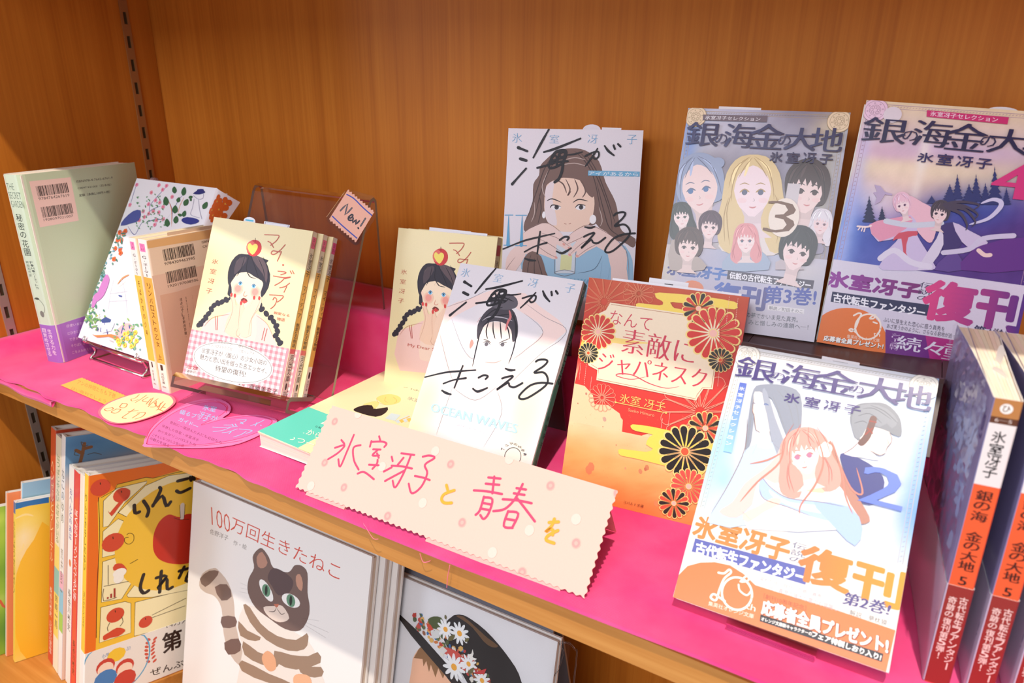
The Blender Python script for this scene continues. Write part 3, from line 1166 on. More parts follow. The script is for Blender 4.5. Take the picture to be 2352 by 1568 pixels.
# figures: four large heads, four small ones
A.poly([(420, 1000), (560, 1030), (700, 960), (760, 1100), (720, 1300), (460, 1290)], (176, 168, 186), 3)
portrait(A, 500, 830, 165, (146, 158, 186), (236, 208, 202), -8, 0, (70, 110, 160), (96, 102, 128), look=-0.5, tie=1, parted=1)
A.poly([(1290, 1000), (1420, 1060), (1560, 1260), (1600, 1420), (1300, 1400), (1180, 1200)], (150, 142, 162), 3)
portrait(A, 1460, 850, 150, (66, 48, 46), (238, 212, 206), 6, 0, (70, 50, 50), look=0.4)
A.rect(1292, 790, 1376, 985, (206, 198, 200))
A.poly([(870, 1100), (1080, 1080), (1220, 1300), (1160, 1440), (700, 1400), (720, 1240)], (226, 214, 208), 3)
portrait(A, 975, 850, 172, (222, 196, 140), (242, 220, 222), 0, 1.3, (90, 96, 120), (178, 144, 88), wide=1.08, parted=1)
portrait(A, 335, 1090, 72, (44, 50, 46), (238, 216, 212), -6, .8, (60, 70, 60))
portrait(A, 590, 1180, 78, (74, 42, 60), (238, 212, 208), 6, 0, (70, 50, 60))
portrait(A, 1590, 1150, 72, (224, 216, 222), (236, 208, 208), 8, .8, (120, 80, 90), (178, 168, 178))
A.poly([(700, 1568), (770, 1420), (850, 1390), (1000, 1390), (1090, 1430), (1120, 1568)], (158, 174, 196), 2)
portrait(A, 915, 1300, 82, (226, 150, 152), (242, 220, 216), 0, .6, (90, 100, 120), (186, 106, 112))
A.poly([(250, 1300), (330, 1340), (520, 1480), (540, 1568), (230, 1568)], (176, 160, 150), 2)
portrait(A, 400, 1360, 95, (76, 50, 42), (238, 212, 204), 5, 0, (60, 50, 50))
A.poly([(1180, 1500), (1300, 1440), (1440, 1568), (1180, 1568)], (190, 176, 180))
portrait(A, 1370, 1400, 125, (30, 26, 30), (240, 214, 210), 14, 0, (60, 30, 40), look=.4)
A.ell(1255, 1100, 9.5, 13, (236, 222, 206), 24)
A.text('3', 1124, 946, 1322, 1246, (108, 66, 32), -0.012, .055)
gintitle(A, [(58, 62, 104), (34, 20, 70), 'h'], [(400, 240, 655, 462), (640, 345, 742, 437), (742, 255, 972, 475), (975, 255, 1235, 490), (1212, 365, 1312, 455), (1282, 290, 1530, 500), (1520, 290, 1768, 512)], 1)
for ch, b in zip('氷室冴子', [(1138, 508, 1240, 605), (1286, 512, 1388, 612), (1432, 516, 1538, 616), (1586, 530, 1690, 624)]):
    A.text(ch, *b, (34, 20, 70), 0.018)
b = THREE.art(band=True).crop(*J2)
b.paint((192, 186, 204), [(330, 60, 20, 14, (196, 176, 172), .8), (700, 200, 18, 12, (176, 170, 190), .6), (1120, 150, 20, 14, (150, 168, 196), .8), (1000, 330, 30, 9, (178, 176, 200), .7), (1700, 300, 16, 9, (214, 204, 200), .7), (1800, 560, 14, 16, (170, 170, 178), .6), (1600, 800, 30, 12, (206, 200, 214), .8), (240, 300, 6, 20, (206, 196, 170), .7)], 40, 24)
b.text('氷室冴子', 262, 195, 880, 400, [(56, 50, 130), (46, 110, 190), 'h'], 0.035)
b.poly([(903, 288), (1836, 395), (1820, 486), (890, 380)], (52, 40, 66))
b.quadtext('伝説の古代転生ファンタジー', (925, 300), (1800, 410), (918, 374), (244, 242, 248), 0.022)
b.text('復刊', 768, 410, 1290, 725, [(40, 90, 190), (56, 40, 130), 'h'], 0.03)
b.quadtext('第3巻!', (1312, 455), (1868, 480), (1290, 640), (40, 60, 160), 0.02, .006)
b.poly([(1335, 660), (1728, 705), (1722, 756), (1331, 712)], (226, 222, 226))
b.quadtext('解説／町田そのこ', (1350, 668), (1712, 712), (1346, 708), (50, 44, 60), 0.0)
b.quadtext('の夢でかいま見た真秀。', (1105, 735), (1665, 792), (1098, 792), (60, 52, 80), 0.004)
b.quadtext('みと憎しみの連鎖へ─！', (1130, 815), (1775, 872), (1124, 870), (60, 52, 80), 0.004)
b.ell(520, 480, 7.5, 5.5, (226, 120, 60))
A = THREE.art('right')
A.cr = None
A.text('ひ', 0, 0, 0, 0, (230, 220, 210), box=(2.8, 145, 7.2, 141))
A.vtext('氷室冴子', 0, 0, 0, 0, (50, 40, 50), box=(2.8, 132, 7.4, 102))
A.vtext('銀の海金の大地', 0, 0, 0, 0, (60, 24, 14), box=(2.4, 92, 7.8, 60))
THREE.slip(20, 48, 3.2, rnd=False)

# ---- 4
A = FOUR.art().crop(*J3)
A.paint([(0.0, (60, 40, 110)), (0.42, (52, 70, 160)), (0.50, (70, 84, 164)), (0.54, (196, 160, 200)), (0.62, (236, 196, 190)), (0.74, (234, 206, 172)), (0.84, (214, 186, 196)), (1.0, (236, 214, 176))],
        [(600, 950, 14, 10, (250, 226, 226), .9), (1000, 700, 40, 6, (246, 224, 190), .8), (700, 560, 26, 5, (216, 176, 200), .8), (1300, 560, 30, 5, (200, 170, 206), .7), (1500, 1130, 30, 14, (36, 50, 140), .9), (1250, 1160, 20, 16, (40, 60, 150), .8), (1700, 1100, 20, 16, (50, 90, 176), .7),
         (350, 1250, 16, 24, (60, 92, 190), .8), (330, 1150, 8, 20, (120, 160, 226), .8), (700, 1500, 20, 12, (90, 110, 196), .8), (300, 1450, 8, 20, (150, 180, 240), .7), (1650, 1450, 30, 20, (78, 30, 120), .95), (1400, 1560, 34, 16, (84, 36, 128), .9), (1850, 1400, 16, 30, (80, 34, 122), .95),
         (420, 900, 4, 60, (190, 190, 240), .6), (1000, 640, 3, 26, (250, 240, 230), .8), (860, 760, 14, 6, (246, 220, 200), .6)], 70, 90, noise=3)
frame_lines(FOUR, A, (176, 140, 160), 2.0)
A.cr = J3
A.ell(745, 240, 5.2, 5.0, (226, 214, 220))
A.poly([(1040, 200), (1742, 262), (1728, 322), (1036, 256)], (206, 40, 110))
A.quadtext('氷室冴子セレクション', (1072, 208), (1650, 262), (1066, 250), (244, 226, 236), 0.006)
def fir(A, x, y0, y1, hw, col):
    n = 7
    L_, R_ = [], []
    for i in range(n):
        f = i / n
        yy = y0 + (y1 - y0) * f
        L_ += [(x - hw * (f * 0.9 + 0.06), yy + (y1 - y0) * 0.10), (x - hw * (f * 0.55 + 0.02), yy + (y1 - y0) * 0.12)]
        R_ += [(x + hw * (f * 0.9 + 0.06), yy + (y1 - y0) * 0.10), (x + hw * (f * 0.55 + 0.02), yy + (y1 - y0) * 0.12)]
    A.poly([(x, y0)] + R_ + [(x + hw * .8, y1), (x - hw * .8, y1)] + L_[::-1], col)
for x, y0, y1, hw in ((545, 930, 1160, 75), (655, 1020, 1180, 60), (1235, 830, 990, 90), (1300, 745, 960, 60), (1400, 830, 1000, 90), (1460, 745, 980, 70), (1620, 680, 1010, 90), (1540, 820, 1010, 70), (1080, 930, 1000, 60), (1720, 860, 1010, 50)):
    fir(A, x, y0, y1, hw, (34, 40, 104) if x > 700 else (24, 30, 76))
A.poly([(590, 838), (640, 850), (680, 900), (745, 918), (740, 932), (680, 922), (640, 985), (590, 1010), (610, 950), (580, 905), (612, 900)], (184, 164, 196))
# long fair hair and pale sash, two figures in robes
A.poly([(880, 930), (1000, 990), (1090, 1050), (1120, 1200), (1080, 1330), (1010, 1300), (900, 1150), (860, 1020)], (236, 186, 200), 3)
A.stroke([(1400, 1180), (1560, 1130), (1660, 1040), (1670, 985), (1600, 965), (1500, 1000)], 2.6, (206, 200, 230), 5, 1)
A.poly([(820, 1110), (900, 1100), (960, 1180), (950, 1260), (1020, 1380), (1100, 1520), (1080, 1568), (660, 1568), (650, 1500), (720, 1380), (800, 1290), (620, 1325), (545, 1180), (700, 1150)], (206, 190, 224), 2)
A.poly([(545, 1180), (720, 1130), (900, 1110), (880, 1200), (640, 1325)], (228, 150, 176), 2)
A.poly([(800, 1250), (950, 1235), (950, 1275), (880, 1290), (860, 1420), (900, 1500), (840, 1450), (820, 1300), (745, 1320)], (206, 76, 96), 2)
A.stroke([(690, 1150), (900, 1185), (1160, 1170)], 3.4, (206, 208, 222), 4)
A.stroke([(445, 1195), (520, 1200), (560, 1190)], 1.2, (244, 220, 220), 3)
A.strokes([[(470, 1200), (450, 1225)], [(490, 1205), (478, 1235)], [(510, 1205), (500, 1240)]], 0.7, (244, 220, 220), 2)
A.poly([(1160, 1190), (1260, 1160), (1340, 1220), (1350, 1320), (1290, 1390), (1180, 1400), (1150, 1280)], (56, 34, 104), 2)
A.poly([(1260, 1160), (1400, 1230), (1560, 1330), (1480, 1420), (1340, 1330)], (206, 190, 220), 2)
A.poly([(1160, 1220), (1180, 1350), (1080, 1520), (960, 1568), (1040, 1420), (1120, 1300)], (216, 206, 226), 2)
A.poly([(1280, 1400), (1350, 1568), (1100, 1568), (1200, 1450)], (92, 60, 140), 2)
A.poly([(1500, 1360), (1880, 1290), (1880, 1568), (1330, 1568), (1400, 1430)], (96, 34, 132), 2)
A.stroke([(1180, 1420), (1400, 1390), (1520, 1300), (1780, 1275)], 3.0, (206, 196, 222), 4)
A.stroke([(640, 1470), (760, 1400), (900, 1500), (1060, 1540)], 3.6, (222, 214, 232), 4)
A.stroke([(1480, 1400), (1530, 1440), (1580, 1440)], 2.4, (240, 206, 200), 3)
portrait(A, 830, 1010, 58, (236, 190, 206), (246, 220, 222), -14, 0, (90, 60, 90), (190, 140, 170), look=-.6)
portrait(A, 1150, 1085, 62, (70, 56, 70), (240, 212, 212), 10, 0, (50, 30, 60), look=-.6)
A.strokes([[(1190, 1010), (1320, 985), (1480, 1010), (1440, 1050)], [(1200, 1020), (1350, 1020), (1470, 1090), (1440, 1130)], [(1210, 1030), (1360, 1050), (1450, 1150), (1420, 1200)], [(1230, 1040), (1330, 1090), (1380, 1180), (1370, 1230)]], 2.4, (66, 52, 76), 5, 2)
A.text('4', 1645, 640, 1905, 975, (212, 40, 120), 0.01, .04)
gintitle(A, [(30, 22, 72), (24, 18, 62)], [(515, 255, 840, 497), (838, 372, 952, 468), (950, 282, 1222, 528), (1225, 305, 1525, 565), (1502, 420, 1620, 520), (1590, 352, 1890, 590), (1900, 350, 2140, 600)], 1)
for ch, b in zip('氷室冴子', [(966, 562, 1088, 655), (1135, 572, 1250, 678), (1300, 592, 1420, 695), (1470, 612, 1585, 710)]):
    A.text(ch, *b, (36, 22, 84), 0.018)
b = FOUR.art(band=True).crop(*J4)
b.paint((216, 208, 226), [(200, 500, 20, 40, (226, 220, 232), .7)], 12, 12)
b.text('氷室冴子', 245, 285, 1225, 600, [(150, 60, 160), (120, 30, 110), 'h'], 0.04)
b.poly([(290, 512), (1330, 655), (1315, 775), (270, 622)], (44, 46, 84))
b.quadtext('古代転生ファンタジー', (305, 528), (1290, 695), (296, 620), (242, 240, 248), 0.026)
b.vtext('伝説の', 1235, 405, 1345, 640, (60, 44, 84), 0.0)
b.text('復刊', 1320, 385, 2330, 960, [(222, 60, 130), (70, 30, 130), 'h'], 0.036)
c_ = (235, 120, 50)
b.poly([(90, 900), (180, 770), (330, 700), (500, 690), (660, 730), (800, 850), (870, 980), (880, 1090), (860, 1180), (300, 1110), (80, 1070)], c_, 3)
b.strokes([[(520, 770), (570, 745), (600, 755), (580, 800), (540, 900), (500, 940), (470, 925), (500, 915), (545, 955)]], 1.0, (250, 236, 222))
b.ring(672, 890, 7.2, 8.0, 1.0, (250, 236, 222))
b.strokes([[(690, 800), (720, 775), (755, 762), (735, 800), (695, 805)], [(730, 840), (770, 855)]], .9, (250, 236, 222))
b.text('th', 735, 945, 800, 998, (250, 236, 222))
b.quadtext('集英社オレンジ文庫', (450, 972), (800, 1020), (445, 1012), (250, 226, 206))
b.quadtext('応募者全員プレゼント!', (205, 985), (845, 1075), (195, 1042), (90, 40, 20), 0.06)
b.quadtext('応募者全員プレゼント!', (203, 982), (843, 1072), (193, 1039), (250, 246, 242), 0.028)
b.quadtext('ふいに芽生えた恋心に惑う真秀を', (842, 785), (1502, 890), (836, 838), (60, 48, 76), 0.0)
b.quadtext('あざ笑うかのように、さらなる窮地が迫って', (880, 855), (1660, 975), (872, 905), (60, 48, 76), 0.0)
b.quadtext('第4巻!', (1820, 870), (2170, 930), (1810, 985), (60, 50, 90), 0.02)
b.poly([(860, 920), (1290, 985), (1760, 1060), (1700, 1330), (1580, 1310), (860, 1180)], (110, 34, 130))
b.poly([(1290, 985), (1760, 1060), (1700, 1330), (1340, 1270)], (176, 40, 130))
b.vtext('シリーズ既刊', 935, 960, 985, 1150, (226, 200, 232))
b.text('続々', 1000, 980, 1470, 1215, (226, 220, 238), 0.012, .02)
b.text('重', 1500, 1060, 1680, 1270, (226, 220, 238), 0.0, .02)
FOUR.slip(68, 84, 3.0, rnd=True)
# ---- 2
A = TWO.art().crop(*J6)
A.paint((214, 216, 224), [(330, 950, 9, 26, (150, 206, 232), .75), (200, 1300, 8, 22, (170, 216, 236), .6), (380, 1200, 5, 8, (150, 200, 240), .6), (450, 560, 6, 10, (246, 224, 190), .6), (900, 250, 40, 6, (250, 244, 236), .8), (1750, 1000, 10, 22, (200, 216, 244), .7), (2000, 1000, 7, 40, (110, 160, 220), .85),
                          (1960, 1500, 8, 16, (96, 150, 220), .8), (1450, 900, 22, 20, (240, 240, 244), .8), (1880, 700, 12, 12, (214, 228, 244), .7), (2080, 600, 3, 30, (150, 176, 220), .7), (1250, 560, 26, 10, (226, 236, 246), .6), (700, 170, 30, 5, (214, 214, 214), .5), (120, 1500, 5, 14, (236, 220, 200), .5)], 64, 90, noise=2)
frame_lines(TWO, A, (178, 172, 160), 2.0)
A.cr = J6
A.poly([(498, 424), (554, 432), (430, 1000), (362, 985)], [(84, 104, 190), (150, 200, 240)])
for i, ch in enumerate('氷室冴子セレクション'):
    x, y = 515 - i * 12.2, 475 + i * 50.5 - (i > 3) * 8
    A.text(ch, x - 19, y - 19, x + 19, y + 19, (240, 238, 240), 0.01)
    A.k -= 0.7
# long-haired figure behind on one side, dark-haired one on the other
A.poly([(600, 940), (740, 900), (860, 1000), (860, 1200), (660, 1568), (230, 1568), (420, 1230), (520, 1000)], (190, 208, 228), 2)
A.poly([(610, 480), (700, 440), (860, 450), (990, 520), (1000, 760), (960, 900), (880, 860), (760, 560), (640, 560), (590, 900), (540, 960), (570, 700)], (142, 148, 162), 3)
A.poly([(620, 500), (700, 520), (730, 640), (750, 780), (730, 880), (770, 960), (640, 950), (660, 830), (630, 810), (615, 700), (600, 650), (610, 560)], (240, 226, 216), 2)
A.poly([(700, 470), (740, 560), (780, 700), (840, 860), (900, 1040), (840, 1080), (760, 900), (720, 700), (680, 520)], (158, 164, 178), 2)
A.strokes([[(620, 520), (590, 720), (560, 960)], [(800, 480), (900, 620), (940, 800)], [(760, 520), (830, 700), (900, 900)], [(860, 480), (960, 620), (980, 800)], [(590, 600), (575, 800), (540, 1000)], [(640, 930), (600, 1010)]], .4, (140, 144, 152), 4, 1)
A.stroke([(690, 605), (712, 600), (735, 612)], .7, (90, 110, 160), 3, 1)
A.stroke([(600, 598), (612, 592), (625, 600)], .5, (90, 100, 140), 3, 1)
A.stroke([(690, 612), (722, 610)], 1.0, (110, 130, 190), 3, 1)
A.strokes([[(612, 620), (604, 672), (622, 688)], [(640, 745), (690, 742)]], .35, (206, 176, 166), 3, 1)
A.poly([(1320, 1010), (1420, 1020), (1600, 1120), (1680, 1240), (1620, 1400), (1520, 1420), (1400, 1330), (1340, 1120)], (66, 70, 132), 3)
A.poly([(1440, 880), (1540, 960), (1640, 1060), (1500, 1040), (1350, 1010), (1380, 920)], (228, 222, 226), 2)
A.poly([(1400, 700), (1420, 820), (1460, 900), (1540, 860), (1640, 800), (1800, 870), (1820, 790), (1790, 690), (1690, 600), (1560, 590), (1450, 610)], (128, 132, 140), 3)
A.poly([(1520, 760), (1600, 790), (1720, 830), (1740, 900), (1700, 960), (1690, 1000), (1640, 1020), (1560, 980), (1480, 900), (1490, 800)], (240, 226, 216), 2)
A.poly([(1440, 640), (1560, 600), (1700, 640), (1790, 740), (1740, 800), (1700, 760), (1640, 790), (1560, 760), (1500, 860), (1450, 880), (1410, 780)], (140, 144, 152), 2)
A.strokes([[(1500, 640), (1600, 640), (1740, 730)], [(1460, 700), (1560, 680), (1660, 760)], [(1430, 760), (1500, 740), (1540, 760)], [(1560, 610), (1680, 660), (1790, 760)]], .4, (96, 100, 108), 4, 1)
A.stroke([(1590, 720), (1540, 860), (1490, 920)], 3.4, (110, 76, 72), 3)
A.strokes([[(1560, 740), (1610, 750)], [(1545, 800), (1580, 840)], [(1580, 800), (1525, 850)]], .8, (150, 60, 50), 2)
A.strokes([[(1625, 815), (1665, 832)], [(1740, 875), (1765, 890)]], .9, (110, 80, 76), 3, 1)
A.strokes([[(1630, 955), (1665, 962)], [(1700, 880), (1712, 920), (1700, 935)]], .4, (200, 166, 156), 3, 1)
# the girl in front: long rose hair, pale shawl
A.poly([(860, 900), (800, 1020), (700, 1130), (540, 1250), (440, 1400), (330, 1480), (470, 1530), (620, 1400), (760, 1280), (900, 1250)], (238, 196, 188), 3)
A.poly([(1240, 900), (1300, 1080), (1420, 1300), (1500, 1420), (1560, 1560), (1420, 1568), (1330, 1400), (1200, 1250), (1160, 1050)], (184, 130, 112), 3)
A.poly([(660, 1210), (780, 1250), (900, 1230), (1200, 1230), (1320, 1280), (1400, 1420), (1420, 1620), (560, 1620), (600, 1420)], (244, 236, 240), 2)
A.poly([(840, 1270), (960, 1230), (1100, 1240), (1240, 1230), (1180, 1330), (1000, 1300)], (226, 214, 170), 2)
A.poly([(850, 1240), (1000, 1220), (1220, 1230), (1200, 1262), (1000, 1270), (880, 1262)], (140, 150, 156), 2)
A.poly([(900, 1150), (1060, 1150), (1080, 1225), (960, 1230), (890, 1220)], (246, 226, 214), 2)
A.poly([(680, 1200), (760, 1290), (900, 1370), (1150, 1400), (1350, 1440), (1400, 1530), (1300, 1568), (1080, 1520), (880, 1440), (700, 1380), (650, 1300)], (176, 198, 236), 3)
A.poly([(740, 1300), (900, 1400), (1150, 1430), (1300, 1480), (1200, 1500), (950, 1450), (780, 1370)], (214, 222, 244), 3)
A.poly([(1100, 1400), (1400, 1440), (1500, 1620), (1440, 1760), (1300, 1640), (1200, 1530)], (168, 192, 232), 2)
portrait(A, 1030, 1010, 118, (238, 160, 146), (248, 226, 216), -10, .9, (186, 120, 150), (196, 116, 108), look=-.7, wide=1.25)
A.poly([(640, 1440), (760, 1370), (830, 1380), (820, 1420), (700, 1480), (560, 1568), (520, 1500)], (240, 208, 192), 2)
A.strokes([[(700, 1400), (770, 1392)], [(720, 1425), (800, 1405)], [(750, 1380), (830, 1375)]], .4, (206, 160, 146), 3, 1)
A.up()
for (dx, dy) in ((0, -28), (27, -8), (16, 24), (-16, 24), (-27, -8)):
    A.ell(1195 + dx, 975 + dy, 1.9, 2.6, (250, 244, 232))
    A.k -= 0.7
A.up()
A.strokes([[(1100, 800), (1180, 1050), (1120, 1250), (1000, 1420), (985, 1500)], [(1250, 900), (1330, 1150), (1360, 1350), (1420, 1500)], [(870, 900), (820, 1080), (640, 1240), (500, 1400)], [(1280, 1000), (1400, 1280), (1500, 1330), (1450, 1120)], [(840, 1000), (720, 1060), (580, 1090)]], 1.0, (206, 132, 116), 5, 1)
A.strokes([[(940, 760), (860, 900), (840, 1040)], [(1000, 760), (950, 860), (930, 960)], [(1060, 780), (1060, 900), (1120, 1000)], [(1120, 780), (1200, 900), (1240, 1020)]], .4, (196, 112, 104), 4, 1)
LNE = (150, 120, 116)
A.strokes([[(610, 560), (600, 650), (615, 700), (630, 810), (660, 830)], [(1690, 1000), (1700, 960), (1740, 900), (1720, 830)], [(1560, 980), (1640, 1020), (1690, 1000)], [(560, 700), (540, 960), (420, 1230), (260, 1500)], [(740, 900), (860, 1000)], [(1480, 900), (1420, 960), (1340, 1010)], [(680, 1200), (760, 1290), (900, 1370), (1150, 1400), (1350, 1440)], [(660, 1300), (700, 1380), (880, 1440), (1080, 1520)], [(520, 1480), (600, 1560)], [(1540, 960), (1640, 1060)], [(1000, 1270), (980, 1360)], [(1200, 1260), (1220, 1400)]], .35, LNE, 4, 1)
A.text('2', 1530, 1095, 1805, 1475, (102, 126, 214), .008, .04)
gintitle(A, [(70, 58, 122), (58, 40, 114)], [(498, 205, 770, 435), (752, 335, 862, 415), (862, 262, 1128, 488), (1125, 300, 1440, 548), (1398, 442, 1508, 522), (1490, 362, 1790, 612), (1760, 418, 2050, 668)], 1)
for ch, b in zip('氷室冴子', [(872, 508, 980, 604), (1036, 536, 1145, 640), (1196, 568, 1312, 668), (1362, 600, 1478, 694)]):
    A.text(ch, *b, (66, 50, 118), 0.018)
b = TWO.art(band=True).crop(*J7)
b.paint((228, 222, 214), [], 4, 4)
b.quadtext('氷室冴子', (380, 150), (1172, 365), (326, 330), (206, 132, 66), 0.030)
b.poly([(355, 352), (1312, 608), (1282, 742), (325, 462)], (92, 98, 168))
b.quadtext('古代転生ファンタジー', (372, 378), (1290, 630), (352, 478), (248, 246, 244), 0.03)
b.vtext('伝説の', 1178, 375, 1262, 590, (110, 110, 140), 0.0)
b.text('復刊', 1262, 395, 2085, 960, [(196, 122, 66), (232, 150, 40), 'h'], 0.030)
b.poly([(215, 660), (290, 585), (400, 555), (520, 552), (650, 580), (760, 650), (860, 745), (1000, 790), (1500, 940), (2040, 1125), (1960, 1480), (165, 860)], (226, 124, 70))
b.strokes([[(550, 640), (600, 645), (640, 615), (655, 640), (600, 690), (560, 780), (530, 870), (485, 850), (510, 820), (560, 850), (605, 880)]], 1.1, (250, 240, 228))
b.ring(705, 815, 7.6, 8.2, 1.1, (250, 240, 228))
b.strokes([[(735, 715), (775, 675), (815, 668), (795, 710), (745, 718)], [(720, 740), (730, 790), (790, 830), (830, 785)]], .9, (250, 240, 228))
b.text('th', 788, 890, 858, 968, (250, 236, 220))
b.quadtext('集英社オレンジ文庫', (470, 878), (852, 990), (462, 915), (250, 226, 206), 0.004)
b.quadtext('変わりゆく自分に戸惑う真秀。', (905, 672), (1440, 830), (896, 702), (180, 168, 176), -0.004)
b.quadtext('兄・真澄の強大な霊力も覚醒し!?', (980, 742), (1590, 935), (972, 782), (180, 168, 176), -0.004)
b.quadtext('第2巻!', (1625, 800), (2010, 900), (1590, 900), (84, 74, 130), 0.012, .01)
b.poly([(1640, 935), (1985, 1040), (1975, 1092), (1632, 985)], (236, 230, 222))
b.quadtext('解説／夢枕獏', (1660, 948), (1972, 1042), (1652, 992), (60, 50, 50), 0.0)
b.quadtext('［創刊10周年記念］', (935, 815), (1290, 920), (930, 855), (150, 80, 60), -0.004)
b.quadtext('応募者全員プレゼント!', (930, 868), (1985, 1195), (915, 990), (150, 74, 40), 0.062)
b.quadtext('応募者全員プレゼント!', (926, 864), (1981, 1191), (911, 986), (252, 248, 242), 0.032)
b.poly([(905, 992), (1938, 1322), (1925, 1392), (897, 1048)], (46, 42, 44))
b.quadtext('オレンジ文庫新キャラクターの', (915, 1010), (1340, 1140), (908, 1042), (248, 244, 236), 0.022)
b.quadtext('フェア特製しおり入り!', (1345, 1130), (1925, 1330), (1332, 1178), (250, 246, 238), 0.03)
A = TWO.art('right')
A.cr = None
A.text('ひ', 0, 0, 0, 0, (230, 220, 210), box=(2.8, 145, 7.2, 141))
TWO.slip(46, 66, 3.6, marks=[(.3, .1, .7, .6, (60, 60, 60))])

# ---- red and gold
A = JAP.art().crop(*J5)
A.paint([(0.0, (228, 128, 66)), (0.18, (234, 160, 92)), (0.36, (238, 190, 140)), (0.55, (240, 206, 164)), (0.62, (216, 60, 48)), (0.8, (206, 60, 44)), (1.0, (196, 74, 36))],
        [(600, 100, 50, 12, (196, 80, 36), .5)], 40, 60, noise=3)
A.poly([(190, 372), (420, 402), (430, 440), (160, 520), (150, 480)], (244, 200, 84), 0)
A.poly([(250, 380), (1000, 480), (1100, 540), (1040, 980), (780, 960), (600, 980), (500, 1020), (415, 970), (420, 900), (360, 830), (250, 805), (240, 760), (130, 680), (180, 500)], (218, 56, 46), 0)
A.poly([(130, 680), (190, 695), (240, 750), (250, 805), (330, 810), (400, 860), (418, 920), (410, 972), (470, 985), (500, 1020), (540, 990), (620, 970), (760, 1000), (960, 1060), (900, 1400), (820, 1560), (0, 1200)], (240, 204, 158), 0)
A.paint([(0.0, (232, 138, 72)), (0.2, (238, 176, 110)), (0.36, (240, 204, 158)), (1, (240, 204, 158))], [(300, 800, 14, 14, (244, 216, 174), .7), (120, 1100, 16, 10, (236, 160, 90), .6), (600, 1450, 30, 10, (230, 130, 70), .6)], 30, 30, 0, .34, noise=4)
for x, y, r1, col in ((310, 895, 1.6, (200, 160, 140)), (200, 742, .9, (190, 130, 110)), (230, 1180, 3.0, (226, 130, 90)), (215, 1200, 3.0, (226, 130, 90)), (565, 1185, 1.8, (200, 130, 90)), (525, 1208, 1.7, (204, 136, 96)), (555, 1195, 1.2, (190, 110, 80)), (435, 1190, .8, (214, 150, 110)), (150, 800, .5, (180, 120, 90)), (300, 940, .4, (180, 120, 90)), (620, 1400, 2.0, (236, 140, 90)), (380, 1050, .5, (190, 130, 100))):
    A.ell(x, y, r1 * .8, r1 * 1.1, col, 7, 20)
rs = random.Random(4)
A.up()
for _ in range(160):
    A.ell(rs.uniform(60, 880), rs.uniform(820, 1500), rs.uniform(.08, .22), rs.uniform(.08, .22), (206, 140, 96), 5)
    A.k -= 0.7
A.up()
lineflower(A, 308, 190, 20, (222, 130, 90), 16, .35)
lineflower(A, 515, 140, 10.5, (222, 130, 90), 16, .3)
lineflower(A, 296, 765, 9.5, (236, 150, 120), 16, .3)
lineflower(A, 885, 850, 26, (240, 160, 130), 16, .4)
Y = (246, 214, 90)
A.poly([(640, 135), (900, 158), (1090, 190), (1106, 212), (1090, 236), (900, 214), (720, 192), (712, 205), (730, 228), (790, 240), (790, 268), (520, 232), (500, 215), (515, 198), (640, 212), (662, 200), (655, 185), (625, 170), (615, 150)], Y, 2)
A.poly([(750, 310), (840, 318), (850, 360), (760, 350), (735, 330)], Y, 2)
# label plate
A.poly([(345, 195), (800, 262), (1000, 300), (1000, 540), (975, 600), (960, 715), (905, 712), (872, 760), (862, 782), (262, 660), (268, 600), (215, 572), (180, 460), (250, 300), (262, 268), (320, 240)], (242, 222, 190), 0)
A.stroke([(352, 206), (800, 272), (985, 302), (968, 600), (952, 706), (900, 704), (866, 748), (856, 772), (270, 652), (276, 594), (232, 566)], .3, (170, 100, 60), 0)
A.poly([(350, 402), (440, 415), (600, 440), (430, 445), (350, 435)], (244, 212, 120), 1)
RD = (206, 60, 80)
A.quadtext('なんて', (350, 238), (600, 285), (338, 320), RD, -0.006)
A.quadtext('素敵に', (432, 348), (862, 425), (412, 490), RD, -0.004, .006)
A.quadtext('ジャパネスク', (285, 490), (930, 600), (268, 600), RD, -0.004, .006)
A.stroke([(560, 640), (470, 655), (385, 635), (400, 622), (480, 630), (580, 680), (680, 708), (760, 698)], .7, RD, 6, 1)
A.quadtext('氷室 冴子', (408, 738), (680, 795), (400, 790), (246, 206, 110), -0.002)
A.stroke([(378, 793), (680, 856)], .5, (246, 206, 110), 0)
A.ell(378, 793, .7, .7, (246, 206, 110), 8)
A.ell(680, 856, .7, .7, (246, 206, 110), 8)
A.quadtext('Saeko Himuro', (455, 828), (612, 862), (452, 846), (244, 180, 130), -0.004)
A.poly([(480, 925), (600, 940), (760, 975), (900, 1000), (1010, 1020), (1000, 1120), (900, 1090), (760, 1050), (660, 1090), (760, 1140), (900, 1190), (880, 1230), (700, 1180), (500, 1130), (410, 1112), (395, 1090), (410, 1072), (560, 1090), (600, 1070), (560, 1045), (580, 1000), (600, 985), (500, 965), (470, 945)], Y, 2)
G = (246, 214, 130)
for x, y, r_, p, al, core in ((875, 230, 10.6, (214, 60, 40), (46, 36, 30), None), (963, 380, 17.5, (210, 48, 40), None, None), (1006, 540, 8.0, (48, 40, 32), None, (220, 80, 40)), (272, 370, 12.5, (206, 56, 44), None, None), (214, 497, 7.4, (44, 40, 32), None, (214, 80, 40)),
                               (915, 948, 11.2, (228, 84, 60), (46, 36, 30), None), (793, 1088, 17.8, (34, 28, 26), None, (232, 90, 56)), (816, 1297, 12.0, (230, 84, 72), None, None), (727, 1398, 10.4, (44, 34, 30), (228, 84, 60), None)):
    chrys(A, x, y, r_, p, G, 16, core or (244, 186, 170), al)
A.quadtext('コバルト文庫', (428, 1380), (548, 1408), (424, 1398), (110, 60, 40), 0.0)
A.up()
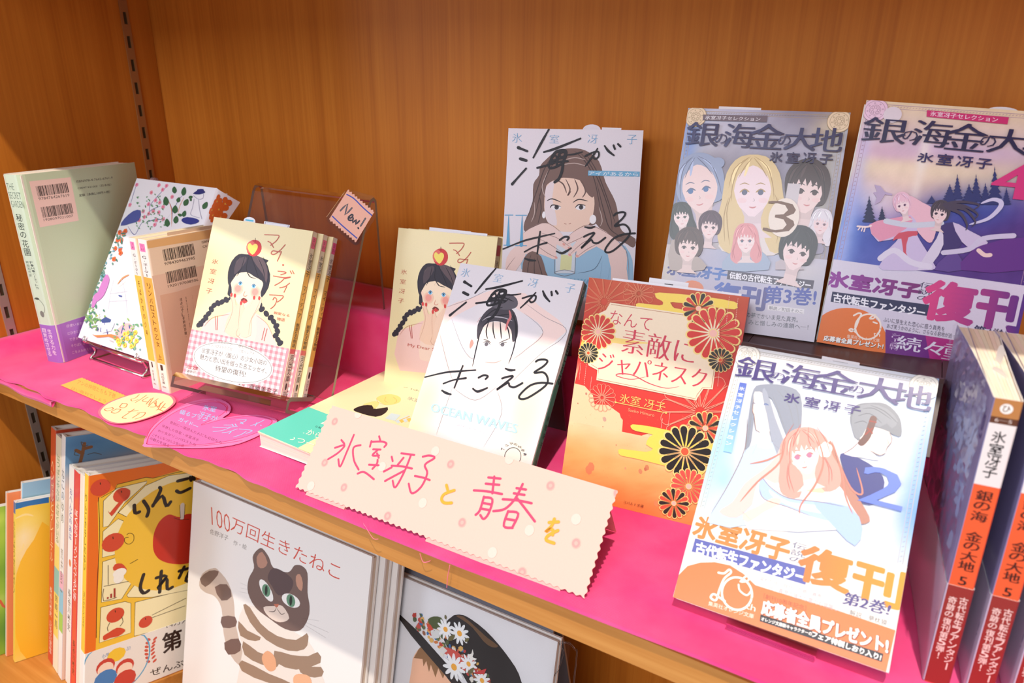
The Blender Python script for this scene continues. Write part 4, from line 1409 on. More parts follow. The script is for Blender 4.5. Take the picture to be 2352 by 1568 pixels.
for x0, y0, x1, y1 in ((205, 540, 190, 690), (235, 640, 222, 740), (1060, 160, 1040, 330), (1112, 170, 1095, 330), (1000, 600, 990, 700), (660, 890, 650, 950), (705, 850, 692, 940), (170, 560, 160, 660)):
    for k in range(12):
        f, g = k / 12, (k + .5) / 12
        A.stroke([(x0 + (x1 - x0) * f, y0 + (y1 - y0) * f), (x0 + (x1 - x0) * g, y0 + (y1 - y0) * g)], .25, (246, 200, 180), 0, lift=False)
JAP.slip(16, 100, 1.4, y=1.2, col=(240, 236, 240))
JAP.slip(40, 66, 4.4, y=5, marks=[(.4, .3, .62, .5, (70, 66, 70)), (.4, .1, .62, .24, (70, 66, 70))])

# ---- brush-lettered pair
TI = [
    ([(355, 310), (435, 342)], 2.6, 2), ([(372, 410), (425, 426)], 2.3, 0), ([(425, 498), (360, 570), (300, 638)], 2.3, 3), ([(630, 145), (560, 270), (490, 400)], 2.0, 1),
    ([(585, 350), (700, 315), (915, 228)], 2.0, 1), ([(525, 492), (610, 470), (700, 440), (800, 432)], 1.6, 0), ([(775, 378), (860, 368), (932, 348)], 1.3, 1), ([(655, 400), (690, 352), (740, 335), (780, 340), (782, 380), (760, 440), (748, 520), (720, 590), (682, 620)], 2.2, 0),
    ([(655, 400), (640, 440), (630, 480), (650, 495), (700, 480), (745, 455)], 1.8, 0), ([(650, 440), (700, 415), (775, 400)], 1.5, 0), ([(730, 345), (712, 400), (700, 470)], 1.5, 0), ([(660, 395), (690, 380), (700, 410), (680, 425), (655, 415)], 1.3, 0), ([(730, 360), (765, 350), (770, 380), (740, 395), (728, 375)], 1.3, 0),
    ([(957, 386), (1030, 352), (1075, 348), (1078, 388), (1050, 412), (1030, 400)], 1.4, 0), ([(1068, 318), (1030, 380), (960, 475)], 1.6, 1), ([(1132, 295), (1165, 340), (1215, 380)], 1.9, 1), ([(1212, 290), (1224, 322)], 1.6, 0), ([(1252, 278), (1274, 300)], 1.6, 0),
    ([(218, 1222), (400, 1150), (560, 1110), (682, 1082)], 1.5, 1), ([(552, 1065), (540, 1150), (525, 1265)], 1.8, 1), ([(410, 1248), (500, 1200), (610, 1165)], 1.7, 3), ([(415, 1308), (460, 1322), (508, 1326)], 1.9, 1),
    ([(727, 1142), (770, 1113), (810, 1116), (795, 1142)], 1.5, 0), ([(700, 1243), (745, 1260), (790, 1240), (830, 1214)], 1.9, 1), ([(955, 1024), (1000, 1031), (1042, 1022)], 1.8, 1), ([(945, 1112), (985, 1092), (1040, 1078), (980, 1150), (920, 1215), (1005, 1142), (1030, 1164), (1075, 1166), (1138, 1120)], 1.5, 0),
    ([(1215, 920), (1240, 900), (1295, 890), (1318, 905), (1290, 950), (1222, 1015), (1300, 1000), (1345, 1030), (1358, 1085), (1310, 1150), (1210, 1236), (1150, 1252), (1140, 1220), (1210, 1130), (1300, 1090), (1405, 1080)], 1.5, 0)]
A = UMI2.art().crop(*K6)
A.paint((226, 218, 224), [(400, 500, 30, 30, (232, 224, 228), .5)], 12, 12)
TIUV = [([A.uv(p) for p in pts], w, tp) for pts, w, tp in TI]
HR, HD, SK = (120, 92, 84), (74, 54, 52), (238, 204, 184)
A.poly([(560, 1568), (380, 1400), (400, 1180), (520, 1100), (900, 1120), (1240, 1150), (1360, 1260), (1390, 1400), (1400, 1640), (360, 1640)], (150, 188, 214), 2)
A.poly([(600, 420), (700, 340), (830, 315), (960, 335), (1080, 430), (1140, 620), (1230, 800), (1260, 960), (1290, 1060), (1410, 1130), (1390, 1210), (1300, 1160), (1160, 1130), (1060, 1000), (1000, 1010), (640, 1000), (560, 1060), (420, 1070), (410, 980), (480, 820), (490, 640), (540, 560), (550, 480)], HR, 3)
A.poly([(590, 760), (600, 660), (680, 600), (760, 580), (900, 600), (1010, 680), (1040, 780), (1030, 900), (990, 1000), (880, 1060), (720, 1060), (620, 980), (590, 880)], SK, 3)
A.poly([(596, 760), (600, 670), (680, 605), (660, 760), (690, 900), (700, 1010), (620, 980), (592, 880)], (230, 214, 216), 2)
A.poly([(590, 760), (610, 640), (720, 590), (790, 560), (900, 590), (960, 700), (1020, 760), (1060, 700), (1060, 580), (960, 480), (780, 470), (640, 540), (560, 640)], HR, 2)
A.strokes([[(780, 590), (820, 680), (800, 740), (830, 700)], [(860, 590), (890, 680), (850, 760)], [(920, 600), (960, 700), (930, 760)], [(700, 600), (760, 640), (790, 720)]], 1.1, (106, 80, 74), 5, 1)
A.strokes([[(700, 350), (600, 480), (520, 700), (430, 960)], [(760, 340), (640, 500), (560, 700), (500, 960)], [(900, 340), (1000, 460), (1090, 640), (1180, 900), (1200, 1060)], [(960, 360), (1060, 520), (1160, 780), (1230, 1000)], [(860, 340), (960, 440), (1040, 600), (1100, 900)], [(540, 720), (560, 860), (530, 1000)], [(1060, 620), (1120, 860), (1180, 1040), (1300, 1120)]], .8, HD, 5, 1)
A.strokes([[(620, 520), (570, 660), (600, 760)], [(740, 430), (860, 400), (960, 420)], [(720, 470), (860, 450), (980, 480)], [(1080, 840), (1110, 960), (1090, 1020)], [(500, 800), (500, 900), (470, 980)]], .7, (190, 168, 160), 5, 1)
A.strokes([[(610, 790), (660, 770), (742, 802)], [(845, 805), (900, 775), (985, 792)]], .9, (60, 48, 48), 4, 1)
for x in (695, 915):
    A.ell(x, 848, 3.9, 2.0, (236, 230, 232), 16, 4)
    A.ell(x + 5, 846, 1.75, 1.85, (66, 58, 62), 14)
    A.ell(x + 7, 843, .55, .6, (10, 10, 14), 8)
A.strokes([[(640, 852), (665, 825), (740, 840)], [(865, 852), (900, 822), (962, 830)]], .9, (50, 40, 42), 4, 1)
A.strokes([[(770, 992), (785, 998)], [(812, 996), (826, 990)]], .6, (190, 140, 126), 2)
A.ell(1026, 955, 2.6, 3.6, (240, 236, 238), 14)
A.ell(585, 915, 1.4, 2.8, (240, 236, 238), 10)
# hands round a glass
A.poly([(690, 1100), (880, 1100), (860, 1440), (690, 1440)], (206, 214, 222), 0)
A.poly([(740, 1270), (840, 1280), (830, 1410), (730, 1410)], (216, 216, 160), 0)
A.strokes([[(690, 1110), (680, 1440)], [(880, 1110), (862, 1440)], [(682, 1440), (770, 1465), (862, 1440)], [(682, 1430), (770, 1410), (862, 1430)]], .45, (120, 124, 134), 3)
SH = (234, 204, 196)
A.poly([(520, 1010), (620, 990), (740, 1080), (830, 1190), (860, 1230), (800, 1240), (700, 1180), (700, 1300), (660, 1310), (560, 1270), (460, 1260), (330, 1290), (350, 1180), (400, 1080)], SH, 2)
A.poly([(1010, 1010), (900, 1040), (800, 1110), (760, 1180), (800, 1190), (880, 1150), (800, 1260), (820, 1290), (880, 1240), (870, 1290), (900, 1296), (1060, 1200), (1180, 1290), (1250, 1300), (1320, 1240), (1200, 1110), (1100, 1040)], SH, 2)
A.poly([(330, 1200), (420, 1280), (330, 1420), (300, 1568), (210, 1568), (240, 1400), (250, 1300)], SH, 2)
A.poly([(1160, 1210), (1320, 1230), (1330, 1400), (1340, 1600), (1200, 1600), (1190, 1400)], SH, 2)
A.strokes([[(560, 1080), (700, 1120), (830, 1210)], [(540, 1130), (640, 1180), (770, 1270)], [(520, 1190), (620, 1260), (700, 1300)], [(1000, 1080), (900, 1130), (790, 1180)], [(1040, 1120), (930, 1170), (820, 1270)], [(1080, 1170), (980, 1220), (885, 1290)], [(400, 1080), (500, 1010), (620, 990), (740, 1070)], [(800, 1110), (900, 1035), (1010, 1010), (1200, 1110), (1330, 1250), (1350, 1500)], [(330, 1290), (240, 1420), (215, 1568)]], .4, (140, 110, 106), 5, 1)
A.up()
for x, y in ((765, 1180), (812, 1215), (695, 1298), (818, 1275), (884, 1284)):
    A.ell(x, y, 1.3, .9, (226, 160, 148), 10, -30)
    A.k -= 0.7
A.up()
A.poly([(480, 1240), (560, 1290), (600, 1420), (640, 1568), (400, 1568), (390, 1420), (410, 1300)], HR, 2)
A.strokes([[(470, 1270), (440, 1400), (450, 1550)], [(520, 1280), (560, 1420), (600, 1560)], [(500, 1300), (500, 1440), (520, 1560)]], .7, HD, 4, 1)
A.strokes([[(890, 1440), (1040, 1400), (1110, 1280)], [(1110, 1330), (1080, 1560)], [(1180, 1390), (1150, 1560)], [(1380, 1300), (1390, 1560)]], .4, (90, 110, 130), 4, 1)
BL = (96, 164, 204)
A.strokes([[(268, 922), (262, 1185)], [(390, 922), (382, 1188)]], 2.9, BL, 0, 3)
A.up()
for x0, x1, y in ((232, 308, 917), (330, 432, 919), (222, 302, 1188), (326, 432, 1192)):
    A.poly([(x0, y - 4), (x1, y - 4), (x1, y + 3), (x0, y + 3)], BL)
    A.k -= 0.7
A.up()
for ch, bx in zip('氷室冴子', [(304, 180, 384, 264), (638, 194, 718, 270), (982, 194, 1066, 272), (1336, 196, 1420, 278)]):
    A.text(ch, *bx, BL, -0.008, .008)
A.poly([(985, 516), (1448, 526), (1446, 571), (981, 561)], (112, 172, 206))
A.quadtext('アイがあるから', (990, 522), (1436, 532), (986, 558), (240, 240, 244), 0.0)
A.quadtext('OCEAN WAVES', (640, 1478), (1110, 1500), (632, 1528), (110, 166, 196), 0.0, .01)
def title(A):
    A.up()
    for pts, w, tp in TIUV:
        A.stroke(pts, w, (32, 28, 34), 6, tp, raw=True, lift=False)
        A.stroke(pts, w * .7, (32, 28, 34), 6, 0, raw=True, lift=False)
title(A)
HUV = [(A.uv(b[:2]), A.uv(b[2:])) for b in ((304, 180, 384, 264), (638, 194, 718, 270), (982, 194, 1066, 272), (1336, 196, 1420, 278))]
A = UMI2.art('right')
A.cr = None
A.poly([(8.5, 0), (14, 0), (14, 148), (10.6, 148)], (70, 110, 106))
A.text('ひ', 0, 0, 0, 0, (210, 220, 214), box=(6, 140, 10, 135))
A.text('15-4', 0, 0, 0, 0, (60, 60, 60), box=(5.2, 131, 10, 128))
A.text('¥950', 0, 0, 0, 0, (60, 60, 60), box=(5.2, 124.5, 10, 121.5))
A.vtext('海がきこえる', 0, 0, 0, 0, (40, 36, 40), box=(7.0, 117, 10.6, 72), off=.01)
A.vtext('アイがあるから', 0, 0, 0, 0, (40, 36, 40), box=(3.6, 117, 6.2, 82), off=.006)
A.vtext('氷室冴子', 0, 0, 0, 0, (40, 50, 50), box=(6.2, 56, 9.6, 30))
UMI2.slip(58, 72, 5.5, rnd=True, col=(226, 222, 232))
UMI2.slip(73, 88, 2.6, y=5, col=(236, 234, 242))

A = UMI.art().crop(*K7)
A.paint((228, 222, 226), [(250, 1000, 16, 22, (250, 236, 178), .9), (150, 1150, 10, 10, (250, 236, 180), .8), (950, 1100, 14, 30, (250, 238, 184), .85), (1050, 850, 10, 26, (250, 242, 206), .6), (600, 1250, 26, 20, (232, 240, 244), .8), (560, 1000, 24, 18, (238, 242, 244), .6), (750, 420, 16, 24, (250, 238, 232), .5)], 40, 56)
SK2 = (244, 216, 208)
A.poly([(395, 330), (560, 270), (740, 200), (760, 240), (640, 300), (430, 410), (400, 470), (470, 620), (560, 680), (600, 800), (440, 850), (370, 700), (340, 520)], SK2, 2)
A.poly([(880, 240), (960, 230), (1060, 320), (1200, 420), (1250, 490), (1240, 520), (1080, 650), (960, 740), (860, 900), (760, 800), (860, 680), (1000, 600), (1090, 510), (1050, 440), (940, 370), (870, 310)], SK2, 2)
A.poly([(560, 690), (640, 760), (720, 790), (800, 760), (860, 720), (900, 800), (820, 960), (760, 1060), (560, 1000), (430, 900), (420, 820)], (246, 226, 218), 2)
A.poly([(620, 500), (640, 460), (700, 440), (800, 440), (870, 500), (880, 580), (850, 660), (790, 730), (740, 760), (690, 740), (640, 680), (615, 590)], (246, 224, 212), 3)
HK, HL = (70, 64, 72), (36, 32, 38)
A.poly([(615, 560), (618, 460), (660, 380), (720, 330), (800, 320), (870, 350), (905, 430), (905, 540), (870, 580), (860, 500), (820, 450), (740, 430), (670, 460), (640, 520)], HK, 3)
A.poly([(715, 320), (720, 270), (780, 240), (850, 235), (900, 270), (905, 320), (860, 345), (780, 345)], (96, 90, 98), 3)
A.strokes([[(640, 440), (720, 360), (800, 330)], [(650, 470), (740, 400), (860, 380)], [(870, 360), (890, 450), (890, 560)], [(700, 430), (680, 500), (690, 560)], [(730, 430), (730, 500), (745, 560)], [(780, 430), (785, 500), (790, 560)], [(820, 440), (840, 500), (850, 560)], [(860, 380), (900, 470), (880, 620), (840, 740)], [(640, 500), (610, 620), (580, 760)], [(740, 270), (800, 300), (850, 260)], [(730, 310), (790, 260), (880, 290)]], 1.0, HL, 5, 1)
A.strokes([[(650, 430), (700, 400), (800, 405), (870, 430)], [(760, 260), (800, 280)]], .8, (190, 184, 190), 4, 1)
A.strokes([[(845, 350), (855, 400), (835, 440), (820, 500)], [(640, 400), (615, 440)]], 2.0, (214, 120, 120), 4, 1)
A.poly([(575, 560), (590, 590), (565, 630), (560, 600)], (226, 150, 136), 2)
for x in (682, 798):
    A.ell(x, 596 + (x > 700) * 3, 3.6, 1.9, (232, 226, 226), 12)
    A.ell(x, 596 + (x > 700) * 3, 1.6, 1.6, (104, 98, 104), 12)
A.strokes([[(655, 585), (690, 578), (710, 600)], [(775, 605), (800, 588), (830, 585)], [(660, 562), (690, 570), (715, 588)], [(770, 592), (800, 575), (850, 555)]], .6, (70, 64, 70), 4, 1)
A.strokes([[(720, 682), (728, 684)], [(740, 684), (748, 681)], [(670, 725), (740, 730), (790, 712)], [(750, 620), (745, 650)]], .4, (190, 150, 142), 3, 1)
A.strokes([[(345, 520), (400, 740), (440, 860)], [(430, 410), (500, 600), (560, 690), (600, 700)], [(395, 330), (560, 270), (700, 200)], [(960, 300), (1100, 400), (1250, 480), (1220, 560), (1080, 660), (850, 880)], [(950, 370), (1090, 510), (960, 640), (880, 700)], [(640, 760), (600, 800)], [(440, 910), (600, 1000), (760, 900)], [(440, 900), (370, 1100), (320, 1250)], [(760, 930), (790, 1100), (660, 1340)], [(600, 1000), (560, 1230)], [(380, 1000), (440, 1080)]], .35, (150, 140, 146), 5, 1)
title(A)
for ch, (a_, b_) in zip('氷室冴子', HUV):
    A.text(ch, 0, 0, 0, 0, (128, 180, 216), -0.008, .008, box=(a_[0] * 1000, a_[1] * 1000, b_[0] * 1000, b_[1] * 1000))
A.quadtext('OCEAN WAVES', (292, 1020), (910, 1175), (280, 1080), (176, 216, 238), 0.0, .02)
A.quadtext('SAEKO HIMURO', (468, 1165), (672, 1222), (464, 1182), (214, 216, 224), -0.01)
A.ring(872, 1405, 6.2, 6.2, .4, (60, 60, 66))
A.up()
for ch, (x, y) in zip('トクマの特選!', ((802, 1352), (828, 1326), (860, 1312), (892, 1318), (922, 1336), (944, 1360), (960, 1390))):
    A.text(ch, x - 11, y - 11, x + 11, y + 11, (70, 70, 76))
    A.k -= 0.7
A.up()
A = UMI.art('right').crop(*K7)
A.cr = None
A.poly([(0, 148), (3.5, 148), (4.5, 80), (0, 60)], (224, 214, 208))
A.text('ひ', 0, 0, 0, 0, (210, 220, 214), box=(4.5, 143, 9, 138))
A.text('15-3', 0, 0, 0, 0, (50, 50, 50), box=(4, 134, 9.5, 130.5))
A.text('¥800', 0, 0, 0, 0, (50, 50, 50), box=(4, 126, 9.5, 123))
A.vtext('海がきこえる', 0, 0, 0, 0, (30, 30, 34), box=(4.2, 119, 9.4, 70), off=.012)
A.vtext('氷室冴子', 0, 0, 0, 0, (30, 50, 44), box=(4.6, 48, 9.2, 22), fill=.6)
A.vtext('徳間文庫', 0, 0, 0, 0, (30, 50, 44), box=(5, 16, 9, 4))
# ---- girl with an apple (front copy K3/K4, back copy K5)
RDK = (196, 92, 80)
def apple_girl(A, dx, dy, full=True):
    """drawn in the first copy's crop; the second copy reuses the face coordinates"""
    P = [A.uv]
    S_ = (250, 226, 196)
    A.paint((242, 226, 176), [(600, 600, 40, 30, (246, 232, 190), .6), (250, 1200, 10, 30, (252, 240, 190), .5)], 8, 10)
    hair = (52, 46, 56)
    A.poly([(400, 1290), (500, 1240), (700, 1230), (820, 1330), (900, 1480), (905, 1700), (240, 1700), (250, 1380), (290, 1320)], (246, 206, 196), 2)
    A.poly([(500, 1260), (640, 1280), (740, 1260), (700, 1600), (440, 1600), (470, 1400)], (248, 218, 198), 2)
    A.poly([(520, 900), (600, 850), (700, 850), (780, 900), (800, 1000), (800, 1060), (760, 1150), (660, 1200), (600, 1190), (530, 1100), (505, 1010)], S_, 3)
    A.ell(515, 1010, 2.2, 4.2, (248, 214, 190), 12)
    A.ell(790, 1060, 2.2, 4.2, (248, 214, 190), 12, 20)
    A.poly([(505, 960), (480, 1080), (500, 1100), (460, 1130), (350, 1160), (310, 1240), (225, 1345), (260, 1350), (330, 1250), (370, 1180), (470, 1150), (520, 1100)], hair, 2)
    A.poly([(640, 720), (720, 730), (850, 775), (830, 800), (865, 900), (850, 1020), (790, 1110), (780, 1060), (800, 1000), (790, 960), (720, 920), (650, 880), (560, 900), (520, 960), (500, 1000), (485, 980), (485, 880), (520, 780), (580, 720)], hair, 2)
    A.poly([(700, 735), (790, 750), (840, 860), (830, 980), (800, 900), (740, 820)], (96, 78, 82), 2)
    A.poly([(560, 780), (640, 740), (650, 780), (590, 860), (540, 900)], (84, 70, 76), 2)
    A.strokes([[(640, 730), (600, 860), (560, 920)], [(680, 720), (650, 850), (690, 930)], [(690, 730), (740, 870), (760, 930)], [(650, 860), (680, 920), (740, 940)], [(600, 860), (560, 900), (520, 960)], [(800, 740), (850, 860), (840, 980)], [(760, 760), (800, 850), (820, 950)]], .7, (34, 28, 36), 5, 1)
    A.strokes([[(660, 880), (640, 920)], [(600, 740), (560, 800)], [(740, 740), (770, 800)], [(790, 790), (800, 880)]], .6, (150, 128, 122), 4, 1)
    # plaits
    A.up()
    for pts in ([(470, 1130), (430, 1150), (395, 1160), (360, 1180), (335, 1215), (310, 1255), (285, 1290), (262, 1318), (240, 1345), (225, 1355)], [(770, 1170), (790, 1215), (830, 1255), (870, 1290), (895, 1325), (920, 1365), (930, 1410), (915, 1450), (935, 1490), (955, 1520)]):
        for i, (x, y) in enumerate(pts):
            A.ell(x, y, 3.2, 2.4, hair, 10, 35 if i % 2 else -35)
            A.k -= 0.7
    A.up()
    # apple
    A.ell(720, 665, 7.6, 7.4, (206, 60, 62), 20)
    A.ell(690, 655, 4.5, 5.4, (226, 110, 100), 14)
    A.poly([(705, 725), (665, 670), (665, 635), (685, 620), (705, 640), (730, 625), (752, 640), (748, 675)], (244, 222, 110), 3)
    A.stroke([(730, 610), (732, 575)], .4, (60, 50, 40), 0)
    # face
    for x, y in ((575, 1030), (730, 1060)):
        for r_, c_ in ((5.2, (246, 206, 178)), (4.2, (244, 186, 164)), (3.0, (240, 160, 146))):
            A.ell(x, y, r_, r_, c_, 18)
    for x, y in ((597, 982), (718, 1006)):
        A.ell(x, y, 2.7, 1.9, (240, 240, 240), 12)
        A.ell(x, y, 1.7, 1.9, (104, 178, 220), 12)
        A.ell(x, y, .7, .8, (50, 70, 90), 8)
    A.strokes([[(575, 985), (597, 968), (620, 985)], [(695, 1005), (718, 990), (742, 1010)]], .5, (90, 60, 50), 3, 1)
    A.strokes([[(640, 1050), (625, 1090), (645, 1098), (660, 1085)]], .6, (226, 150, 130), 3, 1)
    A.poly([(600, 1132), (625, 1112), (655, 1128), (660, 1148), (635, 1152), (612, 1142)], (120, 50, 40), 2)
    A.poly([(606, 1140), (635, 1136), (658, 1146), (640, 1160), (615, 1152)], (216, 80, 70), 2)
    # hands
    A.poly([(505, 1080), (545, 1085), (560, 1180), (600, 1160), (620, 1165), (640, 1240), (640, 1300), (600, 1420), (560, 1470), (460, 1420), (480, 1300), (520, 1220)], (246, 208, 180), 2)
    A.poly([(750, 1110), (790, 1120), (770, 1200), (700, 1300), (690, 1450), (600, 1460), (600, 1320), (640, 1200), (680, 1160), (710, 1120)], (248, 212, 186), 2)
    A.strokes([[(510, 1090), (530, 1200), (505, 1300), (450, 1420)], [(545, 1100), (560, 1200)], [(605, 1150), (590, 1230), (580, 1380)], [(625, 1150), (630, 1230)], [(715, 1130), (680, 1200)], [(780, 1130), (740, 1220), (690, 1320), (670, 1450)], [(500, 1260), (350, 1290), (270, 1370)], [(580, 1380), (560, 1440), (600, 1480)], [(740, 1270), (840, 1350), (900, 1490)]], .4, (206, 150, 126), 5, 1)
    A.strokes([[(372, 1280), (378, 1400)], [(392, 1276), (388, 1400)], [(838, 1390), (810, 1500)], [(815, 1385), (790, 1490)]], .5, (190, 80, 76), 2)
    A.up()
    for x, y in ((518, 1085), (548, 1092), (722, 1112), (768, 1116), (604, 1160), (632, 1145)):
        A.ell(x, y, 1.2, 1.9, (220, 70, 66), 8, 10)
        A.k -= 0.7
    A.up()
    # lettering
    A.strokes([[(815, 545), (900, 548), (945, 555), (920, 600), (870, 640)], [(845, 605), (870, 618), (895, 660)], [(1000, 635), (960, 680), (905, 720), (875, 715), (890, 690), (950, 700), (965, 700), (930, 782)], [(935, 872), (1000, 880), (1005, 890), (960, 905)], [(895, 915), (985, 930), (1050, 925), (1000, 940)], [(995, 935), (960, 970), (907, 1000)], [(1045, 870), (1060, 895)], [(1065, 868), (1080, 895)], [(1040, 980), (1000, 1010), (950, 1022)], [(1015, 1010), (990, 1062)], [(860, 1085), (940, 1090), (985, 1098), (960, 1130), (930, 1150)], [(890, 1130), (905, 1110), (925, 1130), (905, 1180), (870, 1210)]], .75, RDK, 5)
    A.ell(982, 817, .9, .9, RDK, 8)
    for i, ch in enumerate('氷室冴子'):
        x, y = 372 - i * 18, 786 + i * 88
        A.text(ch, x - 24, y - 26, x + 22, y + 26, RDK, -0.01)
    A.quadtext('親愛なる', (900, 1232), (1042, 1262), (896, 1256), RDK, 0.0)
    A.quadtext('物語', (930, 1285), (1000, 1298), (925, 1314), RDK, 0.0)


A = MY.art().crop(*K3)
apple_girl(A, 0, 0)
# the same drawing on the other copy: shift the crop so that the apple falls where it stands there
A = MYB.art()
a_w = Art(MB(), MY.M, MY.W, MY.H)
a_w.cr = K3
_uv1 = a_w.uv
sc = 99.6 / 101.8
A.uv = lambda p, A=A: (lambda q: (q[0] * sc, (q[1] - 0.1435) * sc + 0.1525))(_uv1(p)) if A.cr is not None else (p[0] / 1000, p[1] / 1000)
A.cr = K3
apple_girl(A, 0, 0)
A.cr = None
A.quadtext('My Dear Story', (22, 51.5), (62, 51.5), (22, 48), RDK, -0.006)
MYB.slip(28, 70, 3.0, y=6.5)
MYB.slip(60, 88, 2.2, y=3, marks=[(.06, -.2, .94, .1, (120, 130, 190))])

b = MY.art(band=True)
b.cr = None
W_, H_ = MY.W, 41.7
b.poly([(0, 0), (W_ - 3, 0), (W_ - 3, H_), (0, H_)], (240, 140, 150))
b.up()
n = 19
st = (W_ - 3) / n
for i in range(n):
    for j in range(8):
        x, y = i * st, j * st + 1.0
        b.poly([(x + st * .5, y), (x + st, y), (x + st, min(H_, y + st * .5)), (x + st * .5, min(H_, y + st * .5))], (244, 232, 226))
        b.k -= 1
        b.poly([(x + st * .5, y + st * .5), (x + st, y + st * .5), (x + st, min(H_, y + st)), (x + st * .5, min(H_, y + st))], (236, 182, 186))
        b.k -= 1
        b.poly([(x, y), (x + st * .5, y), (x + st * .5, min(H_, y + st * .5)), (x, min(H_, y + st * .5))], (236, 178, 182))
        b.k -= 1
b.up()
b.ell(W_ * .475, 20.2, 41.5, 17.2, (244, 236, 228), 48)
b.ell(W_ * .475, 20.2, 40.2, 16.2, (90, 84, 80), 48)
b.ell(W_ * .475, 20.2, 39.8, 15.8, (246, 238, 230), 48)
b.cr = K4
b.quadtext('『赤毛のアン』『秘密の花園』', (778, 308), (1118, 382), (772, 340), (90, 80, 76), -0.008)
b.quadtext('『リンバロストの乙女』『少女パレアナ』……', (690, 338), (1195, 440), (684, 368), (90, 80, 76), -0.008)
b.quadtext('氷室冴子が〈腹心〉の少女小説の', (645, 382), (1230, 498), (636, 430), (84, 74, 70), 0.0)
b.quadtext('魅力と思い出を綴った名エッセイ、', (632, 440), (1232, 572), (622, 488), (84, 74, 70), 0.0)
b.quadtext('待望の復刊!', (768, 540), (1040, 598), (760, 592), (84, 74, 70), 0.002)
b.quadtext('河出文庫', (502, 535), (610, 556), (498, 572), (150, 40, 40), 0.012)
b.poly([(508, 575), (592, 592), (586, 630), (502, 612)], (240, 220, 214))
b.quadtext('最新刊', (512, 580), (588, 596), (506, 606), (80, 60, 60), 0.01)
b.quadtext('解説', (975, 705), (1030, 718), (970, 732), (60, 50, 50), 0.0)
b.quadtext('斎藤美奈子', (1072, 708), (1330, 762), (1062, 750), (60, 50, 50), 0.01)
for bk, bw in ((MY, MY.T),):
    A = bk.art('right')
    A.cr = None
    A.poly([(1.4, 139), (7.2, 139), (7.2, 129), (1.4, 129)], (226, 92, 140))
    A.text('D', 0, 0, 0, 0, (90, 40, 60), box=(3.4, 137.6, 5.2, 135))
    A.text('17-1', 0, 0, 0, 0, (90, 40, 60), box=(2.2, 133.4, 6.6, 131))
    A.vtext('氷室冴子', 0, 0, 0, 0, (40, 36, 40), box=(2.0, 125, 6.8, 104), off=.006)
    A.vtext('マイ・ディア', 0, 0, 0, 0, (60, 46, 30), box=(2.2, 96, 6.6, 68), off=0.0)
    A.vtext('親愛なる物語', 0, 0, 0, 0, (50, 40, 30), box=(2.2, 64, 6.6, 43), off=.006, fill=.95)
    b = bk.art('right', True)
    b.cr = None
    b.vtext('河出文庫', 0, 0, 0, 0, (60, 50, 46), box=(2.0, 37, 6.8, 13), off=.006, fill=.95)
    b.ell(-4.4, 9.5, .1, .1, (30, 26, 26), 6)
    b.poly([(3.4, 12), (5.4, 12), (5.8, 8.5), (5.0, 6.2), (3.8, 6.2), (3.0, 8.5)], (34, 28, 28))
    b.text('¥900', 0, 0, 0, 0, (70, 60, 60), box=(2.4, 5.0, 6.4, 3.2))
MY.slip(30, 42, 4.6, y=1.6, rnd=True, marks=[(.15, .2, .85, .5, (90, 190, 220))])
MY.slip(50, 76, 2.8, y=3.0, marks=[(.04, .85, .96, .92, (120, 120, 160)), (.04, 0, .06, .9, (120, 120, 160)), (.94, 0, .96, .9, (120, 120, 160))])
A = MYB.art('right')
A.cr = None
A.poly([(1.0, 146), (7.2, 146), (7.2, 137), (1.0, 137)], (190, 60, 100))
A.vtext('氷室冴子', 0, 0, 0, 0, (40, 36, 40), box=(2.0, 133, 6.4, 112))

# ---- the spine-out copies numbered 5
A = FIVE.art('right')
A.cr = None
T_ = FIVE.T
A.poly([(.6, 150), (T_ - .5, 150), (T_ - .5, 141.8), (.6, 141.8)], (184, 122, 66))
A.ell(T_ / 2, 145.6, 0.1, .1, (236, 226, 216), 6)
A.poly([(T_ / 2 + 2.3 * math.cos(a), 145.8 + 2.3 * math.sin(a)) for a in np.linspace(0, 2 * math.pi, 20)[:-1]], (240, 230, 222))
A.text('ひ', 0, 0, 0, 0, (110, 76, 50), .01, box=(T_ / 2 - 1.4, 147.2, T_ / 2 + 1.4, 144.4))
A.text('6─5', 0, 0, 0, 0, (220, 200, 190), box=(T_ / 2 - 3, 141.2, T_ / 2 + 3, 139.6))
A.vtext('氷室冴子', 0, 0, 0, 0, (34, 28, 30), box=(2.6, 135.5, 7.8, 113), off=.01, fill=.95)
A.vtext('銀の海 金の大地', 0, 0, 0, 0, (76, 24, 10), box=(2.4, 107, 8.4, 65.5), off=.012, serif=.03, fill=.95)
A.text('5', 0, 0, 0, 0, (40, 20, 14), .01, .02, box=(4.0, 62.5, 7.0, 58.0))
b = FIVE.art('right', True)
b.cr = None
b.vtext('古代転生ファンタジー', 0, 0, 0, 0, (238, 206, 196), box=(6.0, 52, 9.4, 10), off=.012, fill=.95)
b.vtext('奇跡の復刊第5弾!', 0, 0, 0, 0, (238, 206, 196), box=(1.8, 51, 5.2, 15), off=.012, fill=.95)
A = FIVE.art()
A.paint((138, 130, 170), [], 4, 4)
A.cr = None
A.paint((142, 132, 172), [(20, 130, 14, 14, (90, 70, 120), .8), (60, 120, 20, 16, (186, 178, 206), .8), (85, 90, 16, 30, (180, 190, 216), .7), (50, 80, 14, 20, (120, 100, 160), .8), (95, 140, 10, 14, (206, 200, 216), .7), (60, 60, 20, 14, (200, 190, 216), .7), (30, 60, 12, 18, (206, 130, 130), .6), (80, 110, 8, 20, (110, 96, 150), .6), (70, 135, 8, 5, (220, 206, 220), .7)], 40, 50, noise=4)
portrait_s = None
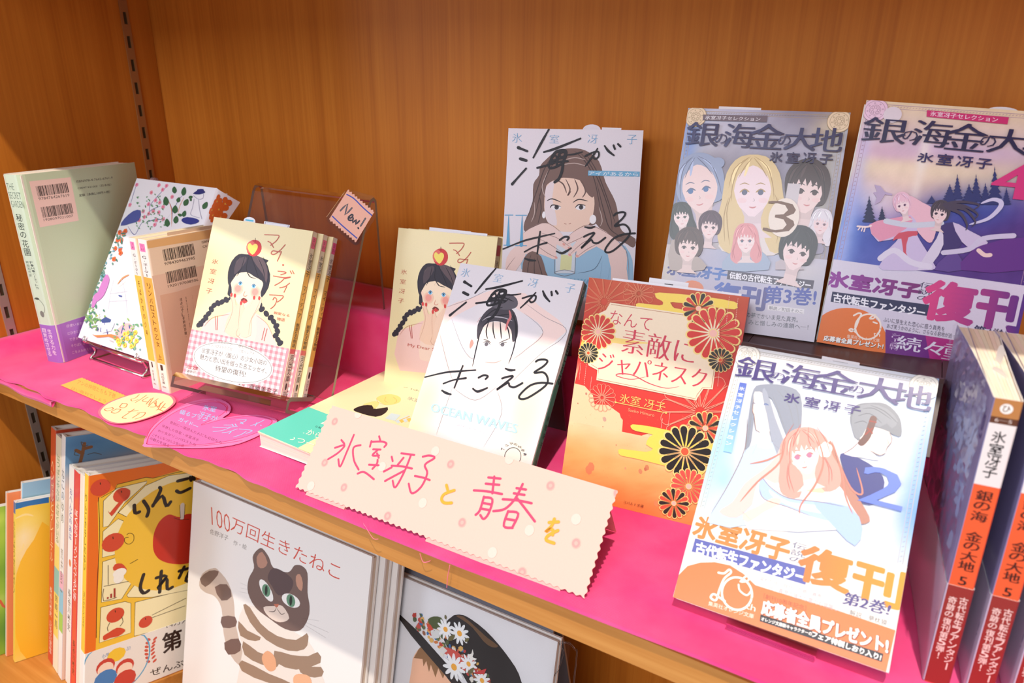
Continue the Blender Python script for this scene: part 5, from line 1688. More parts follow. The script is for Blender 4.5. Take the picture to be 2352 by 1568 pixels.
A.poly([(44, 118), (50, 100), (56, 84), (64, 66), (74, 58), (66, 84), (58, 108)], (196, 190, 220), 3)
A.strokes([[(40, 120), (54, 96), (66, 60)], [(60, 120), (72, 96), (80, 60)], [(30, 96), (40, 76), (50, 58)]], 1.2, (232, 226, 240), 5, 1)
for i, ch in enumerate('銀の海金の大地'):
    A.text(ch, 0, 0, 0, 0, (84, 66, 120), .01, .03, box=(4 + i * 14, 142 - (i % 2) * 3, 16 + i * 14, 128))
b = FIVE.art('front', True)
b.cr = None
b.paint((196, 184, 200), [(90, 40, 14, 12, (226, 200, 206), .7), (30, 10, 30, 12, (50, 60, 120), .8), (96, 8, 10, 14, (236, 206, 216), .8)], 20, 14)
b.text('復刊', 0, 0, 0, 0, (52, 66, 130), .03, box=(40, 50, 82, 16))
b.text('第5弾!', 0, 0, 0, 0, (70, 64, 110), 0, .02, box=(84, 40, 101, 30))

# ---- green hardback, back cover
A = GREEN.art().crop(*K1)
A.poly([(262, 300), (635, 262), (710, 652), (360, 714)], (238, 206, 194))
A.quadtext('9784764267619', (345, 444), (622, 410), (350, 470), (70, 60, 56), 0.0)
def bars(A, TL, TR, BL, seed, n=62):
    a, b_, c = map(np.array, (A.uv(TL), A.uv(TR), A.uv(BL)))
    rs = random.Random(seed)
    x = 0.0
    A.up()
    while x < 1:
        bw = min(rs.choice((1, 1, 2, 3)) / n / 1.6, 1 - x)
        q = [a + (b_ - a) * x, a + (b_ - a) * (x + bw), a + (b_ - a) * (x + bw) + (c - a), a + (b_ - a) * x + (c - a)]
        A.mb.add([A.out(p) for p in q], [(0, 1, 2, 3)], lin((58, 48, 44)))
        x += bw + rs.choice((1, 1, 2)) / n / 1.6
bars(A, (320, 345), (605, 310), (343, 437), 1)
bars(A, (365, 533), (640, 495), (388, 628), 2)
A.quadtext('1928097021007', (392, 636), (655, 598), (396, 658), (70, 60, 56), 0.0)
A.quadtext('ISBN978-4-7642-6761-9', (685, 292), (1012, 256), (688, 312), (90, 92, 84), 0.0)
A.quadtext('C8097 ¥2100E（日本版）', (698, 350), (1000, 318), (700, 372), (90, 92, 84), 0.0)
A.quadtext('定価（本体2,100円＋税）', (710, 414), (988, 380), (713, 440), (74, 76, 74), 0.006)
b = GREEN.art(band=True).crop(*K2)
for i, (s, x0, y0, x1) in enumerate((('召使いまかせ', 595, 415, 770), ('にひきとられて', 608, 480, 780), ('できましたが、', 622, 535, 800), ('そりばいまのと', 638, 592, 815), ('こをよみがえら', 650, 650, 820))):
    b.quadtext(s, (x0, y0), (x1, y0 - 36), (x0 + 3, y0 + 26), (232, 206, 236), 0.004)
A = GREEN.art('left')
A.cr = None
for i, s in enumerate(('THE', 'SECRET', 'GARDEN')):
    A.text(s, 0, 0, 0, 0, (90, 110, 100), -0.014, box=(-18.5 + i * .3, 177 - i * 8, -18.5 + (9, 15, 16)[i], 171 - i * 8))
A.vtext('秘密の花園', 0, 0, 0, 0, (60, 74, 70), box=(-16, 149, -8, 108), off=.004)
A.vtext('F.H.バーネット作', 0, 0, 0, 0, (100, 112, 104), box=(-12, 104, -8, 76), off=-.004)
A.vtext('畔柳和代訳', 0, 0, 0, 0, (100, 112, 104), box=(-17, 104, -13.5, 88), off=-.004)
A.stroke([(-18, 66), (-12, 66), (-7, 60), (-8, 54), (-12, 51)], .5, (120, 126, 118), 6)
A.ell(-14, 66.5, 3.0, 1.2, (86, 92, 84), 9)
A.ell(-12, 51, 2.6, 3.4, (130, 132, 124), 9)
b = GREEN.art('left', True)
b.cr = None
b.vtext('生きる力を', 0, 0, 0, 0, (240, 216, 236), box=(-10, 36, -4.5, 8), off=.012)
b.vtext('目覚めさせる', 0, 0, 0, 0, (240, 216, 236), box=(-17, 36, -12, 6), off=.012)

# ---- orange-spined pair
A = OB.art().crop(*K1)
A.poly([(1320, 838), (2200, 620), (2200, 760), (1322, 905)], (226, 178, 120))
A.poly([(1330, 1160), (2100, 1000), (2150, 1600), (2150, 2000), (1530, 2000)], (230, 196, 172))
A.poly([(1440, 1325), (1600, 1290), (1750, 1240), (2200, 1150), (2200, 2000), (1560, 2100)], (222, 178, 150), 0)
bars(A, (1460, 915), (1738, 858), (1480, 1018), 3)
bars(A, (1490, 1118), (1762, 1055), (1508, 1220), 4)
A.quadtext('9784309463995', (1478, 1030), (1752, 975), (1482, 1056), (70, 56, 50), 0.0)
A.quadtext('1920197008506', (1510, 1232), (1782, 1172), (1514, 1256), (70, 56, 50), 0.0)
A.quadtext('ISBN978-4-309-46399-5', (1815, 838), (2120, 780), (1818, 858), (90, 76, 66), 0.0)
A.quadtext('C0197 ¥850E', (1822, 878), (2000, 845), (1826, 898), (90, 76, 66), 0.0)
for i, (s, x, y0, y1) in enumerate((('名著、村岡花子が愛した', 1742, 1318, 1560), ('出会いを綴ったエッセイ', 1690, 1335, 1620), ('おもいで」を特別収録。', 1650, 1345, 1720))):
    A.vtext(s, x - 14, y0, x + 18, y1, (80, 62, 54), off=0.0)
for bk, t1, t2 in ((OA, 'そばかすの少年', None), (OB, 'リンバロストの乙女', '上')):
    A = bk.art('left')
    A.cr = None
    A.poly([(-bk.T + 2.4, 137.5), (-3.6, 137.5), (-3.6, 130.5), (-bk.T + 2.4, 130.5)], (244, 120, 170))
    A.text('ホ', 0, 0, 0, 0, (110, 50, 80), box=(-bk.T + 5, 136.6, -bk.T + 6.6, 134.6))
    A.text('4-1', 0, 0, 0, 0, (110, 50, 80), box=(-bk.T + 4, 133.6, -bk.T + 7.2, 131.6))
    A.vtext('G・ポーター', 0, 0, 0, 0, (60, 50, 50), box=(-bk.T + 3.6, 127, -4.2, 108), fill=.8)
    A.vtext(t1, 0, 0, 0, 0, (90, 56, 10), box=(-bk.T + 4.2, 103, -4.2, 103 - 6.7 * len(t1) * (1.12 if len(t1) < 8 else 1)), fill=.74)
    if t2:
        A.text(t2, 0, 0, 0, 0, (90, 56, 10), box=(-bk.T + 3.8, 37, -4, 32))
    A.poly([(-bk.T + 4.6, 27), (-5.0, 27), (-4.6, 22), (-bk.T + 5, 21.4)], (70, 44, 30))
    A.vtext('河出文庫', 0, 0, 0, 0, (70, 56, 50), box=(-bk.T + 4.2, 19, -5.2, 8), fill=.9)
    A.text('¥850' if t2 else '¥920', 0, 0, 0, 0, (120, 100, 96), box=(-bk.T + 3.6, 6, -4.4, 4.4))
OB.slip(24, 74, 2.0, y=6, col=(206, 180, 160))

# ---- flowered white book
A = FLORAL.art().crop(*K1)
A.paint((240, 240, 246), [(400 , 1700, 20, 20, (246, 244, 240), .5)], 6, 6)
rs = random.Random(11)
GRN, GR2, BLU, PNK = (58, 106, 70), (110, 160, 120), (70, 84, 160), (236, 150, 176)
A.strokes([[(1300, 640), (1260, 700), (1210, 780), (1150, 700)], [(1300, 680), (1400, 640), (1480, 650)], [(1350, 600), (1350, 520), (1430, 420), (1500, 350)], [(1420, 520), (1480, 440)], [(1300, 640), (1360, 560), (1450, 520)], [(1230, 320), (1200, 420), (1170, 520)], [(1545, 700), (1550, 560), (1520, 480)], [(1550, 600), (1600, 480), (1650, 420)], [(1560, 560), (1500, 640)]], 1.0, (120, 120, 170), 4, 1)
A.strokes([[(1545, 710), (1545, 560), (1520, 480)], [(1600, 600), (1620, 520), (1660, 440)]], .9, (220, 140, 100), 4, 1)
def bloom(A, x, y, r_, col, core=(206, 80, 90), n=5):
    a0 = rs.uniform(0, 1)
    for k in range(n):
        a = a0 + 2 * math.pi * k / n
        A.ell(x + 2.9 * r_ * .55 * math.cos(a), y + 2.9 * r_ * .55 * math.sin(a), r_ * .42, r_ * .34, tuple(min(255, c + rs.randint(-8, 8)) for c in col), 7, rs.uniform(0, 180))
        A.k -= 0.7
    A.up()
    A.ell(x, y, r_ * .2, r_ * .2, core, 6)
    A.k -= 0.7
for x, y in ((1232, 330), (1170, 512), (1362, 400), (1432, 335), (1500, 340), (1465, 375), (1400, 470), (1338, 505), (1440, 490), (1550, 440), (1290, 570), (1300, 620), (1340, 590), (1380, 570), (1430, 580), (1410, 650), (1470, 530), (1395, 690), (1470, 640), (1255, 650), (1890, 632)):
    bloom(A, x, y, 4.2, PNK)
A.up()
def leaf(A, x, y, l, w, rot, col):
    c, s = math.cos(R(rot)), math.sin(R(rot))
    A.poly([(x + a * c - b_ * s, y + a * s + b_ * c) for a, b_ in ((0, 0), (l * .3, w * .5), (l * .7, w * .42), (l, 0), (l * .7, -w * .42), (l * .3, -w * .5))], col, 2)
    A.k -= 0.7
for x, y, l, w, r_ in ((1575, 410, 65, 40, -95), (1650, 430, 80, 42, -80), (1500, 520, 85, 48, -95), (1600, 490, 50, 34, -70), (1660, 520, 70, 44, -60), (1575, 590, 75, 48, -85), (1650, 620, 60, 36, -70), (1510, 710, 75, 46, -95), (1580, 680, 70, 44, -80), (1830, 550, 75, 42, -60), (1640, 610, 40, 26, -160), (1700, 450, 40, 26, -20), (1720, 480, 30, 18, -90)):
    leaf(A, x, y, l, w, r_, GRN)
for _ in range(60):
    leaf(A, rs.uniform(1230, 1480), rs.uniform(420, 720), rs.uniform(14, 26), 9, rs.uniform(0, 360), GR2)
A.up()
A.poly([(1740, 412), (1775, 385), (1785, 372), (1830, 370), (1838, 385), (1850, 400), (1800, 418)], (44, 52, 120), 2)
A.strokes([[(1745, 430), (1790, 462), (1830, 450), (1835, 415)], [(1750, 460), (1735, 540), (1720, 600), (1800, 630)], [(1790, 470), (1800, 560), (1820, 640)]], .4, (150, 150, 180), 4)
A.poly([(1640, 640), (1690, 622), (1780, 640), (1790, 668), (1720, 690), (1650, 670)], (48, 58, 140), 2)
A.poly([(1120, 640), (1200, 570), (1268, 562), (1255, 650), (1180, 680), (1090, 700)], (80, 90, 160), 2)
for x, y in ((1080, 760), (1115, 770), (1060, 830), (1095, 830), (1040, 905), (1085, 915), (1090, 945), (1030, 1000), (1130, 750)):
    bloom(A, x, y, 5.2, (226, 110, 66), (190, 70, 40), 4)
A.up()
for _ in range(60):
    t_ = rs.random()
    leaf(A, 1100 - 300 * t_ + rs.uniform(-30, 50), 750 + 680 * t_ + rs.uniform(-30, 30), rs.uniform(24, 50), 14, rs.uniform(0, 360), rs.choice(((90, 140, 120), (110, 150, 140), (70, 120, 110), (120, 170, 190))))
A.up()
for p in ([(960, 1140), (990, 1180), (970, 1260), (930, 1340), (870, 1380), (900, 1260)], [(900, 1300), (860, 1420), (830, 1430), (850, 1330)]):
    A.poly(p, (206, 130, 200), 3)
A.strokes([[(1060, 1230), (1110, 1170), (1170, 1140)], [(1080, 1250), (1140, 1200)]], 2.0, (240, 160, 110), 3, 1)
A.strokes([[(1030, 1180), (1000, 1300), (980, 1450)], [(1090, 1160), (1130, 1300), (1150, 1500)], [(1000, 1310), (1150, 1290)], [(990, 1380), (1160, 1370)]], .4, (200, 204, 220), 4)
A.poly([(1070, 1322), (1105, 1330), (1100, 1342), (1075, 1335)], (60, 80, 160))
A.cr = K2
for x, y in ((835, 290), (885, 335), (820, 420)):
    for k in range(6):
        leaf(A, x, y, 30, 13, k * 60 + 10, (244, 236, 240))
    A.up()
    A.ell(x, y, .9, .9, (236, 190, 90), 8)
A.up()
for _ in range(46):
    leaf(A, rs.uniform(790, 960), rs.uniform(270, 470), rs.uniform(22, 50), 16, rs.uniform(0, 360), rs.choice(((110, 160, 90), (140, 180, 110), (84, 140, 120))))
A.up()
A.poly([(880, 430), (920, 380), (1000, 350), (1040, 400), (1010, 470), (930, 490)], (226, 232, 244))
A.poly([(910, 375), (960, 345), (1010, 370), (1000, 395), (930, 400)], (70, 90, 150))
A.strokes([[(890, 440), (886, 470)], [(915, 445), (912, 475)], [(930, 395), (950, 395), (948, 412)], [(970, 460), (975, 510)]], 1.1, (80, 90, 160), 0)
A.poly([(1040, 500), (1100, 420), (1170, 400), (1200, 440), (1180, 500), (1110, 530)], (244, 190, 190), 2)
A.strokes([[(1125, 400), (1100, 490)], [(1170, 420), (1175, 445)]], 1.6, (60, 70, 160), 0)
A.poly([(830, 490), (860, 510), (960, 505), (1010, 500), (1060, 520), (1090, 550), (1040, 545), (980, 522), (880, 530)], (244, 140, 80), 2)
for x, y in ((1130, 500), (1160, 490), (1150, 540), (1110, 550), (1180, 560), (1080, 590), (1130, 600), (1210, 600), (1225, 485), (1200, 520), (1235, 560), (1190, 610), (1070, 560)):
    bloom(A, x, y, 4.8, (250, 216, 84), (230, 120, 60), 5)
A.up()
for _ in range(40):
    leaf(A, rs.uniform(1040, 1290), rs.uniform(380, 640), rs.uniform(18, 40), 13, rs.uniform(0, 360), rs.choice(((110, 170, 120), (90, 150, 140), (150, 190, 110))))
A.up()
# the loose cover corner curling back
mbf = MB()
Af = Art(mbf, FLORAL.M, 400, FLORAL.H, 'front', -22.0)
Af.cr = K1
xe = Af.uv((2165, 485))[0]
fl = []
for j in range(9):
    z = (90 + (174.8 - 90) * j / 8) / 1000
    k = (j / 8) ** 0.8
    fl.append([(0.1285 + (xe - 0.1285) * k * s, 0.022 * k * s ** 2.0 - 0.0002, z - 0.004 * s * k) for s in np.linspace(0, 1, 9)])
vv = [p for r_ in fl for p in r_]
ff = [(j * 9 + i, j * 9 + i + 1, (j + 1) * 9 + i + 1, (j + 1) * 9 + i) for j in range(8) for i in range(8)]
mbf.add(vv, ff, lin((236, 228, 232)))
FLAP = (mbf, xe)
def flapz(u, z):
    k = max(0.0, (z * 1000 - 90) / 84.8) ** 0.8
    return (0.1285 + (xe - 0.1285) * k * u, 0.022 * k * u * u - 0.0009, z - 0.004 * u * k)
for cx, cz in ((.42, .164), (.62, .158), (.5, .150), (.72, .166), (.8, .152), (.35, .154)):
    for kk in range(4):
        a = kk * 1.57 + cx
        q_ = [(cx + (.10 * math.cos(a) + .085 * math.cos(t)), cz + .0042 * math.sin(a) + .0034 * math.sin(t)) for t in np.linspace(0, 6.28, 9)[:-1]]
        mbf.add([flapz(min(1, u), min(.1745, z)) for u, z in q_], [tuple(range(8))], lin((214, 96, 30)))
    mbf.add([(x, y - .0002, z) for x, y, z in [flapz(cx + .03 * math.cos(t), cz + .001 * math.sin(t)) for t in np.linspace(0, 6.28, 7)[:-1]]], [tuple(range(6))], lin((240, 170, 60)))
A.quadtext('西村書店', (995, 550), (1035, 566), (993, 562), (110, 80, 70), 0.0)

# ---- the flat book
A = FLAT.art().crop(*L5)
A.depth = 0.0013
A.paint((248, 230, 184), [(1500, 150, 40, 8, (236, 226, 206), .5)], 6, 8)
A.stroke([(1340, 165), (1950, 300)], .25, (236, 206, 140), 0)
A.stroke([(1340, 165), (560, 560)], .25, (236, 206, 140), 0)
A.poly([(1460, 212), (1530, 232), (1500, 268), (1428, 248)], (236, 232, 236), 3)
A.quadtext('いっぱしの女', (1530, 240), (2150, 420), (1500, 290), (90, 84, 90), -0.012)
A.quadtext('氷室冴子', (1690, 420), (1960, 500), (1668, 455), (110, 104, 110), -0.008)
OCH = (240, 196, 96)
A.poly([(1340, 440), (1400, 410), (1500, 400), (1590, 430), (1600, 470), (1560, 500), (1450, 520), (1400, 500), (1360, 470)], (248, 218, 130), 3)
A.poly([(1200, 520), (1300, 520), (1330, 560), (1460, 540), (1440, 600), (1330, 645), (1150, 600), (1090, 572), (1120, 545)], (44, 36, 36), 2)
A.poly([(1250, 490), (1320, 475), (1370, 490), (1350, 530), (1310, 560), (1290, 520), (1190, 515)], (248, 220, 140), 2)
A.strokes([[(1340, 445), (1360, 490), (1440, 515)], [(1440, 430), (1430, 470), (1460, 490)], [(1520, 430), (1560, 470), (1530, 500)]], .3, (206, 160, 80), 4)
A.poly([(1095, 445), (1150, 450), (1130, 475), (1080, 468)], OCH)
for i in range(4):
    A.poly([(840 - i * 26, 425 + i * 22), (930 - i * 10, 440 + i * 24), (915 - i * 10, 460 + i * 24), (826 - i * 26, 442 + i * 22)], OCH if i % 2 else (250, 226, 160))
    A.poly([(1540 + i * 40, 690 - i * 8), (1690 + i * 5, 625 + i * 10), (1700 + i * 5, 645 + i * 10), (1570 + i * 40, 715 - i * 4)], OCH if i % 2 else (206, 220, 226))
A.poly([(1500, 605), (1600, 625), (1540, 690), (1430, 662)], (206, 222, 226))
A.poly([(960, 540), (1040, 490), (1065, 495), (985, 550)], (250, 226, 160), 2)
b = FLAT.art(band=True).crop(*L5)
b.depth = 0.0017
b.quadtext('「女」だから', (350, 680), (760, 820), (300, 740), (238, 246, 226), 0.01)
b.quadtext('何だっつーの!', (215, 755), (820, 960), (165, 815), (238, 246, 226), 0.01)
b.quadtext('30年の時を経てなお新しい', (435, 652), (860, 790), (420, 672), (30, 70, 60), 0.0)
b.poly([(600, 620), (900, 700), (880, 760), (545, 660), (570, 645)], (250, 240, 226))
b.quadtext('名作エッセイ', (640, 635), (900, 705), (615, 678), (60, 50, 40), 0.0)

# a second and third copy behind the one on the clear stand, and more spine-out copies at the end
for b in (GREEN, FLORAL, OA, OB, MY, MYB, UMI, UMI2, JAP, THREE, FOUR, TWO, FIVE, FLAT):
    b.done()
MY.root['group'] = 'copies on the clear stand'
c2 = copy_thing(MY.root, 'middle one of the three cream apple paperbacks on the clear stand, red-banded spine', Matrix.Translation((0.005, 0.0087, 0)), 'copies on the clear stand')
for ch in list(c2.children):
    if ch.name.startswith('paper_slip'):
        bpy.data.objects.remove(ch)
c3 = copy_thing(MY.root, 'rear copy of the cream apple paperback on the clear stand, without a red band', Matrix.Translation((0.0096, 0.0174, 0)), 'copies on the clear stand')
for ch in list(c3.children):
    if ch.name.startswith('paper_band'):
        bpy.data.objects.remove(ch)
# bare foot of the spine on that copy
mb = MB()
A = Art(mb, c3.matrix_world, MY.W, MY.H, 'right', 0.03, MY.T)
A.cr = None
A.poly([(3.4, 24), (5.4, 24), (5.8, 20.5), (5.0, 18.2), (3.8, 18.2), (3.0, 20.5)], (34, 28, 28))
A.vtext('河出文庫', 0, 0, 0, 0, (70, 60, 60), box=(2.8, 16.6, 6.0, 7), off=0, fill=.9)
A.text('¥900', 0, 0, 0, 0, (70, 60, 60), box=(2.4, 5.0, 6.4, 3.2))
mb.build('spine_print', INKG, c3)
c4 = copy_thing(MYB.root, 'second cream paperback showing only its top edge behind the apple paperback', Matrix.Translation((0.0045, 0.0088, 0.0008)), 'copies behind the apple paperback')
FLAP[0].build('curled_cover_corner', INK, FLORAL.root, True)
c5 = copy_thing(MYB.root, 'rearmost cream paperback, a thin strip of its top behind the apple paperback', Matrix.Translation((0.0095, 0.0176, 0.0016)), 'copies behind the apple paperback')
for c_ in (c4, c5):
    for ch in list(c_.children):
        if ch.name.startswith('paper_slip'):
            bpy.data.objects.remove(ch)
FIVE.root['group'] = 'spine-out copies at the shelf end'
f2 = copy_thing(FIVE.root, 'middle one of three film-wrapped paperbacks numbered 5, spine out', Matrix.Translation((0, 0.0170, 0)), 'spine-out copies at the shelf end')
f3 = copy_thing(FIVE.root, 'film-wrapped paperback numbered 5 cut by the picture edge', Matrix.Translation((0, 0.0340, 0)), 'spine-out copies at the shelf end')
# rounded paper tabs standing out of the first page block
mb = MB()
n = 14
loop = [(0.0, 0.0), (0.0, 0.010)] + [(0.004 - 0.004 * math.cos(a), 0.010 + 0.0045 * math.sin(a)) for a in np.linspace(0, math.pi, n)] + [(0.008, 0.010), (0.006, 0.0)]
mb.add([(0.052 + p[0], 0.0066 + p[0] * .2, 0.1465 + p[1] * .8) for p in loop], [tuple(range(len(loop)))], lin((240, 234, 226)))
mb.add([(0.066 + p[0] * 1.3, 0.0040 + p[0] * .5, 0.1465 + p[1] * .35) for p in loop], [tuple(range(len(loop)))], lin((236, 226, 216)))
mb.build('paper_tab', INK, FIVE.root)
# crinkled clear film round the first copy
mb = MB()
rs = np.random.RandomState(2)
nu, nv = 26, 34
zz = rs.normal(0, 1, (nv, nu))
zz = (zz + np.roll(zz, 1, 0) + np.roll(zz, -1, 0)) / 3
v = []
for j in range(nv):
    for i in range(nu):
        u = i / (nu - 1)
        bul = 0.005 * (1 - u) ** 1.6
        v.append((0.001 + 0.102 * u, -bul - 0.0016 + 0.0006 * zz[j, i], 0.060 + 0.091 * j / (nv - 1) + (0.002 * zz[j, i] if j == nv - 1 else 0)))
mb.add(v, [(j * nu + i, j * nu + i + 1, (j + 1) * nu + i + 1, (j + 1) * nu + i) for j in range(nv - 1) for i in range(nu - 1)], (1, 1, 1))
mb.build('plastic_wrap', FILM, FIVE.root)


# ---------------------------------------------------------------- bent sheet stands
def bent(root, path, x0, x1, th, face, edge, names=('bent_sheet', 'cut_edge')):
    """a sheet bent along x: path = [(y, z)] mm in the root's frame"""
    P_ = [np.array(p, float) for p in path]
    n = len(P_)
    off = []
    for i in range(n):
        d = np.zeros(2)
        if i > 0:
            q = P_[i] - P_[i - 1]
            d += q / np.linalg.norm(q)
        if i < n - 1:
            q = P_[i + 1] - P_[i]
            d += q / np.linalg.norm(q)
        d /= np.linalg.norm(d)
        off.append(P_[i] + th * np.array([-d[1], d[0]]))
    mm = 0.001
    mb, me = MB(), MB()
    for i in range(n - 1):
        for L_, o in ((P_, (0, 1, 2, 3)), (off, (3, 2, 1, 0))):
            a, b = L_[i], L_[i + 1]
            mb.add([(x0 * mm, a[0] * mm, a[1] * mm), (x1 * mm, a[0] * mm, a[1] * mm), (x1 * mm, b[0] * mm, b[1] * mm), (x0 * mm, b[0] * mm, b[1] * mm)], [o], (.5, .4, .4))
        for x in (x0, x1):
            me.add([(x * mm, p[0] * mm, p[1] * mm) for p in (P_[i], P_[i + 1], off[i + 1], off[i])], [(0, 1, 2, 3)], (.5, .4, .4))
    for i in (0, n - 1):
        me.add([(x0 * mm, P_[i][0] * mm, P_[i][1] * mm), (x1 * mm, P_[i][0] * mm, P_[i][1] * mm), (x1 * mm, off[i][0] * mm, off[i][1] * mm), (x0 * mm, off[i][0] * mm, off[i][1] * mm)], [(0, 1, 2, 3)], (.5, .4, .4))
    o = mb.build(names[0], face, root)
    me.build(names[1], edge, root)
    return o


def arc(cy, cz, r, a0, a1, n=5):
    return [(cy + r * math.cos(R(a)), cz + r * math.sin(R(a))) for a in np.linspace(a0, a1, n)]


# clear acrylic stand behind and under the apple paperbacks
cl, sl = math.cos(R(23.8)), math.sin(R(23.8))
Ms = pose(*MYQ)
st = empty('acrylic_book_stand', Ms)
inv = np.linalg.inv(np.array(Ms))


def wloc(y_off, z_world, x=60):
    """local (y, z) of a point y_off mm behind the ledge line at a world height"""
    c = np.array(Ms) @ np.array([x / 1000, 0, 0, 1])
    n = np.array(Ms)[:3, 1]
    hn = np.array([n[0], n[1], 0])
    hn /= np.linalg.norm(hn)
    p = c[:3] + hn * y_off / 1000
    p[2] = z_world / 1000
    q = inv @ np.array([*p, 1])
    return (q[1] * 1000, q[2] * 1000)


foot = wloc(24.0, 2.3)
rear = wloc(128.0, 6.0)
mid = wloc(15.0, 2.6)
bent(st, [foot, mid, (-11, -7.5), (-10.6, -2.0), (-9, -0.5), (24, -0.5), (26.6, 0.6), (27.6, 3.5)], 2, 118, 3.8, ACRYL, EDGE, ('clear_ledge', 'polished_edge'))
bent(st, [(27.6, 3.6), (27.6, 176), (28.6, 180), (31.5, 182.2), (34.5, 181.5), (36.5, 178)] + [rear], 15, 135, 3.4, ACRYL, EDGE, ('clear_back_panel', 'polished_edge'))
tag(st, 'clear acrylic stand holding the three cream apple paperbacks', 'book stand')

# brown two-step stand: a leaning panel for book 2 and a ledge for books 3 and 4
bs = empty('brown_display_stand', Matrix.Identity(4))
q2 = pose(356.4, 27.9, 9.5, -0.9, 41.2, -1.5)
q2n = np.array(q2)


def q2p(y, z):
    p = q2n @ np.array([0.052, y / 1000, z / 1000, 1])
    return (p[1] * 1000, p[2] * 1000)


e0 = q2p(12.2, 154)
top = [e0, (e0[0] + 1.6, e0[1] + 1.2), (e0[0] + 4.2, e0[1] + 0.6), (e0[0] + 7.5, 115.4), (e0[0] + 11, 112.6), (e0[0] + 14, 112.6), (262, 112.6)]
bent(bs, [q2p(12.2, 112)] + top, 353, 462, 2.6, BROWN, EDGED, ('leaning_panel', 'panel_edge'))
bent(bs, [(q2p(6, -2.2)[0], 2.0), q2p(1.5, -3.4), q2p(2.5, -2.2), q2p(8, -2.2), q2p(11.5, 1), q2p(12.2, 6), q2p(12.2, 111.8)], 386, 430, 1.6, ACRYL, ACRYL, ('clear_book_lip', 'lip_edge'))
bent(bs, [(152, 113.0), (160, 112.4), (263, 112.4)], 276, 352.5, 2.6, BROWN, EDGED, ('ledge', 'ledge_edge'))
bent(bs, [(152, 112.8), (263, 112.8)], 462.5, 505, 2.4, BROWN, EDGED, ('ledge', 'ledge_edge'))
for x in (300, 440):
    bent(bs, [(200, 68.3), (200, 112.0)], x, x + 30, 3.0, BROWN, EDGED, ('rear_leg', 'leg_edge'))
tag(bs, 'glossy brown stand with a leaning panel and a ledge for the numbered fantasy paperbacks', 'book stand')

# small brown stands behind the brush-lettered pair
u1 = empty('brown_book_rest', pose(130.7, 76.9, 15.2, 1.6, 34.4, -0.2))
Ms = pose(130.7, 76.9, 15.2, 1.6, 34.4, -0.2)
inv = np.linalg.inv(np.array(Ms))
bent(u1, [wloc(-1, 2.4), (-6.5, -4.5), (-5.5, -1.0), (13, -1.0), (15.5, 2), (15.5, 105), (17.5, 107), (20, 105), wloc(98, 5.5)], 14, 90, 2.4, BROWN, EDGED)
tag(u1, 'low brown rest under the lower brush-lettered paperback', 'book stand')
u2 = empty('brown_book_rest', pose(155.9, 173.4, 0, 20.2, 0, 0))
M2 = np.linalg.inv(np.array(pose(155.9, 173.4, 0, 20.2, 0, 0))) @ np.array(pose(155.9, 173.4, 95.1, 20.2, 15.6, -0.5))


def p2(y, z):
    p = M2 @ np.array([0.05, y / 1000, z / 1000, 1])
    return (p[1] * 1000, p[2] * 1000)


bent(u2, [(1, 2.4), (1, 60), p2(-3, -6), p2(-2, -3.2), p2(0, -2.9), p2(14.5, -2.9), p2(17.6, 2), p2(17.6, 110)], 22, 60, 2.4, BROWN, EDGED)
tag(u2, 'tall narrow brown rest under the upper brush-lettered paperback', 'book stand')

# chrome wire rest under the flowered book
w = empty('wire_book_rest', pose(-280.6, 68.3, 23, -1.0, 31.2, -0.3))
Ms = pose(-280.6, 68.3, 23, -1.0, 31.2, -0.3)
inv = np.linalg.inv(np.array(Ms))
mb = MB()
yb, zb = 5, -2.0
for x in (16, 104):
    pts = [(x, -3, 3.5), (x, -3.5, 0), (x, -2, -1.7), (x, 4, -1.7), (x, 13.5, -1.7), (x, 15.2, 1), (x, 15.2, 95)]
    tube(mb, catmull([(a / 1000, b_ / 1000, c / 1000) for a, b_, c in pts], 4), 0.0013)
tube(mb, [(0.016, yb / 1000, -0.0034), (0.104, yb / 1000, -0.0034)], 0.0017)
mb.build('support_wire', STEEL, w, True)
mb = MB()
for x in (16, 104):
    a, b_, c_ = wloc(2, 2.6), wloc(50, 2.6), wloc(92, 2.6)
    pts = [(x, 4, -1.7), (x, *wloc(6, 9)), (x, *a), (x, *b_), (x, *c_), (x, *wloc(88, 60)), (x, 16, 92)]
    tube(mb, catmull([tuple(k / 1000 for k in p) for p in pts], 4), 0.0013)
a = wloc(2, 2.6)
tube(mb, [(0.016, a[0] / 1000, a[1] / 1000), (0.104, a[0] / 1000, a[1] / 1000)], 0.0013)
mb.build('foot_wire', STEEL, w, True)
tag(w, 'bent chrome wire rest under the white flowered paperback', 'book stand')


# ---------------------------------------------------------------- lettered card along the shelf edge
CQ = (93.0, 4.6, 4.2, 0.9, 41.5, 0.0)
CW, CH = 220.0, 62.0
card = empty('lettered_card', pose(*CQ))
CARD_C = (240, 184, 168)


def pinked(W, H, pitch=4.6, amp=1.15, sides='lbr'):
    pts = [(0.0, H)]
    n = int(H / pitch)
    if 'l' in sides:
        for i in range(n * 6):
            z = H - H * i / (n * 6)
            pts.append((amp * (0.5 + 0.5 * math.sin(2 * math.pi * i / 6)) - amp * .4, z))
    else:
        pts.append((0, H * .5))
    n = int(W / pitch)
    if 'b' in sides:
        for i in range(n * 6 + 1):
            pts.append((W * i / (n * 6), amp * (0.5 - 0.5 * math.cos(2 * math.pi * i / 6 + .6)) - amp * .4))
    else:
        pts += [(0, 0), (W, 0)]
    n = int(H / pitch)
    if 'r' in sides:
        for i in range(n * 6):
            z = H * i / (n * 6)
            pts.append((W - amp * (0.5 + 0.5 * math.sin(2 * math.pi * i / 6)) + amp * .4, z))
    pts.append((W, H))
    return pts


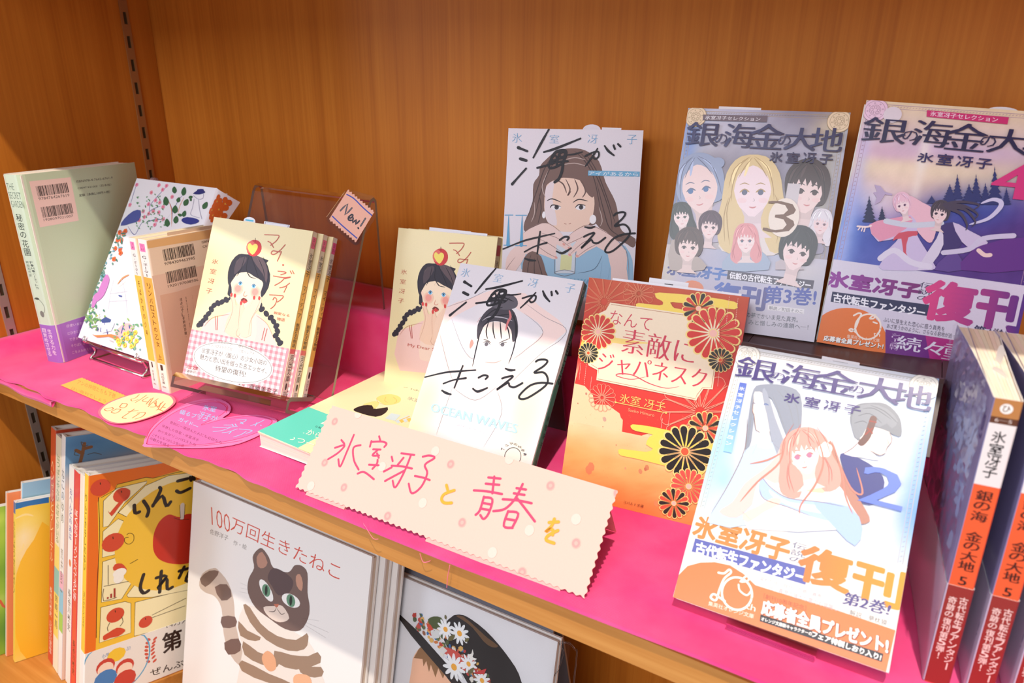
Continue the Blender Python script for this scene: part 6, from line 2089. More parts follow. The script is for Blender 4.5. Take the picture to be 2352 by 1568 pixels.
def slab(mb, pts, y0, y1, col):
    """a flat outline (x, z in mm) given thickness from y0 to y1 mm"""
    n = len(pts)
    tris = [tuple(t) for t in tessellate_polygon([[Vector((p[0], p[1], 0)) for p in pts]])]
    for y in (y0, y1):
        mb.add([(p[0] / 1000, y / 1000, p[1] / 1000) for p in pts], tris, lin(col))
    for i in range(n):
        p, q = pts[i], pts[(i + 1) % n]
        mb.add([(p[0] / 1000, y0 / 1000, p[1] / 1000), (q[0] / 1000, y0 / 1000, q[1] / 1000), (q[0] / 1000, y1 / 1000, q[1] / 1000), (p[0] / 1000, y1 / 1000, p[1] / 1000)], [(0, 1, 2, 3)], lin(col))


mb = MB()
slab(mb, pinked(CW, CH), 0, 0.35, CARD_C)
A = Art(mb, card.matrix_world, CW, CH, 'front', 0.0)
A.cr = L4
for x, y in ((320, 140), (252, 418), (382, 585), (677, 778), (1103, 428), (1180, 822), (1777, 573), (1950, 962), (1585, 1158), (2232, 622)):
    for r_, c_ in ((2.9, (240, 172, 158)), (2.4, (238, 150, 144)), (1.1, (239, 168, 156))):
        A.ell(x, y, r_, r_ * 1.1, c_, 14)
for x, y in ((1000, 340), (915, 690), (160, 575), (640, 445), (1385, 1025), (1635, 875), (1950, 800), (1500, 395), (480, 90)):
    A.ell(x, y, 3.0, 3.3, (242, 196, 182), 14)
PK, YO = (230, 64, 104), (234, 160, 44)
A.strokes([[(365, 265), (385, 290)], [(322, 318), (388, 300), (345, 350), (275, 395)], [(450, 230), (400, 350), (357, 445), (345, 395)], [(495, 300), (447, 318), (450, 400), (482, 465)],
           [(620, 240), (628, 268)], [(568, 272), (558, 310)], [(566, 278), (640, 276), (670, 290), (655, 312)], [(580, 328), (630, 330)], [(612, 332), (575, 368), (620, 370)], [(606, 355), (618, 385)], [(610, 398), (605, 425), (575, 460)], [(552, 432), (618, 436)], [(475, 492), (520, 482), (585, 530)],
           [(705, 378), (712, 408)], [(652, 478), (705, 450)], [(770, 355), (858, 366)], [(835, 368), (790, 480), (730, 585), (712, 540)], [(705, 438), (780, 444), (842, 458)], [(785, 385), (740, 440)], [(790, 472), (700, 520), (660, 542)],
           [(915, 378), (960, 370), (995, 386), (930, 432), (945, 490), (905, 580), (842, 625), (820, 560)], [(862, 508), (920, 520), (962, 536)]], 1.35, PK, 5)
A.strokes([[(1398, 512), (1385, 625)], [(1358, 518), (1440, 526)], [(1340, 560), (1432, 568)], [(1260, 605), (1350, 612), (1450, 630)], [(1328, 648), (1300, 740), (1272, 770)], [(1326, 652), (1385, 666), (1360, 760), (1326, 798), (1304, 772)], [(1322, 690), (1372, 700)], [(1310, 728), (1362, 738)],
           [(1590, 562), (1540, 660), (1470, 730), (1392, 745)], [(1545, 650), (1600, 720), (1672, 815)], [(1548, 590), (1612, 600)], [(1530, 625), (1602, 636)], [(1455, 665), (1550, 672), (1650, 692)], [(1492, 745), (1462, 845), (1522, 858)], [(1490, 748), (1560, 762), (1520, 855)], [(1478, 798), (1540, 808)]], 1.45, PK, 4)
A.strokes([[(1075, 570), (1085, 608)], [(1128, 605), (1062, 630), (1042, 665), (1062, 690), (1110, 690)], [(1768, 822), (1832, 818)], [(1804, 798), (1785, 845), (1745, 886), (1778, 866), (1796, 880), (1792, 906)], [(1828, 876), (1765, 908), (1748, 940), (1802, 962)]], 1.9, YO, 4)
mb.build('front_panel', INK, card)
# folded part behind: back flap down to the cloth
ci = np.linalg.inv(np.array(card.matrix_world))
mb = MB()
t0 = np.array([0, 0.0004, CH / 1000])
bk = ci @ np.array([0.093, 0.0725, 0.0024, 1])
bl = []
for x in (3, 212):
    for k in range(2):
        p = t0 if k == 0 else bk[:3]
        bl.append((x / 1000, p[1], p[2] - (0.0004 if k == 0 else 0)))
mb.add([bl[0], bl[2], bl[3], bl[1]], [(0, 1, 2, 3)], lin(CARD_C))
d = np.array([0, 0.0003, 0.0002])
mb.add([tuple(np.array(p) + d) for p in (bl[0], bl[2], bl[3], bl[1])], [(3, 2, 1, 0)], lin(CARD_C))
mb.build('back_flap', INK, card)
mb, mb_ = MB(), MB()
for i in range(7):
    slab(mb, [(10, -2.3 + (i % 2) * .15), (45, -2.3), (45, 20), (10, 20)], 0.6 + i * .45, 0.95 + i * .45, (240, 190, 178) if i % 2 else (228, 168, 158))
    slab(mb_, [(112 + i * .2, -2.4 + (i % 2) * .15), (205, -2.4), (205, 20), (112, 20)], 0.6 + i * .45, 0.95 + i * .45, (240, 190, 178) if i % 2 else (228, 168, 158))
mb.build('folded_paper_layers', INK, card)
mb_.build('folded_paper_layers', INK, card)
tag(card, 'long peach card with pinked edges and pink handwriting, leaning along the shelf front', 'sign')


# ---------------------------------------------------------------- loose notes lying on the cloth
def note(name, label, pts, cr, z, col, th=0.3, sm=0, tilt=90.0, x0=-260, y0=-20):
    q = pose(x0, y0, z, 0, tilt, 0)
    root = empty(name, q)
    mb = MB()
    A = Art(mb, q, 400, 400, 'front', 0.0)
    A.cr = cr
    uv = [A.uv(p) for p in pts]
    if sm:
        uv = [tuple(p) for p in catmull(uv, sm, True)]
    slab(mb, [(p[0] * 1000, p[1] * 1000) for p in uv], 0, th, col)
    tag(root, label, 'note', 'handwritten notes on the cloth')
    return root, mb, A


zz = [(275, 30), (300, 34)]
pts = [(85, 105), (270, 38), (300, 30)]
for i in range(33):
    f = i / 32
    pts.append((300 + f * 440, 32 + f * 180 + (3.5 if i % 2 else -3.5)))
pts += [(745, 250), (640, 300), (545, 305)]
r_, mb, A = note('paper_slip', 'orange paper slip with a pinked edge and faint red handwriting, nearest the green hardback', pts, L7, 2.6, (250, 186, 84), 0.25)
for s, a, b_, c in (('アンの仲間たちも下巻', (262, 50), (640, 195), (245, 92)), ('はい復刊でしょう', (200, 118), (540, 250), (190, 150))):
    A.quadtext(s, a, b_, c, (226, 110, 60), -0.01)
mb.build('slip_sheet', INK, r_)
pts = [(740, 218), (850, 190), (960, 182), (1080, 188), (1170, 213), (1208, 255), (1200, 295), (1120, 360), (1000, 412), (850, 460), (700, 482), (600, 472), (520, 432), (484, 380), (500, 340), (560, 290), (650, 250)]
c0 = (850, 330)
big = [(c0[0] + (x - c0[0]) * 1.07, c0[1] + (y - c0[1]) * 1.05) for x, y in pts]
r_, mb, A = note('oval_note', 'cream oval note with orange handwriting between the orange slip and the pink heart', big, L7, 3.3, (246, 120, 140), 0.25, 3)
A.poly(pts, (252, 236, 180), 3)
OR = (240, 130, 84)
A.strokes([[(870, 200), (830, 235), (790, 245), (800, 265), (860, 250)], [(945, 205), (880, 250), (830, 280)], [(960, 225), (900, 262), (960, 275)], [(1010, 232), (965, 300)], [(990, 240), (940, 295)], [(1060, 240), (990, 290), (960, 320)], [(1040, 265), (1030, 320), (980, 325)], [(1020, 280), (1050, 320)], [(1110, 270), (1080, 300), (1050, 330)], [(1085, 285), (1060, 345), (1040, 355)], [(1130, 290), (1080, 350)], [(1105, 325), (1130, 330)], [(1060, 345), (1105, 365)],
           [(700, 290), (675, 325), (725, 330), (750, 295), (700, 290)], [(600, 330), (525, 345), (550, 365), (610, 345), (600, 330)], [(640, 345), (590, 375), (640, 385), (685, 350), (640, 345)], [(760, 370), (860, 360)], [(820, 345), (740, 400), (700, 430), (740, 440)], [(850, 385), (930, 380), (900, 420), (830, 445)], [(870, 390), (800, 435)]], .9, OR, 4)
mb.build('oval_sheet', INK, r_)
hp = [(915, 690), (925, 640), (990, 540), (1100, 420), (1270, 320), (1420, 262), (1560, 240), (1680, 245), (1765, 290), (1788, 340), (1765, 390), (1700, 436), (1850, 412), (2050, 402), (2200, 430), (2252, 460), (2200, 520), (2100, 590), (1950, 660), (1800, 705), (1600, 728), (1400, 733), (1150, 726), (920, 720)]
r_, mb, A = note('heart_note', 'big pink heart note with blue and black handwriting hanging over the shelf edge', hp, L7, 3.0, (240, 130, 186), 0.35, 2)
A.poly([(945, 690), (975, 600), (1080, 480), (1250, 365), (1440, 295), (1600, 272), (1700, 292), (1745, 340), (1700, 395), (1600, 450), (1490, 505), (1700, 450), (1900, 422), (2080, 418), (2190, 452), (2180, 500), (2050, 578), (1850, 645), (1600, 688), (1300, 708), (1000, 703)], (226, 112, 176), 2)
HB = [(945, 690), (975, 600), (1080, 480), (1250, 365), (1440, 295), (1600, 272), (1700, 292), (1745, 340), (1700, 395), (1600, 450), (1490, 505), (1700, 450), (1900, 422), (2080, 418), (2190, 452), (2180, 500), (2050, 578), (1850, 645), (1600, 688), (1300, 708), (1000, 703), (945, 690)]
A.stroke(HB, .8, (226, 60, 112), 4)
A.strokes([[(935, 640), (1020, 500), (1250, 335), (1450, 275), (1620, 255)], [(1640, 262), (1750, 310), (1740, 380)], [(1000, 716), (1500, 712), (1900, 660)]], .7, (226, 60, 112), 4)
LB = (160, 210, 250)
A.quadtext('氷室', (1520, 298), (1650, 322), (1500, 352), LB, 0.004)
A.quadtext('冴子が', (1478, 362), (1665, 420), (1450, 410), LB, 0.004)
A.quadtext('綴るブック', (1290, 345), (1560, 430), (1270, 390), LB, 0.004)
A.quadtext('ガイド―', (1280, 425), (1470, 500), (1260, 462), LB, 0.004)
A.strokes([[(1840, 455), (1930, 450), (1935, 462), (1880, 492)], [(1885, 475), (1910, 495)], [(2120, 455), (2060, 485), (1985, 512)], [(2050, 480), (2030, 515)], [(2085, 505), (2092, 512)], [(1720, 505), (1790, 505)], [(1605, 525), (1700, 530), (1850, 520)], [(1780, 530), (1700, 560), (1610, 570)], [(1800, 498), (1812, 515)], [(1830, 495), (1842, 512)], [(1850, 545), (1760, 575), (1700, 582)], [(1790, 570), (1770, 592)], [(1870, 545), (2000, 560), (1940, 590)], [(1940, 570), (1890, 600), (1815, 625)]], .8, LB, 4)
for i, s in enumerate(('昔前に一度読んだ人にも必読なの', '早世した作家・氷室冴子', 'の少女がリンバロストの', 'ごぞんじなつかし少女小説', 'の魅力を語る。')):
    a = [(1185, 462), (1105, 498), (1065, 545), (1010, 588), (985, 622)][i]
    e = [(1700, 668), (1470, 645), (1440, 690), (1320, 700), (1190, 708)][i]
    A.quadtext(s, a, e, (a[0] - 12, a[1] + 26), (110, 50, 90), -0.014)
mb.build('heart_sheet', INK, r_)

# ---------------------------------------------------------------- the New! tag on the clear stand
Mt = pose(*MYQ)
tg = empty('new_tag', Mt)
mb = MB()
A = Art(mb, Mt, 300, 300, 'front', -24.0)
A.cr = K3
film = [A.uv(p) for p in ((1555, 145), (1580, 138), (1790, 195), (1822, 270), (1835, 360), (1660, 630), (1630, 640), (1600, 620), (1380, 425), (1372, 385), (1540, 150))]
slab(mb, [(p[0] * 1000, p[1] * 1000) for p in film], 23.9, 24.2, (255, 255, 255))
mb.build('laminate_film', FILM, tg)
mb = MB()
TL, TR, BR, BL = (1568, 142), (1805, 340), (1640, 612), (1398, 408)
L = []
for (a, b_), wv in (((TL, TR), 1), ((TR, BR), 0), ((BR, BL), 1), ((BL, TL), 0)):
    n = 44 if wv else 4
    for i in range(n):
        f = i / n
        x, y = a[0] + (b_[0] - a[0]) * f, a[1] + (b_[1] - a[1]) * f
        nx, ny = (b_[1] - a[1]), -(b_[0] - a[0])
        l = math.hypot(nx, ny)
        k = wv * 7 * math.sin(i / 4 * 2 * math.pi * .9)
        L.append(A.uv((x + nx / l * k, y + ny / l * k)))
slab(mb, [(p[0] * 1000, p[1] * 1000) for p in L], 23.3, 23.6, (238, 176, 152))
A = Art(mb, Mt, 300, 300, 'front', -23.3)
A.out = (lambda uv, clamp=True, A=A: (uv[0], 0.0233 - (A.k + 1) * LAY * 2, uv[1]))
A.cr = K3
A.stroke([(1555, 182), (1620, 220), (1700, 300), (1780, 370)], 1.1, (64, 78, 170), 4)
A.stroke([(1425, 378), (1500, 450), (1580, 520), (1645, 575)], 1.1, (64, 78, 170), 4)
NW = [[(1497, 328), (1562, 268), (1538, 365), (1600, 305)], [(1570, 385), (1600, 362), (1610, 375), (1590, 395), (1568, 390), (1572, 412), (1595, 415)], [(1612, 395), (1608, 435), (1640, 410), (1635, 450), (1668, 420)], [(1722, 398), (1680, 465)], [(1656, 482), (1660, 488)]]
A.strokes(NW, 1.5, (44, 44, 56), 2)
A.up()
A.strokes([NW[0], NW[3]], .35, (150, 140, 150), 2)
mb.build('printed_tag', INK, tg)
tag(tg, 'small peach tag reading New in clear film at the clear stand corner', 'tag')
# ================================================================ picture books on the lower shelf
SP = 0.93
RK = (-210.6, -41.2, -334.0, 78, 2, 12)


def picture_book(name, label, x, y, W, H, T, front, spine, art=None, ink=None, band=None, group='picture books standing on the lower shelf'):
    M_ = pose(*RK) @ Matrix.Translation((x / 1000, y / 1000, 0))
    loc = M_.to_translation() * 1000
    b = Book(name, (loc[0], loc[1], loc[2], RK[3], RK[4], RK[5]), W, H, T, 'L', front, spine, ink=ink or INKG, r=1.0, hard=True, label=label, group=group, page=(240, 232, 220),
             bandH=band[0] if band else 0, bandcols=band[1] if band else None)
    return b


OBK = picture_book('picture_book', 'orange picture book with a big red apple and yellow panels', 3, 0, 190, 252.5, 11, (240, 116, 34), [(0, (246, 196, 60))],
                   band=(62, {'f': [(0, (240, 232, 222))], 's': [(0, (240, 232, 222))], 'b': [(0, (240, 232, 222))]}))
A = OBK.art().crop(*L1)
YL, PN, OL = (246, 196, 60), (250, 236, 184), (60, 36, 24)
A.poly([(590, 470), (680, 420), (690, 395), (860, 350), (900, 355), (1100, 300), (1160, 290), (1160, 1400), (565, 1400), (585, 900), (578, 500)], YL)
A.stroke([(600, 470), (680, 425), (695, 392), (865, 350), (905, 355), (1160, 295)], .6, OL, 0)
A.stroke([(583, 470), (590, 700), (575, 1000), (570, 1300)], .6, OL, 3)
for p in ([(612, 490), (690, 415), (870, 372), (868, 385), (740, 500), (655, 620), (640, 640), (610, 645)], [(700, 560), (860, 400), (1000, 340), (1150, 320), (1150, 470), (1000, 500), (900, 560), (840, 632), (780, 600), (718, 568)], [(610, 670), (700, 595), (838, 655), (805, 720), (800, 780), (605, 825)],
          [(608, 850), (790, 792), (845, 870), (720, 1070), (600, 1090)], [(597, 1120), (740, 1085), (775, 1095), (775, 1270), (588, 1330)], [(870, 890), (1000, 870), (1150, 820), (1150, 1010), (900, 1060), (760, 1060), (750, 1048)], [(800, 1090), (1000, 1040), (1150, 1010), (1150, 1200), (795, 1290)]):
    A.poly(p, PN)
    A.k -= 0.7
    A.stroke([*p, p[0]], .5, OL, 0)
A.k += 2
A.ell(1050, 690, 62, 62, YL, 40)
A.poly([(905, 750), (912, 680), (945, 610), (1000, 570), (1060, 585), (1120, 565), (1190, 590), (1235, 660), (1235, 740), (1190, 820), (1110, 860), (1020, 862), (950, 840), (915, 800)], (204, 48, 30), 4)
A.stroke([(1078, 590), (1080, 512)], 4.4, (230, 216, 200), 0)
A.strokes([[(1068, 592), (1064, 515)], [(1090, 590), (1096, 510)], [(1030, 590), (1060, 600), (1120, 598)]], .5, OL, 0)
A.strokes([[(795, 515), (800, 560), (825, 555)], [(850, 490), (880, 540), (870, 580)], [(905, 520), (950, 430), (945, 410)], [(905, 515), (960, 460), (985, 520), (1010, 495)], [(1052, 372), (1110, 358)], [(1045, 430), (1070, 440), (1125, 415)], [(1125, 350), (1132, 368)], [(1142, 345), (1150, 362)]], 3.6, (40, 30, 26), 3)
A.strokes([[(850, 925), (830, 1000), (850, 1035), (880, 1020)], [(955, 905), (945, 1030)], [(925, 945), (985, 935), (930, 1010), (985, 945), (990, 1010), (1020, 1000)], [(1060, 905), (1110, 890)], [(1090, 880), (1060, 945)], [(1120, 910), (1100, 960), (1140, 965)]], 3.6, (40, 30, 26), 3)
RDA = (214, 76, 50)
for x, y, r in ((595, 410, 9), (720, 455, 8), (670, 735, 10.5), (683, 1165, 8.5), (862, 1205, 7)):
    A.ell(x, y, r, r * .95, RDA, 16)
    A.stroke([(x, y - r * 2), (x - 2, y - r * 3.1)], .8, OL, 0)
A.poly([(650, 560), (700, 500), (770, 450), (760, 420), (740, 480), (700, 530), (660, 580), (640, 545)], RDA, 2)
A.stroke([(750, 690), (765, 680), (790, 690), (790, 725), (765, 745), (740, 735), (738, 710), (760, 705)], .5, OL, 3)
A.poly([(670, 900), (680, 865), (720, 860), (745, 885), (745, 900)], RDA, 2)
A.ell(708, 915, 6.5, 5, (250, 244, 230), 14)
A.ell(702, 945, 5, 6, (250, 244, 230), 14)
A.strokes([[(640, 870), (640, 985)], [(615, 995), (760, 965)], [(613, 1010), (612, 1080), (690, 1060)], [(770, 860), (815, 835)], [(900, 1165), (1100, 1065)], [(1095, 1110), (900, 1180)], [(720, 1175), (728, 1205), (710, 1230)], [(650, 1210), (635, 1240), (640, 1260)]], .5, OL, 2)
for i, (x, y0, y1) in enumerate(((632, 1070, 1060), (652, 1065, 1040), (672, 1062, 1008))):
    A.poly([(x, y0), (x, y1), (x + 11, y1 - 3), (x + 11, y0 - 3)], (170, 60, 50))
A.poly([(610, 1290), (640, 1270), (690, 1240), (730, 1245), (740, 1260), (700, 1290), (650, 1300), (615, 1315)], RDA, 2)
b = OBK.art(band=True).crop(*L1)
b.quadtext('14万人の', (985, 1215), (1160, 1160), (988, 1245), (70, 60, 56), 0.0)
b.quadtext('第1位', (960, 1280), (1250, 1180), (965, 1395), (56, 36, 30), 0.02)
b.quadtext('ぜんぶ、', (885, 1490), (1110, 1420), (893, 1530), (56, 40, 30), 0.008)
b.up()
for i in range(7):
    a = i / 6
    for sx in (0, 1):
        b.ell(880 + sx * 38 - 14 * math.sin(a * 3), 1310 + a * 130 - sx * 5, 2.6, 1.5, (214, 90, 70), 8, 40 if sx else -40)
        b.k -= 1
b.up()
b.ring(690, 1450, 33, 36, 1.3, (90, 170, 210))
b.quadtext('小学生がえらぶ!', (600, 1400), (770, 1345), (605, 1425), (80, 130, 180), 0.0)
b.ell(690, 1400, 9, 8, (246, 200, 60), 10)
for x, c_ in ((625, (206, 70, 60)), (740, (206, 70, 60))):
    b.ell(x, 1470, 9, 9, c_, 14)
    b.ell(x, 1485, 7.6, 7.6, (250, 220, 196), 14)
    b.ell(x, 1545, 11, 11, (70, 130, 190) if x < 700 else (206, 70, 60), 12)
b.quadtext('こどもの本', (640, 1568), (800, 1530), (645, 1600), (206, 70, 60), 0.006)
A = OBK.art('left')
A.cr = None
A.vtext('りんごかもしれない', 0, 0, 0, 0, (70, 44, 20), box=(-7.6, 232, -3.4, 150), off=.006, fill=.9)
A.ell(5.5, 238, .1, .1, RDA, 5)
A.vtext('ヨシタケシンスケ', 0, 0, 0, 0, (110, 70, 30), box=(-7.2, 128, -3.8, 88), fill=.9)
OBK.done()


def spine_text(b, s, z0, z1, col, x0=.25, x1=.75, off=.006):
    A = b.art('left')
    A.cr = None
    A.vtext(s, 0, 0, 0, 0, col, box=(-b.T * x1, z0, -b.T * x0, z1), off=off, fill=.9)


SB = picture_book('picture_book', 'slim cream-spined picture book beside the orange apple book', 3, 12.4, 186, 248, 11.5, (238, 226, 206), [(0, (240, 222, 200))])
SB.done()
RB = picture_book('picture_book', 'red-spined picture book with white lettering on the lower shelf', 3, 25.3, 186, 245.5, 14, (206, 52, 50), [(0, (220, 66, 58)), (.6, (226, 70, 56))])
spine_text(RB, 'ぼくがラーメンたべてるとき', 205, 105, (250, 236, 230), .2, .8)
spine_text(RB, '長谷川義史', 60, 20, (60, 30, 30), .25, .7)
RB.done()
WB = picture_book('picture_book', 'white-spined picture book with blue and green lettering on the lower shelf', 3, 40.4, 186, 245, 16, (200, 40, 60), [(0, (240, 228, 214))])
spine_text(WB, 'おへんとのあは', 222, 165, (60, 70, 150), .3, .75)
A = WB.art('left')
A.cr = None
A.poly([(-8 + 3.4 * math.cos(a), 140 + 4 * math.sin(a)) for a in np.linspace(0, 6.28, 16)[:-1]], (220, 120, 70))
spine_text(WB, '長谷川義史', 110, 62, (60, 50, 50), .25, .75)
WB.done()
BB = picture_book('picture_book', 'taller blue picture book with a white spine and a painted tree on the lower shelf', 0, 57.4, 190, 274, 13, (92, 146, 190), [(0, (238, 232, 224)), (.55, (232, 170, 190)), (.62, (120, 190, 210)), (.72, (150, 200, 90)), (.8, (236, 230, 222))])
A = BB.art().crop(*L1)
A.paint([(0.0, (226, 190, 170)), (0.80, (226, 190, 170)), (0.90, (96, 140, 176)), (1, (120, 176, 214))], [(500, 130, 26, 10, (70, 116, 160), .7), (850, 230, 40, 8, (214, 176, 160), .8)], 30, 30)
A.strokes([[(470, 280), (490, 200), (500, 150)], [(490, 210), (450, 190)], [(500, 180), (540, 170)]], 3.4, (140, 92, 56), 3)
A.strokes([[(500, 150), (480, 140), (490, 165), (520, 160)], [(450, 190), (440, 215), (465, 220)], [(520, 215), (560, 205), (600, 215)]], .7, (90, 84, 70), 4)
spine_text(BB, 'ねこのゆめ', 238, 178, (80, 90, 90), .2, .75, 0)
spine_text(BB, '荒井良二', 150, 100, (100, 100, 100), .25, .7, 0)
BB.done()
CB = picture_book('picture_book', 'pale green-spined picture book with handwritten lettering on the lower shelf', 0, 71.6, 188, 268, 17, (214, 196, 170), [(0, (236, 226, 196)), (.45, (240, 214, 120)), (.55, (120, 190, 180)), (.66, (240, 210, 110)), (.85, (236, 226, 200))])
spine_text(CB, 'はっぱじゃないよぼくがいる', 248, 150, (120, 150, 110), .2, .7)
spine_text(CB, '姉崎一馬', 90, 50, (90, 110, 90), .2, .7)
CB.done()
S1 = picture_book('picture_book', 'tall orange-red-spined picture book at the end of the tight row', 0, 89.8, 188, 271, 15.5, (196, 70, 40), [(0, (214, 84, 48)), (.85, (206, 60, 52))])
spine_text(S1, 'ヘンゼルとグレーテル', 235, 120, (250, 206, 150), .2, .75)
spine_text(S1, '長谷川義史', 90, 55, (250, 226, 200), .25, .75)
spine_text(S1, 'こどものくに傑作絵本', 50, 10, (250, 230, 220), .2, .7)
S1.done()
YB = picture_book('picture_book', 'yellow picture book with a blue top strip and an orange sun', -28, 117, 186, 187, 8, (248, 206, 60), [(0, (44, 110, 170)), (.07, (246, 216, 90))])
A = YB.art().crop(*L1)
A.paint((248, 208, 70), [(150, 700, 12, 20, (250, 236, 200), .8), (120, 850, 8, 26, (250, 230, 210), .7), (260, 1100, 26, 50, (250, 186, 44), .85), (200, 600, 12, 10, (250, 224, 110), .6), (110, 1450, 10, 14, (250, 226, 150), .6)], 26, 34, noise=2)
A.poly([(60, 485), (290, 445), (290, 500), (165, 520), (70, 545)], (44, 116, 176))
A.poly([(290, 640), (200, 720), (120, 850), (85, 1000), (80, 1200), (120, 1380), (200, 1480), (290, 1540)], (250, 192, 50), 2)
A.strokes([[(80, 600), (150, 570), (200, 580)], [(80, 700), (180, 660)], [(75, 800), (130, 780), (140, 740)], [(75, 880), (120, 860)]], 2.2, (252, 226, 150), 4, 1)
spine_text(YB, 'たいようオルガン', 165, 80, (70, 60, 30), .2, .8)
YB.done()
for i, (fc, x, y, H, lab) in enumerate((((150, 190, 214), -20, 126.5, 204, 'pale blue picture book behind the yellow one, only its top showing'), ((236, 140, 90), -32, 133, 193, 'orange and white picture book behind the yellow one, only its top showing'))):
    t_ = picture_book('picture_book', lab, x, y, 170, H, 5.5, fc, [(0, (236, 228, 214))])
    t_.done()
GB = picture_book('picture_book', 'green picture book with leafy hills, cut by the picture edge', -52, 140, 190, 176, 7, (150, 186, 60), [(0, (90, 90, 150)), (.05, (140, 176, 60))])
A = GB.art().crop(*L1)
A.paint((146, 180, 56), [(0, 600, 12, 10, (206, 220, 90), .8), (40, 700, 10, 12, (190, 206, 70), .8), (20, 900, 12, 12, (110, 150, 44), .8), (30, 1250, 14, 20, (80, 130, 50), .85), (10, 1080, 10, 8, (200, 206, 110), .8), (20, 1500, 14, 12, (190, 80, 50), .95)], 16, 34)
A.stroke([(0, 1080), (30, 1120), (50, 1060)], 2.4, (206, 90, 60), 3)
GB.done()
# sloping rest under the row
mb = MB()
Mw = pose(*RK)
inv = np.linalg.inv(np.array(Mw))
P3 = []
for x, y in ((-60, -3), (196, -3), (196, 152), (-60, 152)):
    top = np.array(Mw) @ np.array([x / 1000, y / 1000, -0.0006, 1])
    P3.append((top[:3], np.array([top[0], top[1], ZLOW + 0.0004])))
v = [tuple(p[0]) for p in P3] + [tuple(p[1]) for p in P3]
mb.add(v, [(0, 1, 2, 3), (7, 6, 5, 4), (0, 4, 5, 1), (1, 5, 6, 2), (2, 6, 7, 3), (3, 7, 4, 0)], (.5, .35, .2))
tag(mb.build('sloping_book_rest', WOOD_H), 'sloping wooden rest under the row of picture books on the lower shelf', 'book stand')

# ---- face-out pair on the lower shelf
CAT = Book('picture_book', (-171.3, 39.7, -375, -0.7, 13.5, -1.0), 247.8, 254.7, 10, 'L', (232, 226, 220), [(0, (170, 150, 130))], ink=INKG, r=1.0, hard=True,
           label='white picture book with a striped grey-brown cat, face out on the lower shelf', group=None, page=(226, 214, 196))
A = CAT.art().crop(*L2)
RT = (206, 76, 60)
A.paint((232, 226, 220), [(300, 1500, 30, 30, (240, 234, 226), .4)], 6, 6)
A.quadtext('100', (272, 268), (410, 330), (278, 400), RT, -0.012)
A.quadtext('万回生きたねこ', (430, 335), (1238, 700), (415, 440), RT, -0.006)
A.quadtext('佐野洋子', (268, 428), (402, 482), (262, 465), (110, 100, 96), -0.006)
A.quadtext('作・絵', (440, 512), (538, 550), (435, 548), (110, 100, 96), -0.006)
F1, F2, F3 = (112, 88, 80), (86, 66, 66), (150, 122, 100)
# a plain sitting tabby
A.poly([(330, 740), (290, 720), (210, 760), (185, 850), (230, 900), (300, 930), (350, 1020), (365, 1200), (400, 1330), (470, 1430), (520, 1400), (480, 1250), (450, 1100), (440, 960), (400, 830)], (196, 176, 160), 3)
for p in ([(190, 800), (260, 740), (330, 745), (300, 800), (230, 860)], [(300, 860), (390, 840), (425, 930), (350, 960)], [(350, 1080), (450, 1080), (455, 1150), (360, 1160)], [(370, 1270), (475, 1240), (490, 1330), (400, 1360)]):
    A.poly(p, F1, 2)
A.poly([(520, 990), (700, 1060), (900, 1200), (990, 1260), (1060, 1380), (1090, 1500), (1080, 1700), (500, 1700), (480, 1480), (510, 1300), (470, 1180)], (226, 214, 202), 2)
for p in ([(510, 990), (560, 1010), (640, 1130), (760, 1220), (900, 1250), (980, 1200), (990, 1260), (960, 1320), (840, 1330), (680, 1250), (560, 1120)], [(475, 1110), (540, 1180), (640, 1230), (600, 1260), (490, 1220)], [(510, 1260), (620, 1340), (760, 1390), (760, 1450), (640, 1430), (520, 1360)], [(740, 1330), (860, 1360), (990, 1370), (1060, 1340), (1080, 1420), (900, 1470), (760, 1420)], [(500, 1400), (700, 1500), (860, 1568), (700, 1568), (500, 1480)], [(920, 1460), (1085, 1450), (1090, 1520), (980, 1520)]):
    A.poly(p, F3, 2)
A.poly([(590, 720), (580, 640), (610, 590), (650, 575), (700, 640), (730, 715), (820, 750), (860, 740), (890, 700), (945, 705), (985, 760), (985, 900), (1000, 1000), (990, 1090), (930, 1180), (820, 1170), (700, 1090), (600, 1010), (545, 900), (550, 800)], F1, 3)
A.poly([(610, 640), (650, 600), (690, 680), (660, 720), (620, 710)], (176, 130, 110), 2)
A.poly([(900, 780), (930, 765), (950, 830), (940, 890), (905, 850)], (190, 140, 116), 2)
A.poly([(730, 720), (820, 755), (880, 820), (850, 900), (770, 920), (720, 850), (690, 790)], F2, 3)
A.poly([(660, 1010), (740, 1000), (800, 1000), (850, 1090), (780, 1120), (700, 1080)], (226, 206, 190), 3)
for x, y, r in ((680, 885, -38), (862, 960, 8)):
    A.ell(x, y, 12.5, 6.6, (236, 232, 226), 16, r)
    A.ell(x, y, 6.0, 6.4, (96, 140, 110), 16)
    A.ell(x, y, 2.0, 5.4, (30, 40, 34), 10)
A.poly([(735, 985), (775, 985), (765, 1008), (752, 1012)], (190, 110, 84), 1)
A.strokes([[(755, 1010), (740, 1040), (700, 1040)], [(755, 1010), (790, 1060), (820, 1050)], [(560, 860), (490, 830)], [(560, 880), (490, 868)], [(560, 910), (485, 895)], [(950, 1090), (1070, 1110)], [(950, 1110), (1140, 1195)], [(950, 1130), (1120, 1235)]], .7, (70, 50, 46), 3, 1)
A.poly([(650, 1370), (690, 1330), (740, 1370), (755, 1440), (740, 1475), (700, 1480), (660, 1430)], (220, 160, 120), 3)
A.poly([(880, 1530), (920, 1500), (1000, 1520), (1010, 1600), (900, 1600)], (226, 170, 130), 3)
CAT.done()
CAT.root['group'] = 'copies of the cat picture book'
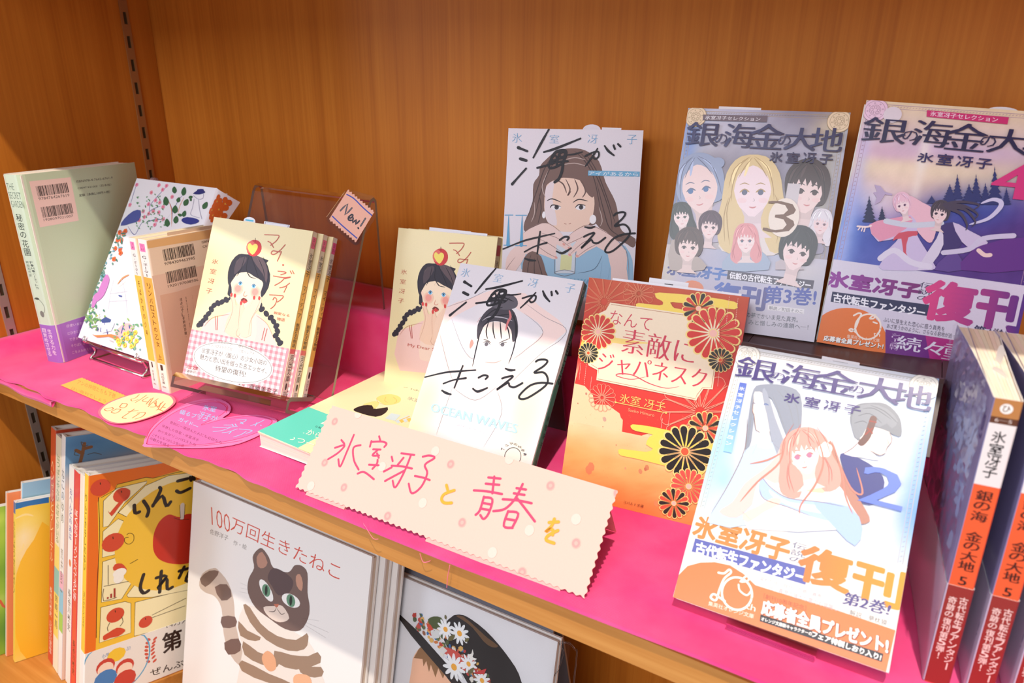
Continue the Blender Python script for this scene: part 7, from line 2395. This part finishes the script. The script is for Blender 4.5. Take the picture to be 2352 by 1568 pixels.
for i in (1, 2):
    c = copy_thing(CAT.root, ['', 'second copy of the cat picture book, right behind the front one', 'rear copy of the cat picture book, showing its side edge'][i], Matrix.Translation((0.0062 * i, 0.0112 * i, 0)), 'copies of the cat picture book')
HAT = Book('picture_book', (74.3, 71.8, -375, -2.2, 14.4, -2.7), 179.2, 220, 9, 'L', (226, 220, 218), [(0, (90, 80, 76))], ink=INKG, r=1.0, hard=True,
           label='film-wrapped pale picture book with a child in a black flowered hat', page=(226, 214, 196))
A = HAT.art().crop(*L3)
DK = (44, 34, 30)
A.poly([(430, 1150), (500, 1060), (560, 1040), (700, 1180), (900, 1400), (1000, 1568), (1050, 1900), (380, 1900), (400, 1300)], (240, 186, 150), 2)
A.poly([(425, 1180), (480, 1080), (520, 1040), (600, 1080), (700, 1200), (820, 1320), (900, 1440), (860, 1500), (770, 1330), (740, 1400), (690, 1290), (660, 1390), (610, 1250), (590, 1330), (560, 1210), (530, 1270), (520, 1190)], (150, 106, 66), 1)
A.poly([(760, 810), (840, 730), (880, 712), (960, 715), (1060, 770), (1200, 880), (1340, 1030), (1470, 1200), (1560, 1350), (1620, 1568), (1640, 1800), (1300, 1800), (1000, 1440), (840, 1150), (740, 960)], DK, 2)
A.poly([(880, 722), (960, 730), (1100, 850), (1220, 960), (1340, 1050), (1270, 1062), (1180, 1000), (1060, 850), (940, 760)], (110, 78, 50), 2)
A.poly([(232, 690), (245, 684), (300, 730), (480, 900), (620, 1060), (780, 1240), (1000, 1520), (1060, 1650), (960, 1620), (760, 1360), (560, 1130), (400, 940), (270, 760)], DK, 1)
rs = random.Random(8)
A.up()
for k in range(150):
    f = rs.random()
    x = 400 + 800 * f + rs.uniform(-10, 150) * (0.5 + .5 * math.sin(f * 3))
    y = 790 + 760 * f - rs.uniform(-30, 120)
    A.ell(x, y, rs.uniform(1.2, 3.2), rs.uniform(1.0, 2.6), rs.choice(((190, 60, 50), (60, 110, 160), (226, 216, 200), (100, 110, 70), (206, 120, 60), (150, 90, 60), (220, 170, 90), (84, 96, 60), (200, 80, 66))), 6, rs.uniform(0, 90))
    A.k -= 0.7
A.up()
A.poly([(580, 760), (640, 730), (720, 740), (740, 800), (700, 860), (640, 860), (600, 820)], (84, 92, 50), 2)
A.poly([(740, 1060), (860, 1090), (950, 1160), (990, 1290), (960, 1320), (880, 1200), (760, 1130)], (206, 84, 70), 2)
for p, c_ in (([(610, 910), (670, 870), (720, 890), (700, 960), (640, 970)], (216, 212, 206)), ([(690, 1090), (740, 1050), (790, 1100), (740, 1140)], (220, 214, 206)), ([(560, 800), (610, 820), (640, 870), (590, 890)], (206, 76, 50))):
    A.poly(p, c_)
for x, y, r in ((770, 868, 9.5), (922, 912, 10.5), (862, 1275, 12.5), (1020, 1242, 9), (1165, 1420, 9)):
    A.up()
    c = A.uv((x, y))
    for k in range(11):
        a = 2 * math.pi * k / 11
        A.poly([(c[0] + r / 1000 * .58 * math.cos(a) + r / 1000 * .44 * math.cos(a) * math.cos(t) - r / 1000 * .15 * math.sin(a) * math.sin(t), c[1] + r / 1000 * .58 * math.sin(a) + r / 1000 * .44 * math.sin(a) * math.cos(t) + r / 1000 * .15 * math.cos(a) * math.sin(t)) for t in np.linspace(0, 2 * math.pi, 11)[:-1]], (238, 234, 230), raw=True)
        A.k -= 0.7
    A.up()
    A.ell(x, y, r * .26, r * .26, (236, 166, 60), 10)
for x, y, l, w, r_ in ((800, 990, 95, 50, -40), (980, 1000, 60, 36, -40), (1020, 1350, 90, 44, -50), (775, 760, 50, 22, -100)):
    leaf(A, x, y, l, w, r_, (110, 100, 60))
A.poly([(1015, 1140), (1050, 1130), (1065, 1080), (1075, 1130), (1060, 1170), (1110, 1185), (1090, 1205), (1040, 1190)], (240, 232, 220), 1)
A.poly([(1070, 1335), (1215, 1290), (1190, 1350), (1120, 1350)], (200, 60, 60))
HAT.done()
mb = MB()
rs_ = np.random.RandomState(9)
nu, nv = 30, 30
zz = rs_.normal(0, 1, (nv, nu))
zz = (zz + np.roll(zz, 1, 0) + np.roll(zz, -1, 0) + np.roll(zz, 1, 1)) / 4
v = [(-0.001 + 0.190 * i / (nu - 1), -0.0014 + 0.0009 * zz[j, i] + (0.006 * max(0, (i - 27) / 2) ** 2 if i > 27 else 0), 0.02 + 0.2025 * j / (nv - 1)) for j in range(nv) for i in range(nu)]
mb.add(v, [(j * nu + i, j * nu + i + 1, (j + 1) * nu + i + 1, (j + 1) * nu + i) for j in range(nv - 1) for i in range(nu - 1)], (1, 1, 1))
# gathered corner of the bag
tube(mb, catmull([(0.180, 0.0, 0.2195), (0.187, 0.003, 0.221), (0.192, 0.006, 0.216), (0.194, 0.008, 0.204), (0.194, 0.008, 0.10)], 5), 0.0007, seg=6)
tube(mb, catmull([(0.181, 0.0, 0.219), (0.184, 0.002, 0.212), (0.182, 0.003, 0.198), (0.1795, 0.001, 0.19)], 5), 0.0006, seg=6)
mb.build('plastic_wrap', FILM, HAT.root, True)
# grey acrylic stands behind the face-out pair
GREYA = mat('grey_acrylic', (104, 104, 112), 0.2, 0.5, coat=0.6, coat_rough=0.06)
for (q, W, H, T, lab) in (((-171.3, 39.7, -375, -0.7, 13.5, -1.0), 252, 268, 35, 'grey acrylic stand behind the cat picture books'), ((74.3, 71.8, -375, -2.2, 14.4, -2.7), 176, 234, 10.5, 'grey acrylic stand behind the picture book with the hat')):
    t = empty('grey_book_stand', pose(*q))
    Ms = pose(*q)
    inv = np.linalg.inv(np.array(Ms))
    bent(t, [(-3, -3.2), (-3, -1.6), (T, -1.6), (T + 1.2, 0), (T + 1.2, H - 3), (T + 3.4, H), (T + 6.5, H - 1.5), wloc(T + 112, -375.0)], 3, W - 6, 2.4, GREYA, GREYA, ('bent_sheet', 'sheet_edge'))
    tag(t, lab, 'book stand')
bpy.data.objects.remove(_fo)
